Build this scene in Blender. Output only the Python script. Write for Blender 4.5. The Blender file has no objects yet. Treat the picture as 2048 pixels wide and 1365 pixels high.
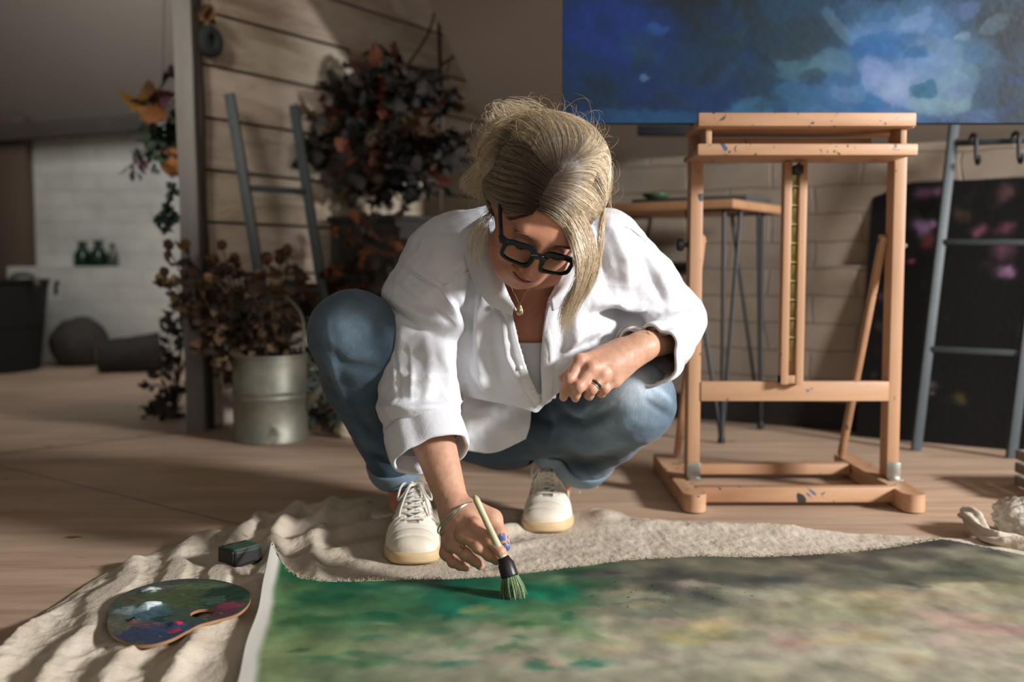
import bpy, bmesh, math, random
import numpy as np
from mathutils import Vector, Matrix, noise as mnoise

random.seed(7)
RNG = np.random.default_rng(7)
scn = bpy.context.scene
COL = scn.collection

# ---------------------------------------------------------------- camera
FPX = 2000.0
CAMZ = 0.57
PITCH = math.atan((682.5 - 540.0) / FPX)
CP, SP = math.cos(PITCH), math.sin(PITCH)

def W(px, py, Y):
    """world point seen at pixel (px,py) of the 2048x1365 photo, at world depth Y"""
    a = (px - 1024.0) / FPX
    b = (682.5 - py) / FPX
    d = (a, CP + b * SP, -SP + b * CP)
    t = Y / d[1]
    return Vector((d[0] * t, Y, CAMZ + d[2] * t))

def G(px, py, z=0.0):
    a = (px - 1024.0) / FPX
    b = (682.5 - py) / FPX
    d = (a, CP + b * SP, -SP + b * CP)
    t = (z - CAMZ) / d[2]
    return Vector((d[0] * t, d[1] * t, z))

cam_data = bpy.data.cameras.new('camera')
cam = bpy.data.objects.new('camera', cam_data)
COL.objects.link(cam)
cam.location = (0, 0, CAMZ)
cam.rotation_euler = (math.pi / 2 - PITCH, 0, 0)
cam_data.sensor_width = 36.0
cam_data.lens = FPX / 2048.0 * 36.0
cam_data.clip_start = 0.05
cam_data.dof.use_dof = True
cam_data.dof.focus_distance = 1.74
cam_data.dof.aperture_fstop = 2.2
scn.camera = cam
scn.view_settings.view_transform = 'Standard'
scn.view_settings.look = 'None'
scn.view_settings.gamma = 1.0
scn.view_settings.exposure = 0.0
scn.view_settings.use_curve_mapping = False

# ---------------------------------------------------------------- colour / noise helpers
def lin(c):
    out = []
    for v in c[:3]:
        v = v / 255.0
        out.append(v / 12.92 if v <= 0.04045 else ((v + 0.055) / 1.055) ** 2.4)
    return (out[0], out[1], out[2], 1.0)

def linA(a):
    a = np.asarray(a, float) / 255.0
    return np.where(a <= 0.04045, a / 12.92, ((a + 0.055) / 1.055) ** 2.4)

_perm = np.random.default_rng(3).permutation(256).astype(np.int64)
_perm = np.concatenate([_perm, _perm, _perm])
_grad = np.random.default_rng(5).normal(size=(256, 3))
_grad /= np.linalg.norm(_grad, axis=1)[:, None]

def nz(p):
    """gradient noise, p (N,3) -> (N,) about -1..1"""
    p = np.asarray(p, float)
    i = np.floor(p).astype(np.int64)
    f = p - i
    u = f * f * f * (f * (f * 6 - 15) + 10)
    i &= 255
    res = 0
    for dx in (0, 1):
        for dy in (0, 1):
            for dz in (0, 1):
                h = _perm[_perm[_perm[(i[:, 0] + dx) & 255] + ((i[:, 1] + dy) & 255)] + ((i[:, 2] + dz) & 255)]
                g = _grad[h]
                d = g[:, 0] * (f[:, 0] - dx) + g[:, 1] * (f[:, 1] - dy) + g[:, 2] * (f[:, 2] - dz)
                w = (u[:, 0] if dx else 1 - u[:, 0]) * (u[:, 1] if dy else 1 - u[:, 1]) * (u[:, 2] if dz else 1 - u[:, 2])
                res = res + w * d
    return res * 1.6

def fbm(p, oct=4, lac=2.0, gain=0.5):
    p = np.asarray(p, float)
    s = 0; a = 1.0; t = 0
    for k in range(oct):
        s = s + a * nz(p + 17.3 * k)
        t += a; a *= gain; p = p * lac
    return s / t

# ---------------------------------------------------------------- materials
def new_mat(name):
    m = bpy.data.materials.new(name)
    m.use_nodes = True
    nt = m.node_tree
    b = nt.nodes['Principled BSDF']
    return m, nt, b

def nodes_tex(nt, scale, stretch=(1, 1, 1), detail=4, rough=0.6, kind='NOISE', rot=(0, 0, 0), dist=0.0):
    tc = nt.nodes.new('ShaderNodeTexCoord')
    mp = nt.nodes.new('ShaderNodeMapping')
    mp.inputs['Scale'].default_value = stretch
    mp.inputs['Rotation'].default_value = rot
    nt.links.new(tc.outputs['Object'], mp.inputs['Vector'])
    n = nt.nodes.new('ShaderNodeTexNoise')
    n.inputs['Scale'].default_value = scale
    n.inputs['Detail'].default_value = detail
    n.inputs['Roughness'].default_value = rough
    n.inputs['Distortion'].default_value = dist
    nt.links.new(mp.outputs['Vector'], n.inputs['Vector'])
    return n

def ramp(nt, src, stops):
    r = nt.nodes.new('ShaderNodeValToRGB')
    el = r.color_ramp.elements
    while len(el) > 1:
        el.remove(el[-1])
    el[0].position = stops[0][0]; el[0].color = stops[0][1]
    for pos, c in stops[1:]:
        e = el.new(pos); e.color = c
    nt.links.new(src, r.inputs['Fac'])
    return r

def mix(nt, fac, a, b, mode='MIX'):
    m = nt.nodes.new('ShaderNodeMix')
    m.data_type = 'RGBA'; m.blend_type = mode
    for sock, v in ((m.inputs[0], fac), (m.inputs[6], a), (m.inputs[7], b)):
        if hasattr(v, 'is_output') or hasattr(v, 'links'):
            nt.links.new(v, sock)
        else:
            sock.default_value = v
    return m.outputs[2]

def bump(nt, bsdf, src, strength, dist=0.002, chain=None):
    b = nt.nodes.new('ShaderNodeBump')
    b.inputs['Strength'].default_value = strength
    b.inputs['Distance'].default_value = dist
    nt.links.new(src, b.inputs['Height'])
    if chain is not None:
        nt.links.new(chain, b.inputs['Normal'])
    nt.links.new(b.outputs['Normal'], bsdf.inputs['Normal'])
    return b.outputs['Normal']

def mat(name, col, rough=0.6, var=0.12, scale=10, stretch=(1, 1, 1), bmp=0.15, bscale=None, bdist=0.002,
        metal=0.0, spots=None, col2=None, vcol=False, sss=0.0, sheen=0.0, spec=None, detail=4, trans=0.0):
    m, nt, b = new_mat(name)
    c = lin(col)
    n = nodes_tex(nt, scale, stretch, detail)
    if vcol:
        at = nt.nodes.new('ShaderNodeAttribute'); at.attribute_name = 'Col'
        r = ramp(nt, n.outputs['Fac'], [(0.25, (1 - var,) * 3 + (1,)), (0.75, (1 + var,) * 3 + (1,))])
        cs = mix(nt, 1.0, at.outputs['Color'], r.outputs['Color'], 'MULTIPLY')
    else:
        ca = tuple(v * (1 - var) for v in c[:3]) + (1,)
        cb = tuple(min(1, v * (1 + var)) for v in c[:3]) + (1,) if col2 is None else lin(col2)
        r = ramp(nt, n.outputs['Fac'], [(0.3, ca), (0.7, cb)])
        cs = r.outputs['Color']
    if spots:
        for (sc, thr, scol) in spots:
            n2 = nodes_tex(nt, sc, (1, 1, 1), 3, 0.5)
            r2 = ramp(nt, n2.outputs['Fac'], [(thr, (0, 0, 0, 1)), (thr + 0.03, (1, 1, 1, 1))])
            cs = mix(nt, r2.outputs['Color'], cs, lin(scol))
    nt.links.new(cs, b.inputs['Base Color'])
    b.inputs['Roughness'].default_value = rough
    b.inputs['Metallic'].default_value = metal
    if spec is not None:
        b.inputs['Specular IOR Level'].default_value = spec
    if bmp:
        nb = nodes_tex(nt, bscale or scale * 4, stretch, 5)
        bump(nt, b, nb.outputs['Fac'], bmp, bdist)
    if sss:
        b.inputs['Subsurface Weight'].default_value = sss
        b.inputs['Subsurface Radius'].default_value = (0.01, 0.004, 0.002)
        b.inputs['Subsurface Scale'].default_value = 1.0
    if sheen:
        b.inputs['Sheen Weight'].default_value = sheen
    if trans:
        b.inputs['Transmission Weight'].default_value = trans
    return m

# ---------------------------------------------------------------- objects
def wloc(o):
    v = Vector((0, 0, 0))
    while o is not None:
        v += o.location; o = o.parent
    return v

def thing(name, label, cat, loc=(0, 0, 0), group=None, kind=None):
    o = bpy.data.objects.new(name, None)
    o.empty_display_size = 0.05
    COL.objects.link(o)
    o.location = loc
    return tag(o, label, cat, group, kind)

def tag(o, label=None, cat=None, group=None, kind=None):
    if label: o['label'] = label
    if cat: o['category'] = cat
    if group: o['group'] = group
    if kind: o['kind'] = kind
    return o

def obj(name, V, F, material=None, parent=None, smooth=True, cols=None, base=None, autosmooth=None):
    """V: world-space vertices. The object's origin is its parent's origin (or base)."""
    V = np.asarray(V, dtype=np.float64).reshape(-1, 3)
    off = wloc(parent) if parent is not None else Vector(base or (0, 0, 0))
    V = V - np.array(off)
    me = bpy.data.meshes.new(name)
    if isinstance(F, np.ndarray):
        F = F.tolist()
    me.from_pydata(V.tolist(), [], F)
    me.update()
    if smooth:
        me.polygons.foreach_set('use_smooth', [True] * len(me.polygons))
    if cols is not None:
        ca = me.color_attributes.new('Col', 'FLOAT_COLOR', 'POINT')
        cc = np.ones((len(V), 4), np.float32)
        cc[:, :3] = cols
        ca.data.foreach_set('color', cc.ravel())
    o = bpy.data.objects.new(name, me)
    COL.objects.link(o)
    if parent is not None:
        o.parent = parent
    else:
        o.location = off
    if material is not None:
        me.materials.append(material)
    if autosmooth:
        me.set_sharp_from_angle(angle=math.radians(autosmooth))
    return o

class MB:
    """collects shapes into one mesh"""
    def __init__(s):
        s.V = []; s.F = []; s.C = []; s.n = 0
    def add(s, V, F, col=None):
        V = [tuple(v) for v in V]
        s.V += V
        s.F += [tuple(i + s.n for i in f) for f in F]
        s.n += len(V)
        s.C += [col if col is not None else (1, 1, 1)] * len(V)
        return s
    def box(s, c, size, M=None, bev=0.0, col=None):
        bm = bmesh.new()
        bmesh.ops.create_cube(bm, size=1.0)
        for v in bm.verts:
            v.co = Vector((v.co.x * size[0], v.co.y * size[1], v.co.z * size[2]))
        if bev > 0:
            bmesh.ops.bevel(bm, geom=bm.edges[:], offset=bev, segments=2, affect='EDGES', profile=0.5)
        T = Matrix.Translation(Vector(c)) @ (M.to_4x4() if M is not None else Matrix.Identity(4))
        bm.verts.index_update()
        s.add([T @ v.co for v in bm.verts], [[v.index for v in f.verts] for f in bm.faces], col)
        bm.free()
        return s
    def beam(s, a, b, w, t, up=(0, 0, 1), bev=0.002, col=None):
        """rectangular bar from a to b; w along side axis, t along 'up' axis"""
        a = Vector(a); b = Vector(b)
        z = (b - a).normalized()
        x = z.cross(Vector(up)).normalized()
        y = x.cross(z)
        y = z.cross(x) * -1 if y.length < 1e-6 else y
        M = Matrix((x, y, z)).transposed()
        return s.box((a + b) / 2, (w, t, (b - a).length), M, bev, col)
    def tube(s, pts, r, n=10, cap=True, col=None, closed=False):
        V, F = tube(pts, r, n, cap, closed)
        return s.add(V, F, col)
    def build(s, name, material, parent=None, smooth=True, usecol=False, base=None, autosmooth=35):
        return obj(name, s.V, s.F, material, parent, smooth, cols=np.array(s.C) if usecol else None, base=base, autosmooth=autosmooth)

def frames(P):
    P = np.asarray(P, float)
    T = np.gradient(P, axis=0)
    T /= np.linalg.norm(T, axis=1)[:, None] + 1e-12
    N = np.zeros_like(P); B = np.zeros_like(P)
    a = np.array([0, 0, 1.0]) if abs(T[0][2]) < 0.9 else np.array([1.0, 0, 0])
    n = np.cross(T[0], a); n /= np.linalg.norm(n)
    for i in range(len(P)):
        n = n - T[i] * np.dot(n, T[i]); n /= np.linalg.norm(n) + 1e-12
        N[i] = n; B[i] = np.cross(T[i], n)
    return T, N, B

def tube(pts, r, n=10, cap=True, closed=False):
    P = np.asarray([tuple(p) for p in pts], float)
    m = len(P)
    R = np.broadcast_to(np.asarray(r, float), (m,))
    if closed:
        Q = np.vstack([P[-1], P, P[0]])
        T, N, B = frames(Q)
        T, N, B = T[1:-1], N[1:-1], B[1:-1]
        # planar-safe frame: use fixed normal of best plane
        c = P.mean(0); u, sv, vt = np.linalg.svd(P - c)
        nn = vt[2]
        N = np.tile(nn, (m, 1)); B = np.cross(T, N)
    else:
        T, N, B = frames(P)
    a = np.arange(n) * 2 * math.pi / n
    V = (P[:, None, :] + R[:, None, None] * (np.cos(a)[None, :, None] * N[:, None, :] + np.sin(a)[None, :, None] * B[:, None, :])).reshape(-1, 3)
    F = []
    for i in range(m if closed else m - 1):
        j = (i + 1) % m
        for k in range(n):
            k2 = (k + 1) % n
            F.append((i * n + k, i * n + k2, j * n + k2, j * n + k))
    V = V.tolist()
    if cap and not closed:
        F.append(tuple(range(n - 1, -1, -1)))
        F.append(tuple((m - 1) * n + k for k in range(n)))
    return V, F

def spline(pts, n=24, closed=False):
    """Catmull-Rom through pts"""
    P = np.asarray([tuple(p) for p in pts], float)
    if closed:
        Q = np.vstack([P[-1], P, P[0], P[1]])
    else:
        Q = np.vstack([2 * P[0] - P[1], P, 2 * P[-1] - P[-2]])
    segs = len(Q) - 3
    out = []
    ts = np.linspace(0, segs, n, endpoint=not closed)
    for t in ts:
        i = min(int(t), segs - 1); u = t - i
        p0, p1, p2, p3 = Q[i], Q[i + 1], Q[i + 2], Q[i + 3]
        out.append(0.5 * ((2 * p1) + (-p0 + p2) * u + (2 * p0 - 5 * p1 + 4 * p2 - p3) * u * u + (-p0 + 3 * p1 - 3 * p2 + p3) * u ** 3))
    return np.array(out)

def lathe(profile, n=32, c=(0, 0, 0)):
    V = []; F = []
    for (r, z) in profile:
        for k in range(n):
            a = 2 * math.pi * k / n
            V.append((c[0] + r * math.cos(a), c[1] + r * math.sin(a), c[2] + z))
    m = len(profile)
    for i in range(m - 1):
        for k in range(n):
            k2 = (k + 1) % n
            F.append((i * n + k, i * n + k2, (i + 1) * n + k2, (i + 1) * n + k))
    return V, F

def prism(poly, z0, z1):
    n = len(poly)
    V = [(x, y, z0) for x, y in poly] + [(x, y, z1) for x, y in poly]
    F = [tuple(range(n - 1, -1, -1)), tuple(range(n, 2 * n))]
    F += [(i, (i + 1) % n, n + (i + 1) % n, n + i) for i in range(n)]
    return V, F

def grid_faces(nu, nv, closed_u=False):
    F = []
    for i in range(nu if closed_u else nu - 1):
        i2 = (i + 1) % nu
        for j in range(nv - 1):
            F.append((i * nv + j, i2 * nv + j, i2 * nv + j + 1, i * nv + j + 1))
    return F

def solidify(o, t, offset=-1.0, even=False):
    m = o.modifiers.new('thickness', 'SOLIDIFY'); m.thickness = t; m.offset = offset
    m.use_even_offset = even
    return m

def ss(x, a, b):
    t = np.clip((x - a) / (b - a), 0, 1)
    return t * t * (3 - 2 * t)
def lc(c, rnd, v=0.2):
    k = 1 + rnd.uniform(-v, v)
    l = lin(c); return (l[0] * k, l[1] * k, l[2] * k)
def blobs_color(P, base, blobs, warp=0.06, wscale=4.0, oct=5, seed=0.0, sharp=0.0):
    """P (N,2) metres. blobs: (x,y,rx,ry,(r,g,b),strength[,angle])"""
    P3 = np.column_stack([P, np.full(len(P), seed)])
    wx = fbm(P3 * wscale, oct, gain=0.62) * warp; wy = fbm(P3 * wscale + 31.7, oct, gain=0.62) * warp
    x = P[:, 0] + wx; y = P[:, 1] + wy
    C = np.tile(np.asarray(base, float), (len(P), 1)) if np.ndim(base) == 1 else base.copy()
    for bl in blobs:
        bx, by, rx, ry, col, st = bl[:6]
        an = bl[6] if len(bl) > 6 else 0
        ca, sa = math.cos(an), math.sin(an)
        dx = (x - bx) * ca + (y - by) * sa; dy = -(x - bx) * sa + (y - by) * ca
        w = st * np.exp(-((dx / rx) ** 2 + (dy / ry) ** 2) ** 1.25)
        if sharp: w = w * (1 - sharp) + sharp * st * ss(w / st, .28, .55)
        C = C * (1 - w[:, None]) + np.asarray(col, float) * w[:, None]
    return C
def canvas_paint(name, rough=0.5, bscale=300, bs=0.15):
    m, nt, b = new_mat(name)
    at = nt.nodes.new('ShaderNodeAttribute'); at.attribute_name = 'Col'
    nt.links.new(at.outputs['Color'], b.inputs['Base Color'])
    b.inputs['Roughness'].default_value = rough
    b.inputs['Specular IOR Level'].default_value = 0.25
    n = nodes_tex(nt, bscale, (1, 1, 1), 3)
    bump(nt, b, n.outputs['Fac'], bs, 0.001)
    return m
def blob_mesh(c, r, n=32, m=20, nscale=6, amp=0.1, flat=None):
    V = []
    for i in range(m + 1):
        th = math.pi * i / m
        for k in range(n):
            ph = 2 * math.pi * k / n
            d = np.array([math.sin(th) * math.cos(ph), math.sin(th) * math.sin(ph), math.cos(th)])
            V.append(d)
    V = np.array(V)
    a = 1 + amp * fbm(V * nscale * .3 + c[0] * 9, 3)
    V = V * a[:, None] * np.array(r)[None] + np.array(c)[None]
    if flat is not None: V[:, 2] = np.maximum(V[:, 2], flat)
    F = [(i * n + k, i * n + (k + 1) % n, (i + 1) * n + (k + 1) % n, (i + 1) * n + k) for i in range(m) for k in range(n)]
    return V, [tuple(reversed(f)) for f in F]
# ================================================================ ROOM
def floor_mat():
    m, nt, b = new_mat('floor_boards')
    g = nodes_tex(nt, 3.0, (0.6, 6.0, 1), 6, 0.65, dist=0.6)
    base = ramp(nt, g.outputs['Fac'], [(0.25, lin((162, 134, 112))), (0.5, lin((190, 162, 138))), (0.75, lin((208, 182, 160)))])
    g2 = nodes_tex(nt, 1.3, (1, 1, 1), 3, 0.5)
    r2 = ramp(nt, g2.outputs['Fac'], [(0.35, (0.72, 0.72, 0.72, 1)), (0.7, (1.06, 1.04, 1.0, 1))])
    c = mix(nt, 1.0, base.outputs['Color'], r2.outputs['Color'], 'MULTIPLY')
    # knots and paint spots
    g3 = nodes_tex(nt, 9, (1, 2.2, 1), 2, 0.4)
    r3 = ramp(nt, g3.outputs['Fac'], [(0.73, (0, 0, 0, 1)), (0.78, (1, 1, 1, 1))])
    c = mix(nt, r3.outputs['Color'], c, lin((86, 68, 55)))
    # seams between the sheets: |n.p - c| < w
    geo = nt.nodes.new('ShaderNodeNewGeometry')
    wob = nodes_tex(nt, 2.0, (1, 1, 1), 2)
    def seam(p, q, w):
        nonlocal c
        d = Vector((q.y - p.y, p.x - q.x, 0)).normalized()
        dp = nt.nodes.new('ShaderNodeVectorMath'); dp.operation = 'DOT_PRODUCT'
        nt.links.new(geo.outputs['Position'], dp.inputs[0]); dp.inputs[1].default_value = d
        a = nt.nodes.new('ShaderNodeMath'); a.operation = 'SUBTRACT'
        nt.links.new(dp.outputs['Value'], a.inputs[0]); a.inputs[1].default_value = d.dot(p)
        a2 = nt.nodes.new('ShaderNodeMath'); a2.operation = 'MULTIPLY_ADD'
        nt.links.new(wob.outputs['Fac'], a2.inputs[0]); a2.inputs[1].default_value = 0.02
        a3 = nt.nodes.new('ShaderNodeMath'); a3.operation = 'SUBTRACT'
        nt.links.new(a.outputs[0], a2.inputs[2])
        nt.links.new(a2.outputs[0], a3.inputs[0]); a3.inputs[1].default_value = 0.01
        ab = nt.nodes.new('ShaderNodeMath'); ab.operation = 'ABSOLUTE'
        nt.links.new(a3.outputs[0], ab.inputs[0])
        r = ramp(nt, ab.outputs[0], [(w, (1, 1, 1, 1)), (w * 1.8, (0, 0, 0, 1))])
        c = mix(nt, r.outputs['Color'], c, lin((40, 32, 26)))
    seam(G(0, 932), G(490, 1052), 0.0022)
    seam(G(0, 908), G(290, 874), 0.004)
    nt.links.new(c, b.inputs['Base Color'])
    rr = ramp(nt, g.outputs['Fac'], [(0.2, (0.5, 0.5, 0.5, 1)), (0.8, (0.68, 0.68, 0.68, 1))])
    nt.links.new(rr.outputs['Color'], b.inputs['Roughness'])
    bump(nt, b, g.outputs['Fac'], 0.35, 0.002)
    return m

V, F = prism([(-4.2, 0.3), (3.6, 0.3), (3.6, 7.2), (-4.2, 7.2)], -0.05, 0.0)
tag(obj('floor', V, F, floor_mat(), smooth=False), kind='structure')

def brick_mat(name, c1, c2, cm, axis):
    m, nt, b = new_mat(name)
    tc = nt.nodes.new('ShaderNodeTexCoord')
    sep = nt.nodes.new('ShaderNodeSeparateXYZ')
    nt.links.new(tc.outputs['Object'], sep.inputs[0])
    dp = nt.nodes.new('ShaderNodeVectorMath'); dp.operation = 'DOT_PRODUCT'
    nt.links.new(tc.outputs['Object'], dp.inputs[0]); dp.inputs[1].default_value = axis
    cmb = nt.nodes.new('ShaderNodeCombineXYZ')
    nt.links.new(dp.outputs['Value'], cmb.inputs[0]); nt.links.new(sep.outputs['Z'], cmb.inputs[1])
    n0 = nodes_tex(nt, 6, (1, 1, 1), 3)
    wv = nt.nodes.new('ShaderNodeVectorMath'); wv.operation = 'MULTIPLY_ADD'
    nt.links.new(n0.outputs['Color'], wv.inputs[0]); wv.inputs[1].default_value = (0.045, 0.03, 0)
    nt.links.new(cmb.outputs[0], wv.inputs[2])
    bt = nt.nodes.new('ShaderNodeTexBrick')
    nt.links.new(wv.outputs[0], bt.inputs['Vector'])
    bt.inputs['Color1'].default_value = lin(c1); bt.inputs['Color2'].default_value = lin(c2)
    bt.inputs['Mortar'].default_value = lin(cm)
    bt.inputs['Scale'].default_value = 1.0
    bt.inputs['Mortar Size'].default_value = 0.005
    bt.inputs['Mortar Smooth'].default_value = 1.0
    bt.inputs['Brick Width'].default_value = 0.32
    bt.inputs['Row Height'].default_value = 0.098
    n1 = nodes_tex(nt, 5, (1, 1, 1), 5, 0.6)
    r = ramp(nt, n1.outputs['Fac'], [(0.3, (0.8, 0.79, 0.78, 1)), (0.7, (1.08, 1.08, 1.08, 1))])
    c = mix(nt, 1.0, bt.outputs['Color'], r.outputs['Color'], 'MULTIPLY')
    nt.links.new(c, b.inputs['Base Color'])
    b.inputs['Roughness'].default_value = 0.6
    n2 = nodes_tex(nt, 40, (1, 1, 1), 4)
    h = mix(nt, 0.12, bt.outputs['Fac'], n2.outputs['Fac'])
    inv = nt.nodes.new('ShaderNodeInvert'); nt.links.new(h, inv.inputs['Color'])
    bump(nt, b, inv.outputs['Color'], 0.55, 0.006)
    return m

# --- white painted brick end wall, far left
M_brick_far = brick_mat('painted_brick_far', (206, 204, 193), (198, 196, 186), (182, 179, 169), (1, 0, 0))
V, F = prism([(-4.0, 6.3), (0.6, 6.3), (0.6, 6.45), (-4.0, 6.45)], 0.0, 1.52)
mb = MB(); mb.add(V, F)
lx0, lx1 = W(22, 535, 6.2).x, W(250, 535, 6.2).x
mb.box(((lx0 + 0.6) / 2, 6.22, 0.295), (0.6 - lx0, 0.16, 0.59), bev=0.01)
tag(mb.build('wall_back_left', M_brick_far), kind='structure')

# --- brown panelling at the far left edge
mb = MB()
for k in range(7):
    mb.box((W(62, 500, 6.2).x - 0.11 - 0.2 * k, 6.24, 0.76), (0.195, 0.11, 1.5), bev=0.006)
M_brown = mat('brown_panel', (92, 74, 60), 0.7, 0.2, 4, (1, 1, 0.2))
tag(mb.build('wall_panel_left', M_brown), kind='structure')

# --- sloping ceiling over the far room
M_plaster = mat('ceiling_plaster', (128, 118, 108), 0.9, 0.06, 1.2, bmp=0.1, bscale=20)
mb = MB()
mb.add([(-4.2, 6.32, 1.46), (0.7, 6.32, 1.46), (0.7, 4.6, 3.0), (-4.2, 4.6, 3.0),
        (-4.2, 6.42, 1.54), (0.7, 6.42, 1.54), (0.7, 4.6, 3.1), (-4.2, 4.6, 3.1)],
       [(0, 1, 2, 3), (7, 6, 5, 4), (0, 4, 5, 1), (3, 2, 6, 7), (0, 3, 7, 4), (1, 5, 6, 2)])
tag(mb.build('ceiling_far', M_plaster, smooth=False), kind='structure')
M_beam = mat('old_oak_beam', (62, 54, 47), 0.8, 0.3, 6, (0.3, 1, 1), 0.5)
mb = MB()
a = W(-260, 285, 6.12); bb = W(300, 247, 6.12)
mb.beam(a, bb, 0.09, 0.1, bev=0.01)
tag(mb.build('beam_far', M_beam), kind='structure')

# --- timber-clad partition
PA = Vector((W(402, 500, 3.58).x, 3.58, 0)); PB = Vector((W(1008, 500, 5.2).x, 5.2, 0))
pdir = (PB - PA).normalized(); pn = Vector((pdir.y, -pdir.x, 0))      # faces +x / -y
PLEN = (PB - PA).length
def clad_mat():
    m, nt, b = new_mat('limewashed_boards')
    at = nt.nodes.new('ShaderNodeAttribute'); at.attribute_name = 'Col'
    g = nodes_tex(nt, 2.2, (1, 1, 5), 6, 0.65, dist=0.8)
    r = ramp(nt, g.outputs['Fac'], [(0.25, lin((130, 108, 90))), (0.5, lin((178, 162, 146))), (0.8, lin((210, 200, 188)))])
    c = mix(nt, 1.0, r.outputs['Color'], at.outputs['Color'], 'MULTIPLY')
    k = nodes_tex(nt, 4.5, (1, 1, 1.3), 1, 0.4)
    rk = ramp(nt, k.outputs['Fac'], [(0.74, (0, 0, 0, 1)), (0.78, (1, 1, 1, 1))])
    c = mix(nt, rk.outputs['Color'], c, lin((75, 55, 42)))
    nt.links.new(c, b.inputs['Base Color'])
    b.inputs['Roughness'].default_value = 0.75
    bump(nt, b, g.outputs['Fac'], 0.4, 0.003)
    return m
mb = MB()
zz = 0.0; k = 0
bh = 0.185
while zz < 2.6:
    t1 = PLEN
    ztop = zz + bh
    # gable: board ends cut on the slope
    slope_z0 = 1.55
    def tend(z):
        return PLEN if z < slope_z0 else PLEN - (z - slope_z0) * 0.62
    sh = 0.86 + 0.28 * random.random()
    tint = (sh, sh * (0.97 + 0.05 * random.random()), sh * (0.93 + 0.08 * random.random()))
    z0, z1 = zz + 0.006, ztop - 0.004
    pts = []
    for (t, z, d) in ((0, z0, 0.012), (tend(z0), z0, 0.012), (tend(z1), z1, 0.004), (0, z1, 0.004),
                      (0, z0, -0.02), (tend(z0), z0, -0.02), (tend(z1), z1, -0.02), (0, z1, -0.02)):
        pts.append(PA + pdir * t + pn * d + Vector((0, 0, z)))
    mb.add(pts, [(0, 1, 2, 3), (7, 6, 5, 4), (0, 4, 5, 1), (3, 2, 6, 7), (0, 3, 7, 4), (1, 5, 6, 2)], tint)
    zz += bh; k += 1
# dark backing behind the boards
z1 = 2.6
bk = [PA + pn * -0.02, PB + pn * -0.02, PB + pn * -0.06, PA + pn * -0.06]
def q(p, z): return (p.x, p.y, z)
te = PLEN - (z1 - 1.55) * 0.62
T1, T2 = PA + pdir * te + pn * -0.02, PA + pdir * te + pn * -0.06
mb.add([q(bk[0], 0), q(bk[1], 0), q(bk[1], 1.55), q(T1, z1), q(bk[0], z1), q(bk[3], 0), q(bk[2], 0), q(bk[2], 1.55), q(T2, z1), q(bk[3], z1)],
       [(0, 1, 2, 3, 4), (9, 8, 7, 6, 5), (0, 5, 6, 1), (1, 6, 7, 2), (2, 7, 8, 3), (3, 8, 9, 4), (4, 9, 5, 0)], (0.12, 0.1, 0.09))
tag(mb.build('wall_partition', clad_mat(), smooth=False, usecol=True), kind='structure')

# post and dark corner stud at the partition's end
M_post = mat('weathered_post', (112, 110, 106), 0.8, 0.25, 8, (1, 1, 0.15), 0.4, col2=(138, 134, 128))
M_stud = mat('dark_stud', (46, 36, 28), 0.8, 0.4, 14, (1, 1, 0.3), 0.6)
pa = W(352, 400, 3.5); pb_ = W(388, 400, 3.5)
mb = MB()
pts = []
xw = (pb_.x - pa.x) / 2
for i in range(28):
    z = 2.6 * i / 27
    w = 0.003 * mnoise.noise(Vector((z * 3, 1, 0))) - 0.012 * (z - 1) * 0.9
    pts.append((w, z))
Vv = []; Ff = []
for (w, z) in pts:
    cx = (pa.x + pb_.x) / 2 + w + 0.008
    for (dx, dy) in ((-xw, -0.03), (xw, -0.03), (xw, 0.07), (-xw, 0.07)):
        Vv.append((cx + dx, 3.53 + dy, z))
for i in range(27):
    for k in range(4):
        Ff.append((i * 4 + k, i * 4 + (k + 1) % 4, i * 4 + 4 + (k + 1) % 4, i * 4 + 4 + k))
Ff += [(3, 2, 1, 0), tuple(27 * 4 + k for k in range(4))]
tag(obj('pillar', Vv, Ff, M_post, smooth=False), kind='structure')
mb = MB()
sp = []
for i in range(40):
    z = 2.6 * i / 39
    sp.append((W(398, 400, 3.56).x + 0.006 * mnoise.noise(Vector((z * 4, 7, 0))) - 0.011 * (z - 1) * 0.9 + 0.004, 3.56, z))
mb.tube(sp, [0.023 + 0.005 * mnoise.noise(Vector((z[2] * 7, 3, 0))) for z in sp], 10)
tag(mb.build('trim_1', M_stud), kind='structure')

# --- low brick knee wall behind easel and table, with sloping plaster above
M_brick_knee = brick_mat('painted_brick_knee', (156, 142, 126), (150, 136, 120), (124, 112, 98), Vector((0.87, -0.49, 0)))
kd = Vector((0.57, -0.32, 0)).normalized(); kn = Vector((kd.y, -kd.x, 0))
K0 = Vector((0.629, 3.86, 0))
def K(t, d=0.0, z=0.0):
    return K0 + kd * t + kn * d + Vector((0, 0, z))
mb = MB()
a0, a1 = -0.78, 2.2
cs = [K(a0), K(a1), K(a1, -0.12), K(a0, -0.12)]
V, F = prism([(p.x, p.y) for p in cs], 0.0, 1.0)
mb.add(V, F)
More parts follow.
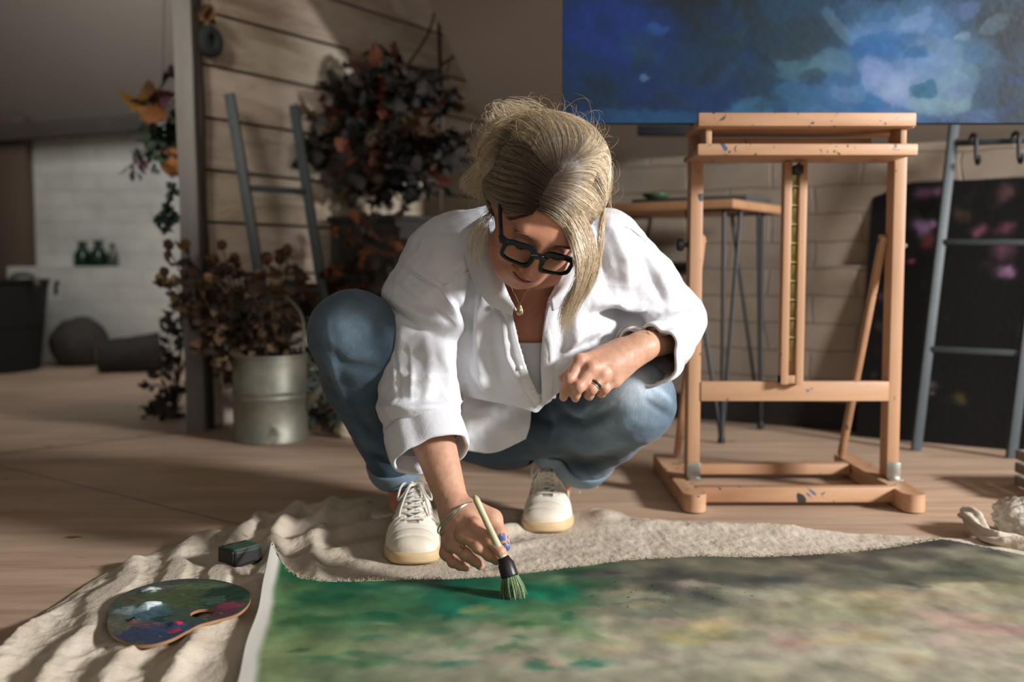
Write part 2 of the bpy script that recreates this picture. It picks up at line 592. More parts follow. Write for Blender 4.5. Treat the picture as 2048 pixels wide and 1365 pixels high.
# the lower courses stand proud, leaving a ledge
cs = [K(a0, 0.03), K(a1, 0.03), K(a1, -0.02), K(a0, -0.02)]
V, F = prism([(p.x, p.y) for p in cs], 0.0, 0.585)
mb.add(V, F)
tag(mb.build('wall_knee', M_brick_knee, smooth=False), kind='structure')
mb = MB()
cs = [K(a0, 0.032), K(a1, 0.032), K(a1, 0.03), K(a0, 0.03)]  # thin dark strip along the foot of the knee wall
V, F = prism([(p.x, p.y) for p in cs], 0.0, 0.1)
mb.add(V, F)
tag(mb.build('dark_strip_knee', mat('dark_strip', (36, 31, 27), 0.8)), kind='structure')
mb = MB()
top = [K(a0, -0.1, 0.97), K(3.7, -0.1, 0.97), K(3.7, 2.2, 3.155), K(a0, 2.2, 3.155)]  # slope and unseen reach shaped to keep the key light off the partition
top2 = [p + Vector((0, 0, 0.06)) for p in top]
mb.add(top + top2, [(0, 1, 2, 3), (7, 6, 5, 4), (0, 4, 5, 1), (3, 2, 6, 7), (0, 3, 7, 4), (1, 5, 6, 2)])
M_plaster2 = mat('ceiling_plaster_warm', (150, 138, 126), 0.9, 0.05, 1.5, bmp=0.1, bscale=20)
tag(mb.build('ceiling_near', M_plaster2, smooth=False), kind='structure')
mb = MB()
pA = W(1000, 120, 4.0); pB = W(1500, 128, 3.7)
mb.beam(pA, pB, 0.09, 0.085, bev=0.01)
tag(mb.build('beam_near', M_beam), kind='structure')
mb = MB()
mb.beam(W(1276, 262, 3.75), W(1420, 262, 3.68), 0.05, 0.035, bev=0.004)
tag(mb.build('trim_2', mat('black_rail', (26, 28, 34), 0.7)), kind='structure')
# wall that closes the corner behind
V, F = prism([(-0.9, 5.6), (0.9, 5.6), (0.9, 5.7), (-0.9, 5.7)], 0, 2.6)
tag(obj('wall_back_corner', V, F, M_plaster2, smooth=False), kind='structure')

# ================================================================ LIGHT
def area(name, loc, target, size, energy, col=(1, 1, 1), size_y=None, spread=None):
    l = bpy.data.lights.new(name, 'AREA')
    l.energy = energy; l.color = col
    l.shape = 'RECTANGLE'; l.size = size; l.size_y = size_y or size
    if spread: l.spread = math.radians(spread)
    o = bpy.data.objects.new(name, l); COL.objects.link(o)
    o.location = loc
    d = Vector(target) - Vector(loc)
    o.rotation_euler = d.to_track_quat('-Z', 'Y').to_euler()
    return o
area('window_light_right', (4.3, 0.0, 1.97), (0.0, 1.9, 0.35), 0.8, 415, (0.985, 0.985, 1.0), size_y=.5)
area('partition_fill_light', (-1.5, 0.9, 2.1), (-1.32, 3.65, 1.2), 0.5, 2.0, (1.0, 0.95, 0.88), spread=30)  # narrow fill added to brighten the left boards and post; no window there
area('front_fill_light', (0.6, -1.6, 1.7), (0.2, 2.2, 0.3), 1.6, 17, (1.0, 0.91, 0.82))  # soft fill added behind the camera, not a window
area('far_wall_fill_light', (-1.9, 4.6, 1.9), (-2.4, 6.3, 0.6), 0.9, 15, (0.95, 0.98, 1.0))  # fill added inside the room to brighten the far brick wall
w = bpy.data.worlds.new('world'); scn.world = w
w.use_nodes = True
w.node_tree.nodes['Background'].inputs[0].default_value = (1.0, 0.90, 0.80, 1)
w.node_tree.nodes['Background'].inputs[1].default_value = 0.12
# ================================================================ EASEL
def paint_spots(nt, c, sc, thr, col, off):
    n2 = nodes_tex(nt, sc, (1, 1, 1), 2, 0.5)
    n2.inputs['Distortion'].default_value = off
    r2 = ramp(nt, n2.outputs['Fac'], [(thr, (0, 0, 0, 1)), (thr + 0.02, (1, 1, 1, 1))])
    return mix(nt, r2.outputs['Color'], c, lin(col))
def easel_wood(name, stretch, spotty=0.0):
    m, nt, b = new_mat(name)
    g = nodes_tex(nt, 14, stretch, 5, 0.6, dist=0.3)
    r = ramp(nt, g.outputs['Fac'], [(0.3, lin((164, 122, 90))), (0.7, lin((198, 156, 120)))])
    c = r.outputs['Color']
    c = paint_spots(nt, c, 26, 0.725 - spotty, (52, 48, 48), 0.2)
    c = paint_spots(nt, c, 60, 0.735 - spotty, (70, 60, 54), 1.0)
    c = paint_spots(nt, c, 21, 0.76 - spotty, (70, 92, 118), 0.5)
    c = paint_spots(nt, c, 17, 0.77 - spotty, (128, 70, 52), 0.9)
    c = paint_spots(nt, c, 19, 0.77 - spotty, (60, 84, 66), 1.3)
    nt.links.new(c, b.inputs['Base Color'])
    b.inputs['Roughness'].default_value = 0.5
    bump(nt, b, g.outputs['Fac'], 0.15, 0.001)
    return m
WV = easel_wood('beech_vertical', (1, 1, 0.08))
WH = easel_wood('beech_horizontal', (0.08, 1, 1), 0.02)
WHS = easel_wood('beech_painty', (0.2, 1, 1), 0.05)
WR = easel_wood('beech_runner', (1, 0.12, 1), 0.05)
STEEL = mat('zinc_plate', (170, 168, 160), 0.35, 0.1, 30, metal=1.0, bmp=0.05)
BLACKP = mat('black_plastic', (22, 22, 23), 0.4, 0.1, 30, bmp=0.02)
BRASS = mat('ratchet_brass', (176, 172, 112), 0.4, 0.15, 30, metal=0.6, bmp=0.1)

E = thing('studio_easel', 'beech wood H-frame studio easel spattered with paint, holding the blue painting', 'easel', (0.69, 2.5, 0))
XL, XR = 0.455, 0.955
# runners with rounded front ends
for X in (0.43, 0.945):
    w = 0.027
    poly = []
    yf, yb = (2.30, 2.82)
    for k in range(13):
        a = math.pi + math.pi * k / 12
        poly.append((X + w * math.cos(a), yf + 0.024 + 0.026 * math.sin(a)))
    poly += [(X + w, yb), (X - w, yb)]
    V, F = prism(poly, 0.004, 0.046)
    mb = MB(); mb.add(V, F)
    r = mb.build('runner', WR, E, autosmooth=30)
    for (fx, fy) in ((X, yf + 0.03), (X, yb - 0.03)):
        p = MB(); V, F = lathe([(0.0, 0.0), (0.016, 0.0), (0.016, 0.0045), (0, 0.0045)], 14, (fx, fy, 0)); p.add(V, F)
        p.build('foot_pad', BLACKP, r)
MB().box((0.687, 2.385, 0.030), (0.487, 0.030, 0.036), bev=0.002).build('front_crossbar', WHS, E)
MB().box((0.687, 2.70, 0.030), (0.46, 0.04, 0.028), bev=0.002).build('rear_crossbar', WH, E)
for X in (XL, XR):
    p = MB().box((X, 2.505, 0.54), (0.031, 0.052, 0.98), bev=0.003).build('upright', WV, E)
    q_ = MB().box((X, 2.474, 0.065), (0.034, 0.003, 0.045), bev=0.0008)
    q_.box((X, 2.464, 0.0475), (0.034, 0.022, 0.003), bev=0.0008)
    q_.build('angle_bracket', STEEL, p)
for X0, X1 in ((XL + 0.022, 0.462), (XR - 0.024, 0.921)):
    mb = MB().beam((X0, 2.52, 0.655), (X1, 2.77, 0.05), 0.016, 0.026, up=(0, 1, 0.2), bev=0.003)
    br = mb.build('rear_brace', WV, E)
    bo = MB().tube([(X0 - 0.012, 2.52, 0.64), (X0 + 0.012, 2.52, 0.64)], 0.006, 12)
    bo.build('bolt', STEEL, br)
# knobs on the outer faces
kn_ = MB()
V, F = tube([(XL - 0.017, 2.5, 0.632), (XL - 0.028, 2.5, 0.632)], 0.006, 12); kn_.add(V, F)
V, F = tube([(XL - 0.028, 2.5, 0.632), (XL - 0.032, 2.5, 0.632), (XL - 0.042, 2.5, 0.632), (XL - 0.044, 2.5, 0.632)], [0.012, 0.016, 0.016, 0.012], 14); kn_.add(V, F)
kn_.build('clamp_knob', BLACKP, E)
kn_ = MB(); V, F = tube([(XR + 0.016, 2.5, 0.63), (XR + 0.021, 2.5, 0.63), (XR + 0.021, 2.5, 0.63), (XR + 0.028, 2.5, 0.63)], [0.011, 0.011, 0.006, 0.005], 6); kn_.add(V, F)
kn_.build('nut', STEEL, E)
z0, z1 = 0.243, 0.292
MB().box(((XL + XR) / 2, 2.488, (z0 + z1) / 2), (XR - XL - 0.031, 0.024, z1 - z0), bev=0.002).build('middle_crossbar', WH, E)
# mast: two rails with the ratchet strip between
XM = 0.69
mast = MB()
mast.box((XM - 0.0185, 2.465, 0.56), (0.019, 0.03, 0.545), bev=0.002)
mast.box((XM + 0.0185, 2.465, 0.56), (0.019, 0.03, 0.545), bev=0.002)
mast.box((XM, 2.476, 0.315), (0.020, 0.008, 0.055), bev=0.001)
mast.box((XM, 2.466, 0.30), (0.056, 0.028, 0.02), bev=0.001)
ms = mast.build('mast', WV, E)
rt = MB()
rt.box((XM - 0.001, 2.470, 0.575), (0.017, 0.004, 0.46), bev=0.0005)
for k in range(10):
    z = 0.37 + 0.0462 * k
    # wedge-shaped tooth
    V = [(XM - 0.007, 2.468, z), (XM + 0.006, 2.468, z), (XM + 0.006, 2.468, z + 0.030), (XM - 0.007, 2.468, z + 0.030),
         (XM - 0.002, 2.457, z + 0.027), (XM + 0.005, 2.457, z + 0.027)]
    F = [(0, 1, 5, 4), (3, 4, 5, 2), (0, 4, 3), (1, 2, 5)]
    rt.add(V, F)
    rt.tube([(XM - 0.008, 2.458, z + 0.034), (XM + 0.009, 2.458, z + 0.034)], 0.0028, 8)
rt.build('ratchet_strip', BRASS, ms)
MB().box((XM + 0.004, 2.452, 0.812), (0.026, 0.022, 0.024), bev=0.005).build('ratchet_catch', BLACKP, ms)
# tray box under the canvas
tr = MB().box((0.681, 2.425, 0.842), (0.505, 0.19, 0.012), bev=0.001)
trayo = tr.build('tray', WH, E)
MB().box((0.681, 2.335, 0.8465), (0.507, 0.018, 0.0265), bev=0.003).build('tray_lip', WHS, trayo)
MB().box((0.665, 2.44, 0.868), (0.40, 0.012, 0.035), bev=0.001).build('tray_divider', WH, trayo)
for X in (0.456, 0.908):
    MB().box((X, 2.38, 0.875), (0.014, 0.07, 0.054), bev=0.002).build('tray_end', WV, trayo)
sh = MB().box((0.678, 2.42, 0.905), (0.500, 0.17, 0.016), bev=0.001).build('canvas_shelf', WH, E)
MB().box((0.678, 2.335, 0.9145), (0.500, 0.022, 0.031), bev=0.003).build('shelf_lip', WHS, sh)

# ================================================================ BLUE PAINTING
YP = 2.385
def PX(px, py):
    p = W(px, py, YP); return p.x, p.z
x0 = PX(1125, 245)[0]; zb = PX(1125, 246)[1]
x1, zt = 1.32, 1.82
nu, nv = 480, 340
ux = np.linspace(x0, x1, nu); uz = np.linspace(zb, zt, nv)
GX, GZ = np.meshgrid(ux, uz, indexing='ij')
P = np.column_stack([GX.ravel(), GZ.ravel()])
bl = []
sr = random.Random(4)
def B(px, py, rx, ry, col, st, an=0.0):
    x, z = PX(px, py); bl.append((x, z, rx * YP / FPX, ry * YP / FPX, col, st, an))
# overall areas
B(1250, 120, 200, 200, (8, 40, 88), 0.8); B(1420, 30, 130, 60, (10, 22, 26), 0.95); B(1240, 60, 130, 60, (8, 46, 120), .7)
B(1500, 140, 160, 120, (10, 44, 66), 0.8); B(1600, 60, 90, 70, (28, 48, 50), .6)
B(1180, 200, 70, 60, (14, 40, 50), .6); B(1400, 200, 80, 40, (6, 40, 90), .7); B(1310, 60, 20, 12, (40, 90, 150), .6)
B(1340, 235, 260, 16, (30, 90, 118), .6); B(1640, 225, 200, 30, (66, 116, 150), .7)
B(1790, 150, 150, 130, (62, 104, 150), .8); B(1800, 60, 110, 60, (80, 118, 158), .8); B(1990, 110, 70, 150, (34, 62, 84), .7)
B(1760, 55, 60, 40, (96, 128, 166), .8); B(1830, 50, 35, 25, (130, 148, 180), .55)
B(1760, 90, 70, 34, (20, 86, 142), .75); B(1730, 185, 50, 30, (22, 96, 150), .8)
B(1800, 180, 90, 36, (128, 142, 182), .85, -.4); B(1860, 140, 80, 60, (118, 140, 172), .8); B(1760, 155, 50, 30, (140, 152, 190), .7, -.5)
B(1745, 130, 40, 20, (120, 138, 175), .6); B(1925, 165, 40, 60, (112, 138, 150), .8); B(1880, 205, 70, 30, (126, 150, 150), .7)
B(1600, 130, 60, 26, (80, 118, 130), .7); B(1660, 120, 40, 30, (96, 128, 140), .6); B(1640, 180, 90, 36, (52, 100, 136), .8)
B(1925, 80, 22, 10, (150, 170, 190), .8); B(1950, 100, 50, 40, (80, 108, 122), .6); B(2040, 60, 50, 60, (12, 24, 36), .9); B(2035, 180, 40, 90, (24, 36, 46), .85)
B(1990, 40, 45, 40, (28, 40, 46), .8); B(1850, 185, 30, 14, (16, 80, 110), .8); B(1830, 110, 26, 12, (20, 90, 140), .8)
B(1780, 15, 120, 20, (46, 84, 112), .7); B(1600, 10, 100, 30, (14, 58, 84), .8); B(1475, 45, 16, 40, (30, 60, 66), .6)
B(1290, 150, 14, 6, (120, 140, 170), .6)
for k in range(150):
    px = sr.uniform(1130, 2140); py = sr.uniform(-400, 245)
    if px > 1640 and px < 2010 and py > 0: col = sr.choice([(150, 160, 190), (30, 90, 140), (110, 135, 165), (60, 90, 110), (130, 150, 160), (90, 110, 150)])
    elif py > 0: col = sr.choice([(8, 50, 110), (10, 30, 44), (16, 62, 90), (6, 36, 80), (24, 56, 66)])
    else: col = sr.choice([(8, 50, 100), (14, 34, 48), (30, 74, 104), (90, 120, 150), (20, 60, 90)])
    B(px, py, sr.uniform(12, 46), sr.uniform(8, 24), col, sr.uniform(.25, .6), sr.uniform(-.8, .8))
C = blobs_color(P, (12, 44, 70), bl, 0.05, 7.0, 6, 0.0, .55)
st = fbm(np.column_stack([P[:, 0] * 26, P[:, 1] * 40, np.full(len(P), 2.0)]), 3)
C = np.clip(C * (1 + 0.12 * st[:, None]) * np.array([.76, .82, .86]), 0, 255)
YR = 0.0004 * fbm(np.column_stack([P[:, 0] * 50, P[:, 1] * 90, np.zeros(len(P))]), 3)
V = np.column_stack([P[:, 0], YP + YR, P[:, 1]])
BP = thing('abstract_painting', 'large abstract blue cloud painting standing on the easel shelf', 'painting', ((x0 + x1) / 2, YP, zb))
obj('painted_canvas', V, grid_faces(nu, nv), canvas_paint('oil_blue'), BP, cols=linA(C))
mb = MB()
mb.box(((x0 + x1) / 2, YP + 0.021, (zb + zt) / 2), (x1 - x0 - 0.002, 0.036, zt - zb - 0.002), bev=0.001)
mb.build('canvas_edge', mat('canvas_side_blue', (30, 62, 84), 0.8, 0.3, 20), BP)
for z in (zb + 0.03, zt - 0.03):
    MB().box(((x0 + x1) / 2, YP + 0.045, z), (x1 - x0 - 0.01, 0.012, 0.05)).build('stretcher_bar', WH, BP)
# ================================================================ LEAF HELPERS
def leaf_poly(kind, L, rnd):
    """outline of a leaf in the xy plane, stem at origin, tip at +y"""
    pts = []
    if kind == 'oak':
        prof = [(0, .0), (.08, .12), (.22, .2), (.12, .3), (.34, .42), (.18, .52), (.38, .66), (.2, .74), (.26, .86), (.1, .92), (0, 1.0)]
    elif kind == 'rose':
        prof = [(0, 0), (.2, .15), (.32, .4), (.28, .65), (.12, .88), (0, 1)]
    else:
        prof = [(0, 0), (.3, .12), (.42, .35), (.2, .5), (.3, .68), (.1, .85), (0, 1)]
    l = [(-x * L, y * L) for x, y in prof]
    r = [(x * L, y * L) for x, y in reversed(prof[1:-1])]
    return l, r, prof
def add_leaf(mb, p, d, L, kind, rnd, curl=0.4, col=(1, 1, 1)):
    """leaf as two curled half blades (fan strips along the midrib) so it has real 3D shape"""
    d = Vector(d).normalized()
    a = Vector((rnd.uniform(-1, 1), rnd.uniform(-1, 1), rnd.uniform(-1, 1)))
    x = d.cross(a)
    if x.length < 1e-3: x = d.cross(Vector((0, 0, 1)))
    x.normalize(); n = x.cross(d)
    l, r, prof = leaf_poly(kind, L, rnd)
    V = []; F = []
    cu = rnd.uniform(0.3, 1.0) * curl; fo = rnd.uniform(0.1, 0.6)
    m = len(prof)
    for (px_, py_) in prof:
        bend = cu * L * (py_ ** 2)
        V.append(Vector(p) + d * py_ * L - n * bend)
    for s in (-1, 1):
        for (px_, py_) in prof[1:-1]:
            bend = cu * L * (py_ ** 2)
            V.append(Vector(p) + d * py_ * L + x * (s * px_ * L) - n * (bend - fo * px_ * L))
    for i in range(m - 1):
        for s in (0, 1):
            b0 = m + s * (m - 2)
            a_, b_ = i, i + 1
            ea = b0 + i - 1 if i >= 1 else None
            eb = b0 + i if i + 1 <= m - 2 else None
            if ea is None: f = (a_, b_, eb)
            elif eb is None: f = (a_, b_, ea)
            else: f = (a_, b_, eb, ea)
            F.append(f if s else tuple(reversed(f)))
    mb.add(V, F, col)
LEAF = mat('dry_leaf', (255, 255, 255), 0.7, 0.25, 30, vcol=True, bmp=0.2)
TWIG = mat('twig_bark', (70, 54, 40), 0.8, 0.3, 20)
def lc(c, rnd, v=0.2):
    k = 1 + rnd.uniform(-v, v)
    l = lin(c); return (l[0] * k, l[1] * k, l[2] * k)

# ================================================================ WATERING CAN
cb = G(541, 889); cb.y += 0.10
can_c = Vector((W(541, 800, cb.y).x, cb.y, 0))
zt_can = W(541, 712, cb.y - 0.1).z
rc = 0.5 * (W(615, 800, can_c.y).x - W(466, 800, can_c.y).x)
M_galv = mat('galvanised_steel', (128, 128, 116), 0.5, 0.22, 9, metal=0.55, bmp=0.12, spots=[(5, 0.64, (96, 92, 80))], col2=(160, 158, 142))
WC = thing('watering_can', 'dented galvanised watering can on the floor, used as a vase for dried roses', 'watering can', can_c)
H = zt_can
prof = [(0.0, 0.012), (rc - 0.004, 0.012), (rc - 0.003, 0.0), (rc, 0.002), (rc, 0.012), (rc - 0.003, 0.016)]
for z in (0.48, 0.50, 0.52, 0.55, 0.57, 0.59):
    prof.append((rc - 0.003 + (0.004 if z in (0.50, 0.57) else 0), H * z))
prof += [(rc - 0.003, H * 0.9), (rc - 0.003, H - 0.012), (rc + 0.001, H - 0.009), (rc + 0.001, H - 0.002), (rc - 0.003, H), (rc - 0.006, H - 0.004), (rc - 0.008, H * 0.3), (0, H * 0.3)]
V, F = lathe(prof, 48, can_c)
obj('body', V, F, M_galv, WC, autosmooth=50)
hl = [W(470, 768, can_c.y), W(452, 775, can_c.y), W(444, 762, can_c.y), W(447, 740, can_c.y), W(462, 722, can_c.y), W(470, 718, can_c.y)]
V, F = tube(spline(hl, 24), 0.007, 10); obj('side_handle', V, F, M_galv, WC)
th = spline([can_c + Vector((rc * .9, 0.0, H - 0.01)), can_c + Vector((rc * .85, 0, H + 0.13)), can_c + Vector((rc * .2, 0, H + 0.2)), can_c + Vector((-rc * .5, 0, H + .13)), can_c + Vector((-rc * .85, 0, H - .01))], 26)
V, F = tube(th, 0.005, 8); obj('top_handle', V, F, M_galv, WC)
s0 = Vector((can_c.x + rc - 0.012, can_c.y, W(615, 815, can_c.y).z)); s1 = W(668, 742, can_c.y)
V, F = tube([s0, s0.lerp(s1, .5), s1, s1 + (s1 - s0).normalized() * .05], [0.022, 0.014, 0.011, 0.017], 16, cap=False)
sp_ = obj('spout', V, F, M_galv, WC); solidify(sp_, 0.0015)
V, F = tube([can_c + Vector((rc - .004, 0, H - 0.02)), s0.lerp(s1, .82)], 0.004, 8); obj('spout_brace', V, F, M_galv, WC)

# ---------------------------------------------------------------- dried roses
rr = random.Random(11)
heads = [(338, 492), (372, 490), (445, 492), (330, 545), (350, 560), (385, 548), (420, 560), (352, 600), (380, 612), (402, 640), (415, 580),
         (455, 543), (470, 520), (500, 560), (430, 520), (575, 502), (533, 520), (517, 552), (445, 600), (480, 590), (548, 575),
         (462, 752), (455, 730), (560, 520), (500, 610), (395, 690), (325, 560), (452, 660), (600, 560), (590, 640)]
ROSEB = mat('dried_rose_petals', (255, 255, 255), 0.75, 0.25, 50, vcol=True)
gdark = random.Random(3)
for i, (hx, hy) in enumerate(heads):
    Yh = can_c.y + rr.uniform(-0.12, 0.16)
    hp = W(hx, hy, Yh)
    a = rr.uniform(0, 6.28); rad = rr.uniform(0, rc * 0.6)
    base = can_c + Vector((rad * math.cos(a), rad * math.sin(a), H * 0.45))
    mid = Vector((base.x * .55 + hp.x * .45, base.y * .55 + hp.y * .45, H + 0.04))
    if hy > 700:
        mid = can_c + Vector((-rc - 0.01, -0.02, H + 0.04))
    out = thing('dried_rose', 'dried rose on a brittle stem standing in the galvanised watering can', 'dried flower', base, group='dried roses in the watering can')
    cv = spline([base, mid, hp - Vector((0, 0, 0.012))], 14)
    V, F = tube(cv, 0.0022, 6); obj('stem', V, F, mat_stem if i else None, out) if False else None
    mbs = MB(); mbs.tube(cv, 0.0024, 6)
    mbs.build('stem', TWIG, out)
    # bloom: overlapping cupped petals
    mbf = MB()
    pale = rr.random() < 0.42
    R = rr.uniform(0.014, 0.019)
    up = (hp - Vector(mid)).normalized() if hy < 700 else Vector((0.1, -.3, -1)).normalized()
    X = up.cross(Vector((0.3, 1, 0.2))).normalized(); Y_ = up.cross(X)
    for ring in range(3):
        npet = 5
        for k in range(npet):
            an = 6.28 * k / npet + ring * 0.7 + rr.uniform(-.2, .2)
            o = X * math.cos(an) + Y_ * math.sin(an); tdir = up.cross(o)
            rad = R * (1.0 - 0.28 * ring)
            Vp = []; nn = 5
            for u in range(nn):
                for v in range(nn):
                    uu = u / (nn - 1) * 2 - 1; vv = v / (nn - 1)
                    wid = rad * 0.95 * math.sin(math.pi * (0.15 + 0.75 * vv)) * uu
                    bulge = rad * (0.25 + 0.85 * math.sin(vv * 2.4)) * (1 - 0.25 * uu * uu)
                    lift = R * (2.2 * vv) * (1 - 0.1 * ring)
                    Vp.append(hp + up * (lift - R * .9) + o * (bulge * 0.8) + tdir * wid)
            F = [(u * nn + v, (u + 1) * nn + v, (u + 1) * nn + v + 1, u * nn + v + 1) for u in range(nn - 1) for v in range(nn - 1)]
            if pale: c = lc(rr.choice([(170, 138, 100), (180, 140, 104), (140, 104, 70)]), rr)
            else: c = lc(rr.choice([(66, 34, 28), (70, 50, 34), (96, 66, 42), (62, 40, 30)]), rr)
            if ring == 2: c = lc((110, 40, 34), rr)
            mbf.add(Vp, F, c)
    mbf.build('flower_head', ROSEB, out, usecol=True, autosmooth=None)
    mbl = MB()
    for k in range(30):
        t = rr.randint(4, 13)
        p = Vector(cv[t]); d = Vector((rr.uniform(-1, 1), rr.uniform(-1, 1), rr.uniform(-.8, .6)))
        add_leaf(mbl, p, d, rr.uniform(.025, .055), 'rose', rr, 0.7, lc(rr.choice([(84, 66, 46), (62, 48, 34), (108, 84, 56), (52, 44, 32), (74, 50, 38)]), rr))
    mbl.build('leaves', LEAF, out, usecol=True, autosmooth=None)

# ================================================================ LEFT LADDER
BLUEP = mat('blue_grey_paint', (62, 70, 72), 0.55, 0.12, 12, bmp=0.1, spots=[(14, 0.7, (60, 66, 68))])
def ladder(name, label, r0, r1, ts, w, parent_loc):
    L = thing(name, label, 'ladder', parent_loc)
    for (a, b) in (r0, r1):
        MB().beam(a, b, w, w * 0.62, up=(0, 1, 0), bev=0.003).build('rail', BLUEP, L)
    for t in ts:
        a = Vector(r0[0]).lerp(Vector(r0[1]), t); b = Vector(r1[0]).lerp(Vector(r1[1]), t)
        d = (b - a).normalized() * w * 0.3
        MB().beam(a + d, b - d, w * .5, w * .62, bev=0.003).build('rung', BLUEP, L)
    return L
la0, la1 = G(571, 868), W(459, 188, 3.60)
lb0, lb1 = G(690, 868), W(588, 212, 3.86)
def tz(p0, p1, py):
    best = min(range(101), key=lambda k: abs((540 - 0) * 0 + py - (540 - (p0.lerp(p1, k / 100).z - CAMZ) * FPX / p0.lerp(p1, k / 100).y)))
    return best / 100
ladder('wooden_ladder', 'blue-grey painted ladder leaning on the timber partition behind the dried roses', (la0, la1), (lb0, lb1),
       [tz(la0, la1, 770), tz(la0, la1, 578), tz(la0, la1, 378)], 0.036, la0.lerp(lb0, .5))

# ================================================================ RIGHT LADDER
ra0, ra1 = G(1832, 902), W(1910, 235, 3.28)
rb0, rb1 = G(2022, 917), W(2108, 225, 3.12)
L2 = ladder('blanket_ladder', 'blue-grey narrow ladder with hooks on its top rung, leaning by the flower painting', (ra0, ra1), (rb0, rb1),
       [tz(ra0, ra1, 696), tz(ra0, ra1, 486), tz(ra0, ra1, 290)], 0.03, ra0.lerp(rb0, .5))
BLK = mat('black_iron', (24, 24, 25), 0.5, 0.1, 20, bmp=0.05)
for i, hx in enumerate((1955, 2034)):
    t = tz(ra0, ra1, 290); a = ra0.lerp(ra1, t); b = rb0.lerp(rb1, t)
    k = (hx - 1915) / (2098 - 1915); p = a.lerp(b, k)
    pts = [p + Vector((0, 0.014, -.005)), p + Vector((0, .016, .016)), p + Vector((0, 0, .026)), p + Vector((0, -.022, .014)), p + Vector((0, -.024, -.03)),
           p + Vector((0.002, -.024, -.055)), p + Vector((.002, -.034, -.070)), p + Vector((.002, -.046, -.058)), p + Vector((.002, -.046, -.045))]
    V, F = tube(spline(pts, 30), 0.0065, 8)
    tag(obj('s_hook', V, F, BLK, base=p), ['black iron S-hook nearer the easel on the blanket ladder rung', 'black iron S-hook at the photo edge on the blanket ladder rung'][i], 'hook', 'hooks on the ladder')

# ================================================================ FLOWER PAINTING (dark)
b0 = G(1712, 874); b1 = b0 + Vector((0.80, -0.52, 0)) * 0.95
fd = (b1 - b0); fd.z = 0; fn = Vector((fd.y, -fd.x, 0)).normalized()
if fn.y > 0: fn = -fn
lean = -fn * 0.15
HT = W(1762, 372, 3.58).z
FP_ = thing('flower_painting', 'dark canvas of pink and purple blossoms leaning on the brick knee wall', 'painting', b0.lerp(b1, .5))
nu, nv = 260, 200
U, Vv = np.meshgrid(np.linspace(0, 1, nu), np.linspace(0, 1, nv), indexing='ij')
P = np.column_stack([U.ravel() * fd.length, Vv.ravel() * HT])
bl = []
sr = random.Random(9)
def FB(px, py, r, col, st):
    u = (px - 1730) / (2048 - 1730) * 0.53; v = (885 - py) / (885 - 372) * HT
    bl.append((u, v, r, r * .75, col, st, sr.uniform(-1, 1)))
for (px, py, r, col, st) in [(1830, 395, .035, (120, 80, 112), .8), (1860, 392, .03, (150, 110, 140), .7), (1828, 462, .035, (150, 118, 160), .95), (1850, 455, .02, (170, 135, 175), .8),
    (1845, 490, .03, (120, 60, 62), .8), (1815, 528, .014, (170, 80, 120), .9), (1980, 400, .03, (110, 74, 76), .7), (1905, 435, .03, (86, 66, 48), .6),
    (1935, 470, .025, (140, 84, 100), .8), (1985, 468, .03, (130, 76, 92), .7), (1985, 515, .035, (140, 88, 112), .8), (1988, 555, .025, (160, 120, 158), .9),
    (2044, 510, .03, (130, 70, 100), .8), (1870, 770, .016, (120, 96, 110), .7), (1870, 785, .01, (150, 140, 90), .8), (1925, 798, .02, (100, 88, 50), .7), (1760, 660, .02, (90, 60, 70), .6), (1755, 760, .015, (80, 64, 72), .6), (1760, 600, .02, (110, 70, 100), .6)]:
    FB(px, py, r, col, st)
for k in range(60):
    FB(sr.uniform(1720, 2300), sr.uniform(380, 880), sr.uniform(.01, .035), sr.choice([(34, 38, 28), (40, 30, 24), (26, 34, 34), (60, 36, 44), (20, 20, 20)]), .5)
C = blobs_color(P, (18, 17, 17), bl, 0.03, 12.0, 4, 5.0)
ridge = 0.0008 * fbm(np.column_stack([P * 60, np.zeros(len(P))]), 3)
Vx = np.array(b0)[None] + U.ravel()[:, None] * np.array(fd)[None] + Vv.ravel()[:, None] * (np.array(lean) + np.array([0, 0, HT]))[None] + ridge[:, None] * np.array(fn)[None]
obj('painted_canvas', Vx, grid_faces(nu, nv), canvas_paint('oil_dark', .6), FP_, cols=linA(C))
c8 = []
for d in (-fn * 0.004, -fn * 0.04):
    for (u, v) in ((0, 0), (1, 0), (1, 1), (0, 1)):
        c8.append(b0 + fd * u + (lean + Vector((0, 0, HT))) * v + d)
obj('canvas_edge', c8, [(0, 1, 2, 3), (7, 6, 5, 4), (0, 4, 5, 1), (1, 5, 6, 2), (2, 6, 7, 3), (3, 7, 4, 0)], mat('dark_canvas_side', (34, 30, 28), 0.8), FP_, smooth=False)

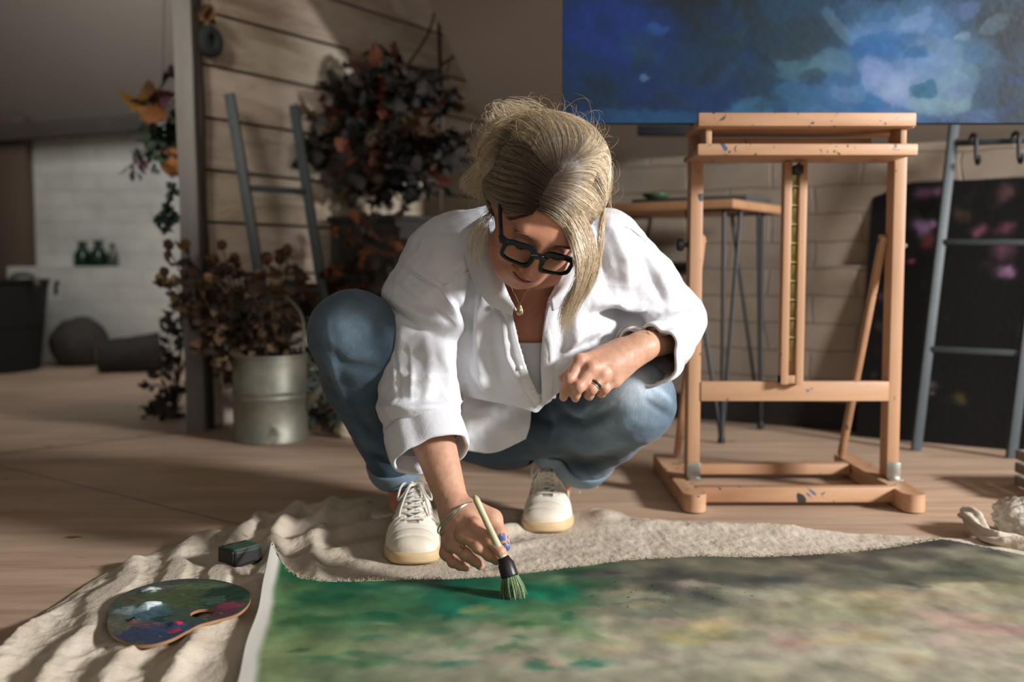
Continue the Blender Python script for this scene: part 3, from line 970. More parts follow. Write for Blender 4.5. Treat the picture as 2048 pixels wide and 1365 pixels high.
# ================================================================ HAIRPIN TABLE
C0 = Vector((W(1466, 400, 3.2).x, 3.2, 0)); zt_ = W(1466, 398, 3.2).z
u = Vector((-0.84, 0.54, 0)).normalized(); v = Vector((0.57, 0.82, 0)).normalized()
TB = thing('hairpin_table', 'wooden plank table on black hairpin legs beside the brick knee wall', 'table', C0)
TL, TW = 0.66, 0.44
M = Matrix((u, v, Vector((0, 0, 1)))).transposed()
MB().box(C0 + u * TL / 2 + v * TW / 2 + Vector((0, 0, zt_ - 0.014)), (TL, TW, 0.028), M, 0.002).build('tabletop', mat('pine_top', (166, 124, 88), 0.55, 0.15, 8, (1, 1, 1), 0.2), TB)
def hairpin(corner, iu, iv):
    foot = corner + u * 0.045 * iu + v * 0.045 * iv; foot.z = 0.006
    m = MB()
    zu = zt_ - 0.030
    for (a, b) in ((0.17, 0.03), (0.03, 0.14), (0.05, 0.05)):
        top_ = corner + u * a * iu + v * b * iv; top_.z = zu
        e = foot.lerp(top_, 0.015); e.z = 0.012
        m.tube([top_, foot + (top_ - foot) * 0.02 + Vector((0, 0, 0.0))], 0.0065, 8)
    m.box(corner + u * .09 * iu + v * .08 * iv + Vector((0, 0, zu)), (0.14, 0.12, 0.005), M, 0.001)
    V, F = lathe([(0, 0), (0.012, 0), (0.013, 0.01), (0.009, 0.03), (0, 0.03)], 14, (foot.x, foot.y, 0)); m.add(V, F)
    return m
for (cx, iu, iv) in ((C0, 1, 1), (C0 + u * TL, -1, 1), (C0 + v * TW, 1, -1), (C0 + u * TL + v * TW, -1, -1)):
    hairpin(Vector(cx), iu, iv).build('hairpin_leg', BLK, TB)
# things on the table
zt2 = zt_
tag(MB().box(C0 + u * 0.22 + v * 0.25 + Vector((0, 0, zt2 + 0.011)), (0.42, 0.22, 0.022), M, 0.003).build('sketch_portfolio', mat('slate_board', (62, 62, 60), 0.7, 0.15, 12), base=C0 + Vector((0, 0, zt2))),
    'flat dark grey folder lying on the hairpin table', 'folder')
p = C0 + u * 0.36 + v * 0.19 + Vector((0, 0, zt2 + 0.022))
V, F = lathe([(0, 0), (0.03, 0), (0.048, 0.014), (0.05, 0.02), (0.046, 0.02), (0.03, 0.004), (0, 0.004)], 24, p)
tag(obj('paint_dish', V, F, mat('green_glaze', (58, 84, 56), 0.4, 0.2, 12), base=p), 'small dull green dish on the dark folder on the table', 'dish')
# small black shelf on the knee wall with a cup
sh_ = MB().box(K(-0.02, 0.09, 0.592), (0.28, 0.12, 0.014), Matrix((kd, kn, Vector((0, 0, 1)))).transposed(), 0.002)
sh_.box(K(-0.02, 0.036, 0.572), (0.2, 0.012, 0.03), Matrix((kd, kn, Vector((0, 0, 1)))).transposed(), 0.002)
tag(sh_.build('wall_shelf', BLK, base=K(-0.02, 0.09, 0.59)), 'black narrow shelf fixed on the brick wall under the table', 'shelf')
p = K(-0.13, 0.09, 0.599)
V, F = lathe([(0, 0), (0.02, 0), (0.026, 0.02), (0.024, 0.04), (0.018, 0.048), (0.015, 0.045), (0.016, 0.03), (0, 0.006)], 20, p)
tag(obj('black_pot', V, F, BLK, base=p), 'small black pot on the wall shelf beyond the white sleeve', 'pot')

# ================================================================ FAR LEFT THINGS
# basket
p0 = G(-60, 728)
M_bask = mat('dark_wicker', (27, 26, 26), 0.8, 0.4, 60, (1, 1, 4), 0.8, bscale=80, bdist=0.006)
BK = thing('log_basket', 'large dark wicker basket with a hoop handle against the far brick wall', 'basket', (W(-25, 700, 5.65).x, 5.65, 0))
bx = W(-25, 700, 5.8).x; br = W(112, 700, 5.8).x - bx; bhh = W(0, 566, 5.6).z
pf = []
for k in range(25):
    t = k / 24
    pf.append((br * (0.86 + 0.14 * t) + 0.004 * math.sin(k * 3.1), bhh * t))
pf += [(br * 1.02, bhh), (br * 1.02, bhh + .02), (br * .96, bhh + .02), (br * .93, bhh * .5), (0.01, bhh * .45)]
V, F = lathe([(0.01, 0)] + pf, 40, (bx, 5.65, 0)); obj('body', V, F, M_bask, BK)
arc = [W(20, 566, 5.5), W(26, 553, 5.5), W(46, 549, 5.5), W(66, 553, 5.5), W(77, 572, 5.5)]
V, F = tube(spline(arc, 20), 0.014, 8); obj('hoop_handle', V, F, mat('grey_rope', (96, 92, 84), 0.8, 0.2, 30), BK)
lug = [W(112, 590, 5.62), W(112, 572, 5.62), W(116, 562, 5.62)]
V, F = tube(spline(lug, 8), 0.012, 8); obj('side_lug', V, F, M_bask, BK)
# grey cushion / sack beside the basket
sk = []
# log
LGm = mat('log_bark', (44, 40, 36), 0.85, 0.35, 14, (1, 1, 1), 0.9, bscale=24, bdist=0.01)
LG = thing('cut_log', 'thick dark cut log lying on the floor in front of the far brick wall', 'log', (W(258, 740, 5.5).x, 5.5, 0))
la, lb = W(196, 712, 5.52), W(322, 708, 5.62)
r0 = la.z - 0.0
ra = 0.088; rb_ = 0.11
la.z = ra; lb.z = rb_ + .0
pts = [la.lerp(lb, t / 12) for t in range(13)]
V, F = tube(pts, [ra + (rb_ - ra) * t / 12 for t in range(13)], 28)
Vn = np.array(V); Vn += 0.008 * fbm(Vn * 14, 3)[:, None] * np.array([[0, 1, 1]])
obj('bark', Vn, F, LGm, LG)
dln = (lb - la).normalized()
V, F = tube([la - dln * .001, la - dln * .005], [ra * .93, ra * .9], 28)
obj('sawn_end', V, F, mat('cut_wood', (104, 94, 78), .8, .2, 30), LG)
# dark cushion slumped beside the basket
c = W(152, 680, 5.9)
V, F = blob_mesh((c.x, 5.95, 0.13), (0.17, 0.15, 0.16), amp=.12, flat=0.001)
tag(obj('floor_cushion', V, F, mat('charcoal_cloth', (66, 60, 55), .9, .2, 20), base=(c.x, 5.95, 0)), 'slumped charcoal cushion on the floor between the wicker basket and the log', 'cushion')
# green bottles on the ledge
GL = mat('green_glass', (20, 60, 42), 0.12, 0.1, 20, trans=0.5, bmp=0)
CG = mat('clear_green_glass', (120, 132, 110), 0.15, 0.1, 20, trans=0.7, bmp=0)
for i, (bx_, ww, hh, m_, lab) in enumerate([(166, 17, 50, GL, 'dark green squat glass bottle on the brick ledge, nearer the basket'), (198, 17, 52, GL, 'dark green squat glass bottle on the brick ledge, middle of the three'), (226, 10, 46, CG, 'slim pale clear bottle on the brick ledge, nearest the hanging plant')]):
    p = W(bx_, 535, 6.2); p.z = 0.59; s = 6.2 / FPX
    r = ww * s; h = hh * s
    pf = [(0, 0), (r * .9, 0), (r, h * .08), (r, h * .45), (r * .75, h * .62), (r * .5, h * .72), (r * .45, h * .9), (r * .6, h * .92), (r * .6, h), (r * .35, h), (r * .35, h * .75), (r * .6, h * .6), (r * .85, h * .42), (r * .85, h * .1), (0, h * .08)]
    V, F = lathe(pf, 24, p)
    tag(obj('glass_bottle', V, F, m_, base=p), lab, 'bottle', 'bottles on the ledge')

# hanging pot of ivy behind the post
hp = W(352, 325, 4.0)
HPt = thing('hanging_plant', 'orange hanging pot with trailing green leaves behind the weathered post', 'potted plant', hp)
pf = [(0.0, -0.055), (0.03, -0.05), (0.055, -0.03), (0.064, 0.0), (0.06, 0.035), (0.052, 0.05), (0.046, 0.045), (0.04, 0.03), (0, 0.03)]
V, F = lathe(pf, 28, hp); obj('pot', V, F, mat('terracotta', (150, 92, 44), 0.7, 0.2, 12), HPt)
rr = random.Random(21)
mb = MB(); ml = MB()
for k in range(24):
    e = W(rr.uniform(248, 372), rr.uniform(205, 340) if k > 6 else rr.uniform(300, 345), 4.0 + rr.uniform(-.12, .12))
    s = hp + Vector((rr.uniform(-.03, .03), rr.uniform(-.03, .03), .03))
    cv = spline([s, s.lerp(e, .5) + Vector((0, 0, rr.uniform(.03, .08))), e], 10)
    mb.tube(cv, 0.002, 5)
    for t in range(3, 10):
        add_leaf(ml, cv[t], (rr.uniform(-1, 1), rr.uniform(-1, 1), rr.uniform(-1, .6)), rr.uniform(.03, .055), 'ivy', rr, .5, lc(rr.choice([(40, 62, 44), (30, 52, 36), (52, 74, 50), (26, 44, 34)]), rr))
for (ex, ey) in ((265, 330), (283, 318), (262, 310)):
    e = W(ex, ey, 4.0)
    for t in range(4):
        add_leaf(ml, e + Vector((rr.uniform(-.02, .02), 0, rr.uniform(-.03, .03))), (rr.uniform(-1, 1), -.3, -1), .045, 'rose', rr, .5, lc((78, 44, 54), rr))
mb.build('stems', TWIG, HPt); ml.build('leaves', LEAF, HPt, usecol=True, autosmooth=None)
# cords holding the pot
mb = MB()
for dx in (-.05, .05, 0):
    mb.tube([hp + Vector((dx, .05 if dx == 0 else -.02, .045)), hp + Vector((0, 0, 1.35))], .0016, 5)
mb.build('hanging_cord', TWIG, HPt)
# big golden oak leaves above
OL = thing('oak_sprig', 'sprig of large golden brown oak leaves tucked above the hanging pot', 'dried leaves', W(352, 220, 3.9))
mb = MB(); mb.tube(spline([W(372, 170, 3.62), W(350, 200, 3.7), W(330, 215, 3.85), W(280, 205, 3.9)], 12), .003, 6); mb.build('twig', TWIG, OL)
ml = MB()
for (a, b, L, c) in [((320, 222), (240, 205), .17, (150, 108, 46)), ((330, 220), (290, 165), .13, (96, 64, 34)), ((335, 225), (300, 230), .12, (134, 84, 44)), ((345, 150), (320, 165), .10, (46, 30, 28)), ((350, 190), (325, 200), .10, (70, 36, 44)),
                     ((325, 215), (270, 185), .13, (120, 86, 40)), ((340, 205), (300, 190), .11, (80, 40, 44)), ((350, 160), (335, 135), .07, (40, 30, 28)), ((320, 235), (280, 240), .1, (60, 70, 44))]:
    A = W(a[0], a[1], 3.88); Bp = W(b[0], b[1], 3.8)
    add_leaf(ml, A, Bp - A, L, 'oak', rr, .4, lc(c, rr))
    add_leaf(ml, A, (Bp - A) + Vector((0, .03, .02)), L * .8, 'oak', rr, .4, lc(c, rr))
ml.build('leaves', LEAF, OL, usecol=True, autosmooth=None)
# ivy trail lower by the post
IV = thing('ivy_trail', 'short trail of dark green ivy hanging on the post above the dried roses', 'ivy', W(345, 420, 3.62))
ml = MB(); mb = MB(); cv = spline([W(352, 375, 3.6), W(340, 410, 3.6), W(345, 440, 3.6), W(330, 460, 3.6)], 20); mb.tube(cv, .002, 5)
cv2 = spline([W(342, 420, 3.6), W(325, 435, 3.6), W(312, 438, 3.6)], 12); mb.tube(cv2, .002, 5); mb.build('stem', TWIG, IV)
for c_ in list(cv) + list(cv2):
    for t in range(2):
        add_leaf(ml, c_, (rr.uniform(-1, 1), rr.uniform(-1, -.1), rr.uniform(-1, .6)), rr.uniform(.025, .04), 'ivy', rr, .5, lc(rr.choice([(36, 56, 42), (30, 48, 38)]), rr))
ml.build('leaves', LEAF, IV, usecol=True, autosmooth=None)

# coil of tape hanging at the top of the partition
def on_wall(px, py, off=0.02):
    a = (px - 1024) / FPX
    # x = a*y' where y'~Y ; solve PA + pdir t + pn off
    ax, ay = PA.x + pn.x * off, PA.y + pn.y * off
    # X/Y relation (ignoring tiny pitch effect iterated)
    Y = 3.6
    for _ in range(20):
        X = W(px, py, Y).x
        t = (X - ax) / pdir.x
        Y = 0.5 * Y + 0.5 * (ay + pdir.y * t)
    return W(px, py, Y)
tc_ = on_wall(421, 83, 0.04)
cr = [tc_ + pdir * 0.032 * math.cos(a) + Vector((0, 0, 0.036 * math.sin(a))) for a in np.linspace(0, 2 * math.pi, 28, endpoint=False)]
V, F = tube(cr, 0.02, 10, closed=True)
HW = thing('hanging_ring', 'black padded ring hanging on a nail high on the timber partition', 'ring', tc_)
obj('ring', V, F, mat('black_felt', (34, 38, 40), .9), HW)
MB().tube([tc_ + Vector((0, 0, .05)), tc_ + Vector((0, 0, .1)) - pn * .03], .0025, 6).build('string', TWIG, HW)
ml = MB()
for k in range(7):
    add_leaf(ml, on_wall(418, 8, .05), (rr.uniform(-.4, .4), rr.uniform(-1, 0), -1), .07, 'oak', rr, .5, lc((112, 80, 50), rr))
ml.tube([on_wall(424, -40, .05), on_wall(418, 8, .05)], .002, 5, col=lin((50, 40, 30))[:3])
tag(ml.build('leaf_sprig', LEAF, usecol=True, autosmooth=None, base=on_wall(418, 8, .05)), 'few brown oak leaves hanging above the black ring on the partition', 'dried leaves')

# big hanging bunch of dried oak branches
OB = thing('oak_branch_bunch', 'huge dark bunch of dried oak leaves hanging in front of the timber partition', 'dried leaves', on_wall(790, 250, .3))
mb = MB(); ml = MB()
rr = random.Random(33)
hub = W(860, 40, 4.15)
def inblob(px, py):
    return ((px - 765) / 150) ** 2 + ((py - 265) / 165) ** 2 < 1 or ((px - 840) / 80) ** 2 + ((py - 190) / 90) ** 2 < 1 or ((px - 640) / 60) ** 2 + ((py - 290) / 100) ** 2 < 1
n = 0
centre = W(770, 280, 4.1)
while n < 90:
    px, py = rr.uniform(580, 925), rr.uniform(90, 430)
    if not inblob(px, py): continue
    e = W(px, py, 4.05 + rr.uniform(-.18, .22)); n += 1
    s = centre.lerp(e, rr.uniform(.2, .5)) + Vector((rr.uniform(-.05, .05), 0, rr.uniform(-.05, .05)))
    cv = spline([s, s.lerp(e, .5) + Vector((rr.uniform(-.04, .04), 0, rr.uniform(-.04, .04))), e], 8)
    mb.tube(cv, 0.003, 5)
    red = rr.random()
    for t in range(1, 8):
        for q2 in range(2):
            if red < .16: c = rr.choice([(92, 46, 28), (104, 56, 32), (70, 36, 24)])
            elif red < .3: c = rr.choice([(72, 54, 36), (80, 60, 40)])
            else: c = rr.choice([(30, 25, 20), (26, 26, 20), (36, 27, 22), (24, 21, 18)])
            add_leaf(ml, cv[t], (rr.uniform(-1, 1), rr.uniform(-1, .3), rr.uniform(-1, .7)), rr.uniform(.05, .1), 'oak', rr, .5, lc(c, rr))
# main branches and the stick
mb.tube(spline([W(876, -60, 4.25), W(880, 120, 4.25), W(884, 260, 4.2), W(880, 420, 4.2)], 20), .009, 7)
mb.tube(spline([W(884, 130, 4.25), W(915, 108, 4.25), W(944, 86, 4.25)], 8), .006, 6)
mb.tube(spline([centre, W(800, 160, 4.1), W(860, 60, 4.2), W(878, -40, 4.25)], 12), .006, 6)
mb.build('branches', TWIG, OB); ml.build('leaves', LEAF, OB, usecol=True, autosmooth=None)

# dark cabinet standing along the partition
c0 = on_wall(792, 500, .42)
Lc, Dc = .80, .36
cc_ = Vector((c0.x, c0.y, 0)) + pdir * Lc / 2 - pn * Dc / 2
ctop = W(800, 428, c0.y).z
CB = thing('low_cabinet', 'dark stained low cabinet standing along the timber partition under the dried leaves', 'cabinet', cc_)
Mcb = mat('ebony_stain', (34, 29, 26), .65, .25, 6, (1, 1, 4))
MR = Matrix((pdir, pn, Vector((0, 0, 1)))).transposed()
MB().box(cc_ + Vector((0, 0, ctop / 2 + .02)), (Lc - .02, Dc - .02, ctop - .08), MR, .003).build('carcass', Mcb, CB)
MB().box(cc_ + Vector((0, 0, ctop - .012)), (Lc, Dc, .024), MR, .003).build('cabinet_top', Mcb, CB)
for k in (-1, 1):
    d_ = MB().box(cc_ + pn * (Dc / 2 - .002) + pdir * k * (Lc / 4) + Vector((0, 0, ctop / 2 + .02)), (Lc / 2 - .03, .018, ctop - .13), MR, .003).build('door', Mcb, CB)
    V, F = lathe([(0, -.012), (.006, -.012), (.006, 0), (.012, .004), (.012, .012), (0, .016)], 12, cc_ + pn * (Dc / 2 + .02) + pdir * k * .03 + Vector((0, 0, ctop * .55)))
    obj('knob', V, F, BLK, d_)
for kx in (-1, 1):
    for ky in (-1, 1):
        MB().box(cc_ + pdir * kx * (Lc / 2 - .04) + pn * ky * (Dc / 2 - .04) + Vector((0, 0, .03)), (.04, .04, .06), MR, .002).build('foot', Mcb, CB)
def leaf_pile(name, label, spots, Y, cols, seed, num, kind='oak', base=None, size=(.04, .09)):
    r2 = random.Random(seed); ml = MB(); mb = MB()
    o = thing(name, label, 'dried leaves', base)
    for k in range(num):
        cx, cy, rx, ry = r2.choice(spots)
        a = r2.uniform(0, 6.28); q3 = math.sqrt(r2.random())
        p = W(cx + rx * q3 * math.cos(a), cy + ry * q3 * math.sin(a), Y + r2.uniform(-.12, .12))
        add_leaf(ml, p, (r2.uniform(-1, 1), r2.uniform(-1, .3), r2.uniform(-.6, 1)), r2.uniform(*size), kind, r2, .5, lc(r2.choice(cols), r2))
        if k % 4 == 0: mb.tube(spline([p, Vector(p).lerp(Vector(base), .55) + Vector((r2.uniform(-.03, .03), 0, .02)), base], 8), .0022, 5)
    mb.build('stems', TWIG, o); ml.build('leaves', LEAF, o, usecol=True, autosmooth=None)
    return o
leaf_pile('oak_leaf_spray', 'spray of orange and brown oak leaves behind the bent denim knee', [(710, 560, 45, 30), (650, 590, 60, 40), (700, 575, 50, 40), (740, 480, 70, 60), (620, 620, 45, 45)], 3.7,
          [(128, 78, 40), (84, 52, 32), (58, 46, 32), (42, 36, 28), (36, 32, 26)], 5, 200, base=Vector((W(670, 800, 3.75).x, 3.75, .22)))
# vase that holds the spray
p = Vector((W(670, 800, 3.75).x, 3.75, 0))
V, F = lathe([(0, 0), (.06, 0), (.085, .05), (.09, .12), (.07, .2), (.05, .24), (.055, .26), (.05, .26), (.045, .24), (.06, .19), (0, .03)], 30, p)
tag(obj('floor_vase', V, F, mat('brown_stoneware', (62, 52, 42), .5, .3, 10), base=p), 'dark brown stoneware vase on the floor behind the denim knee', 'vase')
leaf_pile('dried_bramble', 'tangle of dark dried bramble stems rising behind the foot of the post', [(330, 800, 40, 50), (345, 700, 25, 60), (320, 835, 35, 18), (352, 760, 20, 60), (355, 640, 22, 30)], 3.85,
          [(40, 32, 30), (52, 38, 34), (34, 30, 28)], 6, 150, 'rose', base=Vector((W(352, 800, 3.9).x, 3.9, .02)), size=(.03, .055))
leaf_pile('fallen_leaves', 'low heap of withered green and brown leaves between the can and the knee', [(625, 700, 40, 50), (640, 800, 30, 50), (600, 740, 30, 30), (650, 850, 25, 20)], 3.6,
          [(70, 66, 48), (92, 78, 54), (50, 46, 36), (40, 70, 62)], 8, 130, 'rose', base=Vector((W(640, 800, 3.6).x, 3.6, .02)), size=(.03, .06))
# pale stone on the floor
c = G(694, 878)
V, F = blob_mesh((c.x, c.y + .02, .026), (.045, .035, .03), amp=.3, flat=0.001)
tag(obj('pale_stone', V, F, mat('chalk', (190, 176, 150), .8, .2, 20), base=(c.x, c.y + .02, 0)), 'pale rounded stone on the floor between watering can and denim leg', 'stone')
# ================================================================ DROP CLOTH
out_px = [(-60, 1365), (0, 1302), (60, 1255), (120, 1213), (180, 1170), (240, 1140), (340, 1102), (430, 1072), (500, 1048), (560, 1030), (620, 1016), (680, 1008), (740, 1003),
          (800, 1004), (870, 1012), (940, 1022), (1000, 1030), (1060, 1036), (1120, 1036), (1150, 1030), (1185, 1022), (1225, 1026), (1260, 1042), (1330, 1050), (1400, 1054), (1480, 1060),
          (1550, 1062), (1620, 1068), (1700, 1074), (1780, 1076), (1860, 1080), (1920, 1084), (1990, 1082), (2048, 1084), (2110, 1090)]
out = [G(*p) for p in out_px]
out = [(p.x, p.y) for p in out]
out += [(1.2, 1.6), (1.2, 1.0), (0.6, 0.85), (0, 0.8), (-0.5, 0.85), (-0.78, 1.1)]
CC = np.array([0.15, 1.45])
oa = np.array([(math.atan2(y - CC[1], x - CC[0]), math.hypot(x - CC[0], y - CC[1])) for x, y in out])
oa = oa[np.argsort(oa[:, 0])]
NA, NR = 1300, 300
ang = np.linspace(-math.pi, math.pi, NA, endpoint=False)
rb = np.interp(ang, oa[:, 0], oa[:, 1], period=2 * math.pi)
rb = rb + 0.006 * nz(np.column_stack([np.cos(ang) * 9, np.sin(ang) * 9, np.zeros(NA)])) + 0.0015 * nz(np.column_stack([np.cos(ang) * 70, np.sin(ang) * 70, np.zeros(NA)]))
rs = np.linspace(0, 1, NR) ** 0.75
A, R = np.meshgrid(ang, rs, indexing='ij')
RB = np.repeat(rb[:, None], NR, 1)
X = CC[0] + np.cos(A) * R * RB; Yy = CC[1] + np.sin(A) * R * RB

# outline of the floor canvas (back edge, left edge) in world coordinates
ce_px = [(541, 1126), (556, 1140), (575, 1152), (600, 1160), (650, 1164), (700, 1163), (800, 1156), (880, 1152), (1000, 1145), (1100, 1136), (1180, 1131), (1250, 1124), (1330, 1119), (1400, 1112), (1500, 1108), (1600, 1101), (1700, 1096), (1800, 1092), (1880, 1087)]
ce = np.array([(G(*p, .024).x, G(*p, .024).y) for p in ce_px])
XLc, XRc = ce[0, 0], ce[-1, 0]

def cloth_h(x, y):
    """height of the drop cloth"""
    P = np.column_stack([x, y, np.zeros_like(x)])
    wv = fbm(P * 2.2, 3)
    # long folds running away from the camera on the left
    s = (x + 0.12 * (y - 1.6) + 0.035 * wv)
    left = ss(-x, 0.28, 0.46)
    f = (0.5 + 0.5 * np.sin(s * 2 * math.pi / 0.088 + 2.2 * wv)) ** 1.8
    h = left * 0.016 * f * (0.55 + 0.8 * fbm(P * 3 + 5, 2) + 0.45)
    # folds behind the feet (diagonal)
    back = np.exp(-((y - 2.2) / 0.22) ** 2) * ss(x, -0.62, -0.4) * (1 - ss(x, -0.02, 0.1))
    s2 = y * 0.8 - x * 0.62 + 0.05 * wv
    f2 = (0.5 + 0.5 * np.sin(s2 * 2 * math.pi / 0.105 + 1.0)) ** 1.6
    h = h + back * 0.026 * f2
    # ripples along the back hem, right part
    hem = np.exp(-((y - (2.16 - 0.02 * x)) / 0.055) ** 2) * ss(x, 0.05, 0.15)
    h = h + hem * (0.010 + 0.010 * fbm(P * np.array([9, 9, 1]), 3))
    # fold peak next to the left foot
    h = h + 0.028 * np.exp(-(((x - 0.185) / 0.05) ** 2 + ((y - 2.24) / 0.05) ** 2))
    rd = 0.32 - np.abs(fbm(P * np.array([15, 9, 1]) + 3, 3))
    h = h + 0.010 * rd * (0.4 + left) + 0.0030 * fbm(P * 16, 4) + 0.0016 * fbm(P * np.array([70, 40, 1]), 3)
    return np.maximum(h + 0.008, 0.0035)
def flatten(x, y, h):
    # pressed flat under shoes, canvas, palette and block
    for (cx, cy, rx, ry, z) in ((-0.19, 1.97, 0.11, 0.17, 0.007), (0.105, 2.23, 0.10, 0.16, 0.007)):
        w = np.exp(-(((x - cx) / rx) ** 2 + ((y - cy) / ry) ** 2) ** 2)
        h = h * (1 - w) + z * w
    w = np.exp(-(((x + .585) / .17) ** 2 + ((y - 1.70) / .20) ** 2) ** 3)
    h = h * (1 - w) + np.minimum(h, .019) * w
    yb = np.interp(x, ce[:, 0], ce[:, 1])
    w = ss(yb + 0.01 - y, -0.02, 0.03) * ss(x, XLc - 0.02, XLc + 0.04)
    h = h * (1 - w) + (0.008 + 0.25 * (h - 0.008)) * w
    return h
x_, y_ = X.ravel(), Yy.ravel()
Z = flatten(x_, y_, cloth_h(x_, y_))
edge = R.ravel()
Z = Z * (1 - ss(edge, 0.975, 1.0)) + 0.006 * ss(edge, 0.975, 1.0)
V = np.column_stack([x_, y_, Z])
m, nt, b = new_mat('calico')
n = nodes_tex(nt, 9, (1, 1, 1), 4)
r = ramp(nt, n.outputs['Fac'], [(0.3, lin((182, 168, 148))), (0.7, lin((206, 194, 176)))])
n2 = nodes_tex(nt, 26, (1, 1, 1), 2, 0.5); r2 = ramp(nt, n2.outputs['Fac'], [(0.73, (0, 0, 0, 1)), (0.77, (1, 1, 1, 1))])
c = mix(nt, r2.outputs['Color'], r.outputs['Color'], lin((150, 134, 112)))
nt.links.new(c, b.inputs['Base Color'])
b.inputs['Roughness'].default_value = 0.95; b.inputs['Specular IOR Level'].default_value = 0.1
n3 = nodes_tex(nt, 150, (1, 1, 1), 4)
n4 = nodes_tex(nt, 28, (1, 0.45, 1), 6, 0.7)
h = mix(nt, 0.35, n4.outputs['Fac'], n3.outputs['Fac'])
bump(nt, b, h, 0.8, 0.006)
DC = obj('drop_cloth', V, grid_faces(NA, NR, True), m)
tag(DC, 'crumpled cream cotton drop cloth spread over the wooden floor', 'drop cloth')
M_CALICO = m

# ---------------------------------------------------------------- floor canvas
NU, NV = 520, 420
us = np.linspace(0, 1, NU); vs = np.linspace(0, 1, NV)
Ug, Vg = np.meshgrid(us, vs, indexing='ij')
xb = XLc + us * (XRc + 0.12 - XLc)                 # back edge x
yb_ = np.interp(xb, ce[:, 0], ce[:, 1])
yb_ = np.where(xb > XRc, ce[-1, 1] - (xb - XRc) * 0.8, yb_)
pf_ = G(470, 1365, .022)
xf_l = XLc + (0.95 - ce[0, 1]) * (pf_.x - XLc) / (pf_.y - ce[0, 1])
xf = xf_l + us * (1.28 - xf_l)
Xc = xb[:, None] * Vg + xf[:, None] * (1 - Vg)
Yc = yb_[:, None] * Vg + 0.95 * (1 - Vg)
Xc += (1 - ss(Ug, 0, 0.02)) * 0.002 * np.sin(Vg * 20)
Yc += 0.0025 * nz(np.column_stack([Xc.ravel() * 90, Yc.ravel() * 8, Xc.ravel() * 0])).reshape(Xc.shape) * ss(Vg, 0.97, 1.0)
xf1, yf1 = Xc.ravel(), Yc.ravel()
P3 = np.column_stack([xf1, yf1, 0 * xf1])
def canvas_h(x, y):
    P3 = np.column_stack([x, y, 0 * x])
    h = 0.021 + 0.004 * fbm(P3 * 3, 3)
    # curled-up back left corner
    d = np.hypot((x - XLc) / 0.10, (y - ce[0, 1]) / 0.07)
    h = h + 0.034 * np.exp(-d ** 1.5)
    h = h + 0.008 * np.exp(-((x - XLc - 0.01) / 0.04) ** 2) * ss(y, 1.2, 1.6)
    # gentle waves
    h = h + 0.006 * np.sin(x * 9 + y * 3) * ss(y, 1.5, 1.9)
    h = h + 0.010 * np.exp(-(((x - 0.88) / 0.12) ** 2 + ((y - 2.0) / 0.08) ** 2))
    return h
Zc = canvas_h(xf1, yf1)
bl = []
def CBk(px, py, rx, ry, col, st, an=0.0):
    p = G(px, py); sx = p.y / FPX; sy = p.y * p.y / (CAMZ * FPX)
    bl.append((p.x, p.y, rx * sx, ry * sy, col, st, an))
# broad areas
CBk(640, 1260, 240, 130, (78, 112, 74), .95); CBk(520, 1300, 60, 120, (132, 146, 98), .85); CBk(800, 1250, 260, 70, (70, 104, 74), .9); CBk(560, 1345, 60, 60, (140, 150, 110), .7); CBk(600, 1190, 70, 26, (112, 134, 84), .6)
CBk(700, 1180, 200, 26, (18, 74, 54), .9); CBk(900, 1170, 150, 26, (14, 70, 52), .9); CBk(600, 1160, 60, 16, (40, 96, 60), .8)
CBk(980, 1205, 200, 30, (12, 92, 70), .85); CBk(1090, 1212, 110, 20, (22, 122, 92), .9); CBk(930, 1245, 80, 22, (16, 108, 90), .8); CBk(820, 1205, 100, 16, (20, 92, 70), .7)
CBk(1150, 1160, 130, 28, (34, 66, 52), .8); CBk(1180, 1240, 130, 24, (70, 110, 74), .8); CBk(1080, 1275, 120, 22, (112, 140, 92), .8); CBk(1000, 1290, 60, 14, (122, 118, 96), .6)
CBk(700, 1330, 160, 40, (118, 132, 96), .75); CBk(900, 1330, 160, 40, (146, 146, 124), .8)
CBk(1300, 1320, 420, 60, (168, 164, 144), .9); CBk(1800, 1320, 360, 70, (172, 164, 146), .9); CBk(1500, 1260, 300, 40, (150, 146, 122), .7)
CBk(1290, 1175, 120, 28, (112, 106, 92), .8); CBk(1400, 1190, 200, 32, (66, 68, 64), .9); CBk(1250, 1210, 90, 22, (74, 80, 72), .8); CBk(1380, 1220, 120, 20, (52, 58, 58), .75)
CBk(1400, 1130, 300, 18, (86, 80, 70), .85); CBk(1650, 1130, 260, 26, (70, 68, 64), .85); CBk(1800, 1112, 260, 14, (62, 60, 58), .85); CBk(1560, 1150, 120, 14, (104, 98, 84), .6)
CBk(1840, 1140, 130, 14, (158, 150, 130), .8); CBk(1700, 1175, 180, 20, (86, 88, 78), .8); CBk(1950, 1170, 140, 24, (96, 100, 84), .8); CBk(1560, 1210, 120, 18, (138, 138, 124), .8); CBk(1560, 1180, 80, 12, (60, 66, 68), .7)
CBk(1300, 1250, 130, 26, (120, 122, 108), .8); CBk(1680, 1230, 180, 26, (134, 134, 110), .8); CBk(1770, 1225, 120, 26, (166, 148, 108), .75); CBk(1900, 1230, 140, 34, (166, 150, 132), .7)
CBk(1980, 1200, 90, 16, (152, 140, 90), .6); CBk(1900, 1260, 80, 24, (176, 140, 132), .6); CBk(1400, 1290, 60, 16, (182, 168, 110), .85, -.3); CBk(1430, 1275, 30, 8, (190, 176, 120), .8); CBk(1360, 1295, 80, 18, (150, 142, 96), .6)
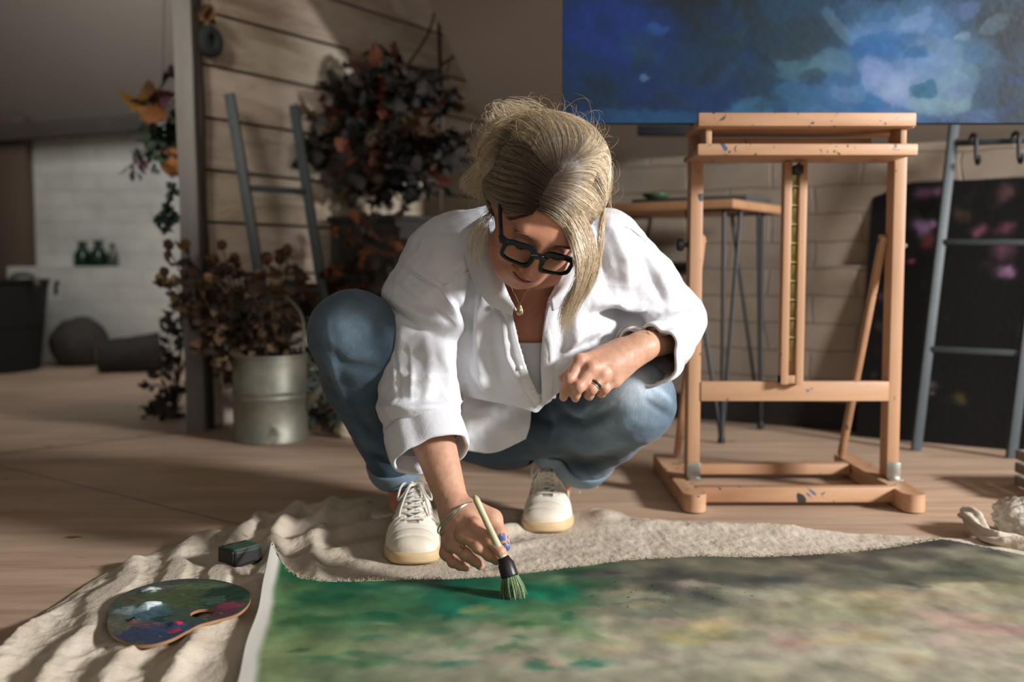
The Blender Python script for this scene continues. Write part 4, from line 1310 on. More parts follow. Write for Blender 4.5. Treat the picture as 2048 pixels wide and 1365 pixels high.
CBk(1570, 1304, 36, 9, (178, 110, 112), .75); CBk(1100, 1355, 40, 10, (182, 132, 120), .75); CBk(1020, 1345, 80, 20, (170, 148, 132), .5); CBk(1740, 1305, 50, 12, (172, 146, 96), .6); CBk(1950, 1310, 90, 30, (178, 150, 140), .6)
CBk(1300, 1265, 60, 12, (90, 96, 90), .5); CBk(1140, 1320, 60, 16, (150, 150, 130), .6); CBk(965, 1246, 26, 8, (150, 142, 100), .8); CBk(770, 1190, 60, 8, (60, 130, 100), .6); CBk(1290, 1290, 80, 14, (104, 112, 96), .5)
CBk(2000, 1285, 60, 16, (172, 112, 118), .5); CBk(1210, 1300, 60, 14, (170, 170, 138), .6); CBk(1120, 1290, 30, 9, (146, 166, 104), .8)
sr = random.Random(12)
for k in range(420):
    px, py = sr.uniform(480, 2300), sr.uniform(1110, 1365)
    if px < 1200: col = sr.choice([(60, 110, 74), (100, 128, 84), (20, 84, 62), (84, 120, 90), (130, 150, 110), (40, 80, 56), (28, 100, 84)])
    elif py < 1200: col = sr.choice([(60, 62, 60), (104, 98, 86), (84, 84, 76), (130, 124, 108), (50, 56, 58), (90, 96, 80)])
    else: col = sr.choice([(160, 156, 136), (140, 140, 118), (176, 166, 142), (118, 120, 104), (170, 150, 118), (168, 146, 138), (150, 156, 130)])
    CBk(px, py, sr.uniform(16, 60), sr.uniform(5, 14), col, sr.uniform(.25, .6), sr.uniform(-.35, .35))
C = blobs_color(np.column_stack([xf1, yf1]), (136, 134, 114), bl, 0.06, 7.0, 6, 3.3)
st = fbm(np.column_stack([xf1 * 22, yf1 * 16, 0 * xf1 + 4]), 5)
C = (C - 100) * 1.12 + 96
C = C * (1 + 0.30 * st[:, None])
# unpainted margin on the left and frayed raw edge at the back
mar = 0.026 + 0.006 * nz(np.column_stack([yf1 * 14, xf1 * 0, xf1 * 0]))
wl = 1 - ss(xf1 - (xf1 - Xc[0:1].repeat(NU, 0).ravel()) * 0 - (Xc[0][None].repeat(NU, 0).ravel()), mar - .006, mar + .012)
C = C * (1 - wl[:, None]) + np.array([214, 210, 200]) * wl[:, None]
wb = ss(Vg.ravel(), 0.992, 0.996) * (nz(np.column_stack([xf1 * 160, xf1 * 0, xf1 * 0])) > -0.1)
C = C * (1 - wb[:, None]) + np.array([196, 186, 164]) * wb[:, None]
# dark spatter
d0 = nz(np.column_stack([xf1 * 130, yf1 * 110, 0 * xf1]))
pp = G(1330, 1215)
sw = np.exp(-(((xf1 - pp.x) / .16) ** 2 + ((yf1 - pp.y) / .1) ** 2))
w = ss(d0, 0.60, 0.72) * ss(sw, .3, .6)
C = C * (1 - w[:, None]) + np.array([30, 34, 34]) * w[:, None]
FC = thing('floor_canvas', 'unstretched painted canvas of greens and muted greys lying on the drop cloth', 'painting', (0.3, 1.5, 0.02))
o = obj('painted_surface', np.column_stack([xf1, yf1, Zc]), grid_faces(NU, NV), canvas_paint('fresh_paint', .55, 260, .25), FC, cols=linA(np.clip(C, 0, 255)))
solidify(o, 0.0012)
# frayed threads at the raw back edge
mb = MB()
for k in range(1500):
    t = sr.random() ** 1.0
    x = XLc + t * (XRc - XLc); y = float(np.interp(x, ce[:, 0], ce[:, 1]))
    z = float(canvas_h(np.array([x]), np.array([y]))[0])
    L = sr.uniform(.004, .011)
    p = Vector((x, y - .002, z)); d = Vector((sr.uniform(-.7, .7), 1, sr.uniform(-.2, .9))).normalized()
    mb.tube([p, p + d * L * .6, p + d * L + Vector((sr.uniform(-.3, .3) * L, 0, -.15 * L))], .00042, 3, cap=False)
mb.build('frayed_threads', mat('thread', (178, 166, 140), .9), FC, autosmooth=None)

# ================================================================ PALETTE
pc = G(357, 1222, .03)
pal_px = [(215, 1232), (222, 1208), (250, 1186), (300, 1170), (360, 1162), (420, 1163), (465, 1172), (495, 1185), (501, 1200), (492, 1216), (470, 1230), (430, 1240), (400, 1247), (375, 1258), (340, 1274), (300, 1283), (262, 1280), (230, 1266), (216, 1250)]
pw = np.array([[G(*p, .032).x, G(*p, .032).y] for p in pal_px])
pl = spline([(a, b, 0) for a, b in pw], 400, closed=True)[:, :2]
cen = pl.mean(0)
hc = np.array([G(405, 1226, .032).x, G(405, 1226, .032).y])
def pal_z(xy):
    return 0.030 + 0.0 * xy[:, 0]
NRp = 150; Vp = []; 
hole = np.array([hc + 0.0185 * np.array([1.0 * math.cos(a), 0.9 * math.sin(a)]) for a in np.linspace(0, 2 * math.pi, 400, endpoint=False)])
# match angular start
a0 = math.atan2(pl[0][1] - hc[1], pl[0][0] - hc[0])
ori = np.sign(np.cross(pl[1] - pl[0], pl[2] - pl[1]).sum() or 1)
angs = np.unwrap(np.array([math.atan2(p[1] - hc[1], p[0] - hc[0]) for p in pl]))
hole = np.array([hc + 0.0185 * np.array([math.cos(a), math.sin(a)]) for a in angs])
ring = [hole * (1 - t) + pl * t for t in np.linspace(0, 1, NRp) ** .9]
R_ = np.array(ring)                      # NRp,120,2
XY = R_.transpose(1, 0, 2).reshape(-1, 2)
bl = []
def PB_(px, py, rx, ry, col, st, an=0):
    p = G(px, py, .032); bl.append((p.x, p.y, rx * p.y / FPX, ry * p.y * p.y / (.54 * FPX), col, st, an))
PB_(380, 1195, 110, 26, (70, 84, 56), .95); PB_(450, 1195, 50, 24, (28, 54, 44), .9); PB_(440, 1225, 40, 12, (92, 44, 60), .7); PB_(460, 1213, 26, 7, (150, 54, 80), .7); PB_(300, 1262, 90, 20, (46, 58, 84), .95)
PB_(350, 1250, 70, 14, (50, 66, 96), .8); PB_(240, 1240, 34, 26, (98, 96, 80), .8); PB_(300, 1225, 50, 16, (60, 96, 110), .8); PB_(262, 1218, 40, 8, (130, 150, 156), .7, .2); PB_(290, 1212, 40, 7, (150, 172, 172), .7)
PB_(312, 1211, 14, 6, (228, 232, 236), .98); PB_(300, 1182, 18, 5, (214, 222, 224), .9); PB_(320, 1176, 40, 5, (110, 86, 110), .6); PB_(268, 1196, 24, 6, (96, 62, 44), .7); PB_(352, 1247, 11, 6, (214, 40, 60), .98); PB_(350, 1258, 14, 4, (190, 50, 66), .8)
PB_(290, 1246, 50, 4, (120, 70, 82), .6, -.2); PB_(268, 1238, 9, 4, (16, 18, 20), .95); PB_(320, 1235, 20, 6, (26, 50, 46), .8); PB_(400, 1175, 60, 6, (96, 112, 84), .6); PB_(430, 1202, 30, 8, (110, 130, 110), .4); PB_(380, 1238, 40, 6, (58, 78, 62), .7)
C = blobs_color(XY, (64, 76, 66), bl, .020, 40, 6, 8.0, .8)
C = C * (1 + .35 * fbm(np.column_stack([XY * np.array([70, 240]), np.zeros(len(XY))]), 4))[:, None]
imp = np.zeros(len(XY))
for (px, py, r_) in ((312, 1211, .014), (300, 1182, .012), (352, 1248, .010), (268, 1238, .007), (290, 1213, .012)):
    p = G(px, py, .032); imp += 0.006 * np.exp(-(((XY[:, 0] - p.x) / r_) ** 2 + ((XY[:, 1] - p.y) / r_) ** 2))
imp += .0009 * fbm(np.column_stack([XY * np.array([60, 200]), np.zeros(len(XY))]), 3)
edge_t = np.tile(np.linspace(0, 1, NRp) ** .9, 400)
imp *= (1 - ss(edge_t, .94, .99))
tip = np.array([0.0])
TH = .005
def tilt(xy): return 0.031 + 0.018 * (xy[:, 0] - cen[0]) + .03 * (xy[:, 1] - cen[1])
top = np.column_stack([XY, tilt(XY) + imp])
Pal = thing('painters_palette', 'kidney-shaped wooden palette smeared with green, blue, white and red paint, on the drop cloth', 'palette', (cen[0], cen[1], .025))
nA = 400
o = obj('paint_layer', top, [tuple(reversed(f)) for f in grid_faces(nA, NRp, True)], canvas_paint('wet_oil_paint', .22, 200, .2), Pal, cols=linA(C))
o.data.flip_normals() if o.data.polygons[0].normal.z < 0 else None
rim_o = pl; hole_o = R_[0]
Vb = []
for ringp, zoff in ((hole_o, -.0004), (rim_o, -.0004), (rim_o + (rim_o - cen) * .002, -TH), (hole_o, -TH)):
    Vb.append(np.column_stack([ringp, tilt(ringp) + zoff]))
Vb = np.vstack(Vb); Fb = []
for s in range(4):
    t2 = (s + 1) % 4
    for k in range(nA):
        k2 = (k + 1) % nA
        Fb.append((s * nA + k, s * nA + k2, t2 * nA + k2, t2 * nA + k))
obj('wooden_board', Vb, Fb, mat('palette_wood', (150, 112, 78), .5, .2, 20), Pal, autosmooth=40)

# ================================================================ SPONGE BLOCK
p1, p2, p3 = G(468, 1140, .014), G(526, 1124, .014), G(436, 1128, .014)
ex = (p2 - p1); ey = (p3 - p1)
ex.z = 0; ey.z = 0
ex_n = ex.normalized(); ey_n = Vector((-ex_n.y, ex_n.x, 0))
Ln = ex.length; Wd = .052
bm = bmesh.new(); bmesh.ops.create_cube(bm, size=1)
for v_ in bm.verts: v_.co = Vector((v_.co.x * Ln, v_.co.y * Wd, v_.co.z * .034))
bmesh.ops.bevel(bm, geom=bm.edges[:], offset=.003, segments=2, affect='EDGES')
bmesh.ops.subdivide_edges(bm, edges=bm.edges[:], cuts=5, use_grid_fill=True)
cc = p1 + ex * .5 + ey_n * Wd * .5 + Vector((0, 0, .0175))
Mx = Matrix((ex_n, ey_n, Vector((0, 0, 1)))).transposed()
Vs = np.array([tuple(Mx @ v_.co + cc) for v_ in bm.verts]); Fs = [[v_.index for v_ in f.verts] for f in bm.faces]
bm.free()
Vs += .0012 * fbm(Vs * 60, 2)[:, None]
ctop = ss(Vs[:, 2] - cc.z, .010, .0165)
cols = linA(np.array([30, 28, 27]))[None] * (1 - ctop[:, None]) + linA(np.array([52, 74, 58]))[None] * ctop[:, None]
tag(obj('rubbing_block', Vs, Fs, mat('dark_sponge', (255, 255, 255), .6, .3, 60, vcol=True, bmp=.4), cols=cols, base=(cc.x, cc.y, .012)), 'small black block stained dark green on the drop cloth above the palette', 'block')

# ================================================================ RIGHT EDGE CLUTTER
# twisted end of the drop cloth
c = G(1950, 1085)
path = [G(1921, 1062), G(1940, 1068), G(1962, 1084), G(1990, 1098), G(2030, 1104), G(2090, 1112)]
zs = [.040, .036, .022, .016, .016, .014]
path = [Vector((p.x, p.y, z)) for p, z in zip(path, zs)]
cv = spline(path, 70)
rad = np.interp(np.linspace(0, 1, 70), [0, .06, .25, .4, .55, .7, 1], [.006, .014, .020, .013, .016, .018, .018])
V, F = tube(cv, rad, 40)
Vr_ = np.array(V); Nt = vn_tube = Vr_ - np.repeat(cv, 40, 0); Nt /= np.linalg.norm(Nt, axis=1)[:, None]
an_ = np.tile(np.arange(40) * 2 * math.pi / 40, 70); tt_ = np.repeat(np.linspace(0, 1, 70), 40)
Vr_ += Nt * (.0045 * np.sin(an_ * 4 + tt_ * 14) + .003 * fbm(Vr_ * 60, 3))[:, None]
Vr_[:, 2] = np.maximum(Vr_[:, 2], .003)
tag(obj('cotton_rag', Vr_, F, M_CALICO, base=tuple(path[2])), 'twisted cream cotton rag at the far corner of the floor canvas', 'rag')
# clear plastic bag
c = G(2035, 1075)
V, F = blob_mesh((c.x + .01, c.y + .01, .04), (.055, .05, .042), 60, 40, 9, .42, flat=.004)
mpl, nt, b = new_mat('clear_plastic')
b.inputs['Base Color'].default_value = lin((206, 200, 188)); b.inputs['Roughness'].default_value = .25
b.inputs['Transmission Weight'].default_value = .55; b.inputs['IOR'].default_value = 1.2
n = nodes_tex(nt, 45, (1, 1, 1), 3); bump(nt, b, n.outputs['Fac'], .8, .008)
tag(obj('plastic_bag', V, F, mpl, base=(c.x, c.y, 0)), 'crumpled clear plastic bag on the floor at the photo edge', 'bag')
# grey storage crate just inside the frame
p = Vector((1.325, 2.36, 0))
CR = thing('storage_crate', 'worn grey wooden crate cut off by the photo edge beside the plastic bag', 'crate', (p.x + .17, p.y + .15, 0))
Mc = mat('grey_washed_wood', (134, 128, 116), .8, .2, 8, (1, 1, .3))
hcr = W(2040, 897, 2.6).z
for k in range(3):
    z = hcr * (k + .5) / 3
    for (cx, cy, sx, sy) in ((p.x + .17, p.y, .34, .014), (p.x + .17, p.y + .24, .34, .014), (p.x + .007, p.y + .12, .014, .24), (p.x + .333, p.y + .12, .014, .24)):
        MB().box((cx, cy, z), (sx, sy, hcr / 3 - .008), bev=.002).build('slat', Mc, CR)
# ================================================================ SIGNED-DISTANCE MODELLING
A3 = lambda v: np.asarray(tuple(v), float)
def sd_seg(a, b, ra, rb, n=None, s=1.0):
    a = A3(a); b = A3(b); ba = b - a; L2 = float(ba @ ba) + 1e-12
    nn = None
    if n is not None:
        nn = A3(n); nn = nn / np.linalg.norm(nn)
    def f(P):
        pa = P - a
        t = np.clip(pa @ ba / L2, 0, 1)
        q_ = pa - t[:, None] * ba
        if nn is not None:
            q_ = q_ + nn * ((q_ @ nn) * (1 / s - 1))[:, None]
        return (np.sqrt((q_ * q_).sum(1)) - (ra + (rb - ra) * t)) * (s ** 0.5 if nn is not None else 1)
    return f
def sd_ell(c, r, M=None):
    c = A3(c); r = np.asarray(r, float)
    R = np.array(M)[:3, :3] if M is not None else None
    def f(P):
        q_ = P - c
        if R is not None: q_ = q_ @ R
        k0 = np.sqrt(((q_ / r) ** 2).sum(1)); k1 = np.sqrt(((q_ / (r * r)) ** 2).sum(1)) + 1e-9
        return k0 * (k0 - 1) / k1
    return f
def smin(a, b, k):
    h = np.maximum(k - np.abs(a - b), 0) / k
    return np.minimum(a, b) - h * h * k * 0.25
def smax(a, b, k): return -smin(-a, -b, k)
class Field:
    def __init__(s): s.ops = []
    def u(s, f, k=0.02): s.ops.append(('u', f, k)); return s
    def sub(s, f, k=0.01): s.ops.append(('s', f, k)); return s
    def inter(s, f, k=0.005): s.ops.append(('i', f, k)); return s
    def chain(s, pts, k=0.02, n=None, fl=1.0):
        """pts: list of (point, radius) merged without creases"""
        fs = [sd_seg(pts[i][0], pts[i + 1][0], pts[i][1], pts[i + 1][1], n, fl) for i in range(len(pts) - 1)]
        def f(P):
            d = fs[0](P)
            for g in fs[1:]: d = smin(d, g(P), 0.012)
            return d
        return s.u(f, k)
    def __call__(s, P):
        d = None
        for op, f, k in s.ops:
            v = f(P)
            if d is None: d = v
            elif op == 'u': d = smin(d, v, k)
            elif op == 's': d = smax(d, -v, k)
            else: d = smax(d, v, k)
        return d
def mesh_sdf(f, lo, hi, h, S=8, newton=2):
    lo = np.asarray(tuple(lo), float); hi = np.asarray(tuple(hi), float)
    nb = np.ceil((hi - lo) / (h * S)).astype(int) + 1
    N = nb * S
    bi = np.stack(np.meshgrid(*[np.arange(k) for k in nb], indexing='ij'), -1).reshape(-1, 3)
    cen = lo + (bi * S + (S - 1) / 2) * h
    dc = f(cen)
    act = np.abs(dc) < h * S * 0.87 * 1.5 + 2 * h
    D = np.repeat(np.repeat(np.repeat(np.where(dc < 0, -1.0, 1.0).reshape(nb).astype(np.float32), S, 0), S, 1), S, 2)
    loc = np.stack(np.meshgrid(*[np.arange(S)] * 3, indexing='ij'), -1).reshape(-1, 3)
    ab = bi[act]
    for s0 in range(0, len(ab), 400):
        ch = ab[s0:s0 + 400]
        idx = (ch[:, None, :] * S + loc[None]).reshape(-1, 3)
        D[idx[:, 0], idx[:, 1], idx[:, 2]] = f(lo + idx * h)
    I = D < 0
    c = [I[dx:N[0] - 1 + dx, dy:N[1] - 1 + dy, dz:N[2] - 1 + dz] for dx in (0, 1) for dy in (0, 1) for dz in (0, 1)]
    allin = c[0].copy(); anyin = c[0].copy()
    for q_ in c[1:]:
        allin &= q_; anyin |= q_
    mixc = anyin & ~allin
    cells = np.argwhere(mixc)
    ids = -np.ones(mixc.shape, np.int32); ids[mixc] = np.arange(len(cells))
    acc = np.zeros((len(cells), 3)); cnt = np.zeros(len(cells))
    corners = [(dx, dy, dz) for dx in (0, 1) for dy in (0, 1) for dz in (0, 1)]
    vals = {cn: D[cells[:, 0] + cn[0], cells[:, 1] + cn[1], cells[:, 2] + cn[2]] for cn in corners}
    for a in corners:
        for ax in range(3):
            if a[ax] == 0:
                b = list(a); b[ax] = 1; b = tuple(b)
                va, vb = vals[a], vals[b]
                m = (va < 0) != (vb < 0)
                t = np.where(m, va / np.where(m, va - vb, 1), 0)
                p = np.tile(np.array(a, float), (len(cells), 1)); p[:, ax] += t
                acc += p * m[:, None]; cnt += m
    V = lo + (cells + acc / cnt[:, None]) * h
    F = []
    for ax in range(3):
        sl0 = [slice(None)] * 3; sl1 = [slice(None)] * 3
        sl0[ax] = slice(0, -1); sl1[ax] = slice(1, None)
        a = I[tuple(sl0)]; b = I[tuple(sl1)]
        e = np.argwhere(a != b)
        o1, o2 = [(1, 2), (2, 0), (0, 1)][ax]
        e = e[(e[:, o1] > 0) & (e[:, o2] > 0) & (e[:, o1] < N[o1] - 1) & (e[:, o2] < N[o2] - 1)]
        ins = I[e[:, 0], e[:, 1], e[:, 2]]
        def cid(d1, d2):
            k = e.copy(); k[:, o1] -= d1; k[:, o2] -= d2
            return ids[k[:, 0], k[:, 1], k[:, 2]]
        qd = np.stack([cid(1, 1), cid(0, 1), cid(0, 0), cid(1, 0)], 1)
        qd[~ins] = qd[~ins][:, ::-1]
        F.append(qd)
    F = np.vstack(F); F = F[(F >= 0).all(1)]
    for _ in range(newton):
        d = f(V); g = grad(f, V, h * 0.3)
        st = np.clip(d, -h, h)
        V = V - g * (st / (np.maximum((g * g).sum(1), 0.2)))[:, None]
    return V, F
def grad(f, V, e):
    g = np.empty_like(V)
    for a in range(3):
        dv = np.zeros(3); dv[a] = e
        g[:, a] = (f(V + dv) - f(V - dv)) / (2 * e)
    return g
def vnormals(V, F):
    F = np.asarray(F)
    n = np.cross(V[F[:, 2]] - V[F[:, 0]], V[F[:, 3]] - V[F[:, 1]])
    N = np.zeros_like(V)
    for k in range(4): np.add.at(N, F[:, k], n)
    return N / (np.linalg.norm(N, axis=1)[:, None] + 1e-12)
def cut(V, F, g):
    """keep g>0; boundary vertices are pulled onto g=0.  g(V)->array"""
    F = np.asarray(F)
    d = g(V)
    keep = (d[F] > 0).any(1)
    F = F[keep]
    used = np.unique(F)
    neg = used[d[used] <= 0]
    # pull the outside vertices back along the numerical gradient
    if len(neg):
        G_ = grad(g, V[neg], 1e-3)
        st = d[neg] / np.maximum((G_ * G_).sum(1), 1e-3)
        V = V.copy(); mv = -G_ * st[:, None]
        ln = np.linalg.norm(mv, axis=1); mx = 0.008
        mv *= np.minimum(1, mx / np.maximum(ln, 1e-9))[:, None]
        V[neg] += mv
    # drop small detached slivers
    lab = np.arange(len(V)); e0 = F[:, [0, 1, 2, 3]].ravel(); e1 = F[:, [1, 2, 3, 0]].ravel()
    for _ in range(4000):
        m_ = np.minimum(lab[e0], lab[e1]); new = lab.copy()
        np.minimum.at(new, e0, m_); np.minimum.at(new, e1, m_); new = new[new]
        if (new == lab).all(): break
        lab = new
    fl = lab[F[:, 0]]; ids_, cn_ = np.unique(fl, return_counts=True)
    F = F[np.isin(fl, ids_[cn_ > 0.08 * cn_.max()])]
    used = np.unique(F)
    re = -np.ones(len(V), int); re[used] = np.arange(len(used))
    V2 = V[used].copy(); F2 = re[F]
    e = np.vstack([F2[:, [0, 1]], F2[:, [1, 2]], F2[:, [2, 3]], F2[:, [3, 0]]]); es = np.sort(e, 1)
    _, ix, cn = np.unique(es[:, 0] * len(V2) + es[:, 1], return_index=True, return_counts=True)
    be = es[ix[cn == 1]]
    if len(be):
        for _ in range(6):
            s_ = np.zeros_like(V2); c_ = np.zeros(len(V2))
            np.add.at(s_, be[:, 0], V2[be[:, 1]]); np.add.at(c_, be[:, 0], 1)
            np.add.at(s_, be[:, 1], V2[be[:, 0]]); np.add.at(c_, be[:, 1], 1)
            m_ = c_ > 0; V2[m_] = .4 * V2[m_] + .6 * s_[m_] / c_[m_][:, None]
    return V2, F2, used
def smooth_mesh(V, F, it=2, lam=0.5):
    F = np.asarray(F)
    e = np.vstack([F[:, [0, 1]], F[:, [1, 2]], F[:, [2, 3]], F[:, [3, 0]]])
    for _ in range(it):
        s = np.zeros_like(V); c = np.zeros(len(V))
        np.add.at(s, e[:, 0], V[e[:, 1]]); np.add.at(c, e[:, 0], 1)
        np.add.at(s, e[:, 1], V[e[:, 0]]); np.add.at(c, e[:, 1], 1)
        V = V * (1 - lam) + lam * s / np.maximum(c, 1)[:, None]
    return V
def inpoly(poly, x, z):
    """signed distance-like: negative inside polygon"""
    poly = np.asarray(poly, float); n = len(poly)
    ins = np.zeros(len(x), bool); dmin = np.full(len(x), 1e9)
    for i in range(n):
        x1, z1 = poly[i]; x2, z2 = poly[(i + 1) % n]
        c = ((z1 > z) != (z2 > z)) & (x < (x2 - x1) * (z - z1) / (z2 - z1 + 1e-15) + x1)
        ins ^= c
        ex, ez = x2 - x1, z2 - z1
        t = np.clip(((x - x1) * ex + (z - z1) * ez) / (ex * ex + ez * ez + 1e-12), 0, 1)
        dmin = np.minimum(dmin, np.hypot(x - x1 - t * ex, z - z1 - t * ez))
    return np.where(ins, -dmin, dmin)
def folds(V, N, L, Yref=1.9):
    """L: list of (polyline [(px,py)..], width m, amp m[, ymax]) -- creases in cloth, applied along the normal.
    Distance is taken in the x/z plane at the cloth's own depth."""
    out = np.zeros(len(V))
    px = V[:, 0] / V[:, 1]; pz = (V[:, 2] - CAMZ) / V[:, 1]
    for it in L:
        pts, w, amp = it[:3]
        ymin, ymax = (it[3] if len(it) > 3 else (0, 9))
        Q = []
        for p in pts:
            v = W(p[0], p[1], 1.0); Q.append((v.x, v.z - CAMZ))
        Q = np.array(Q); seglen = np.r_[0, np.cumsum(np.hypot(*np.diff(Q, axis=0).T))]; tot = seglen[-1]
        best = np.full(len(V), 1e9); bt = np.zeros(len(V))
        for i in range(len(Q) - 1):
            ex, ez = Q[i + 1] - Q[i]
            t = np.clip(((px - Q[i, 0]) * ex + (pz - Q[i, 1]) * ez) / (ex * ex + ez * ez), 0, 1)
            d = np.hypot(px - Q[i, 0] - t * ex, pz - Q[i, 1] - t * ez)
            m = d < best
            best = np.where(m, d, best); bt = np.where(m, (seglen[i] + t * (seglen[i + 1] - seglen[i])) / tot, bt)
        d = best * V[:, 1]
        taper = np.sin(np.pi * np.clip(bt * .9 + .05, 0, 1)) ** 0.7
        a = amp * taper * np.exp(-(d / w) ** 2)
        a *= (V[:, 1] > ymin) & (V[:, 1] < ymax)
        out += a
    return out
# ================================================================ THE WOMAN
PERSON = thing('person', 'blonde woman in white shirt, jeans and dark glasses crouching to paint the floor canvas', 'person', (0.0, 2.1, 0.0))

def skin_mat():
    m, nt, b = new_mat('skin')
    at = nt.nodes.new('ShaderNodeAttribute'); at.attribute_name = 'Col'
    n = nodes_tex(nt, 90, (1, 1, 1), 4, 0.6)
    r = ramp(nt, n.outputs['Fac'], [(0.3, (0.90, 0.88, 0.87, 1)), (0.7, (1.06, 1.05, 1.04, 1))])
    c = mix(nt, 1.0, at.outputs['Color'], r.outputs['Color'], 'MULTIPLY')
    n1 = nodes_tex(nt, 320, (1, 1, 1), 1, 0.4)
    r1 = ramp(nt, n1.outputs['Fac'], [(0.70, (1, 1, 1, 1)), (0.80, (0.90, 0.84, 0.80, 1))])
    c = mix(nt, 1.0, c, r1.outputs['Color'], 'MULTIPLY')
    nt.links.new(c, b.inputs['Base Color'])
    b.inputs['Roughness'].default_value = 0.48
    b.inputs['Subsurface Weight'].default_value = 0.18
    b.inputs['Subsurface Radius'].default_value = (0.012, 0.004, 0.002)
    b.inputs['Subsurface Scale'].default_value = 0.6
    n2 = nodes_tex(nt, 500, (1, 1, 1), 4, 0.6)
    bump(nt, b, n2.outputs['Fac'], 0.22, 0.001)
    return m
SKIN = skin_mat()
SK = np.array([188, 133, 106.]); SKL = np.array([200, 154, 127.]); SKR = np.array([190, 112, 92.])

# ---------------------------------------------------------------- head frame
TH_, PH_, RO_ = math.radians(44), math.radians(15), math.radians(16)
HM = Matrix.Rotation(RO_, 3, 'Y') @ Matrix.Rotation(PH_, 3, 'Z') @ Matrix.Rotation(TH_, 3, 'X')
HS = 1.0
HMn = np.array(HM)
HC = W(1077, 516, 1.655) - HM @ Vector((0, -.103, -.004))
def H2W(p): return HC + HM @ (Vector(p) * HS)
def W2H(P): return (P - np.array(HC)) @ HMn / HS

def head_field():
    f = Field()
    f.u(sd_ell((0, .014, .032), (.074, .094, .084)))
    f.u(sd_ell((0, -.026, -.030), (.058, .056, .078)), .04)
    f.u(sd_ell((0, -.050, -.080), (.034, .030, .024)), .035)
    f.u(sd_ell((0, -.069, -.099), (.018, .015, .014)), .025)
    for s in (-1, 1):
        f.u(sd_ell((s * .037, -.060, -.034), (.022, .020, .024)), .025)
        f.u(sd_seg((s * .048, -.050, -.022), (s * .062, -.012, -.012), .014, .012), .02)   # cheekbone
        f.u(sd_seg((s * .050, -.030, -.070), (s * .030, -.055, -.090), .014, .012), .03)   # jaw
    f.u(sd_seg((-.034, -.076, .020), (.034, -.076, .020), .013, .013), .02)
    for s in (-1, 1):
        f.sub(sd_ell((s * .031, -.098, .000), (.017, .014, .012)), .016)
        f.u(sd_ell((s * .031, -.0765, -.001), (.0145, .0130, .0115)), .004)
    # nose
    f.u(sd_seg((0, -.086, .010), (0, -.109, -.034), .0065, .0088), .012)
    f.u(sd_ell((0, -.1105, -.0375), (.0132, .0120, .0110)), .008)
    for s in (-1, 1):
        f.u(sd_ell((s * .0122, -.0985, -.0400), (.0078, .0090, .0070)), .006)
        f.sub(sd_ell((s * .0058, -.104, -.0465), (.0034, .0046, .0036)), .003)
    # mouth mound, lips
    f.u(sd_ell((0, -.076, -.066), (.030, .018, .018)), .02)
    def lipc(z0, y0, r, w, up):
        pts = []
        for k in range(9):
            u_ = -1 + k / 4
            pts.append(((u_ * w, y0 + .013 * abs(u_) ** 2.2, z0 + up * u_ * u_ + (-.0008 if k == 4 and up > 0.001 else 0)), r * (1.0 - .55 * abs(u_) ** 2)))
        return pts
    f.chain(lipc(-.0622, -.0925, .0042, .0205, .0022), .005)
    f.chain(lipc(-.0702, -.0903, .0050, .0175, .0026), .005)
    def groove(P):
        x = P[:, 0]; zc = -.0662 + .0045 * (x / .024) ** 2
        return np.sqrt((P[:, 2] - zc) ** 2 + ((P[:, 1] + .098 - .010 * (x / .024) ** 2) * .35) ** 2 + (np.maximum(np.abs(x) - .021, 0)) ** 2) - .0012
    f.sub(groove, .003)
    # smile crease
    for s in (-1, 1):
        f.sub(sd_seg((s * .019, -.089, -.046), (s * .031, -.076, -.062), .0004, .0004), .007)
    # ears
    for s in (-1, 1):
        f.u(sd_ell((s * .074, .012, -.004), (.009, .019, .031)), .008)
        f.sub(sd_ell((s * .085, .006, .002), (.006, .010, .017)), .005)
    return f
hf = head_field()
NB = W(1066, 530, 1.905)
CH = W(1064, 640, 1.99)
def head_world(P): return hf(W2H(P)) * HS
fH = Field()
fH.u(head_world)
fH.u(sd_seg(H2W((0, .022, -.062)), NB, .050, .056), .03)
fH.u(sd_ell(CH, (.145, .105, .13)), .05)
fH.u(sd_seg(NB + Vector((-.07, .03, -.01)), NB + Vector((.075, .035, -.01)), .045, .045), .05)
# collar bones
fH.u(sd_seg(NB + Vector((-.012, -.06, -.035)), NB + Vector((-.085, -.02, -.015)), .009, .009), .02)
fH.u(sd_seg(NB + Vector((.012, -.06, -.035)), NB + Vector((.09, -.015, -.015)), .009, .009), .02)
lo = (HC.x - .13, 1.58, .39); hi = (HC.x + .13, 1.95, HC.z + .17)
Vh, Fh = mesh_sdf(fH, lo, hi, 0.0019)
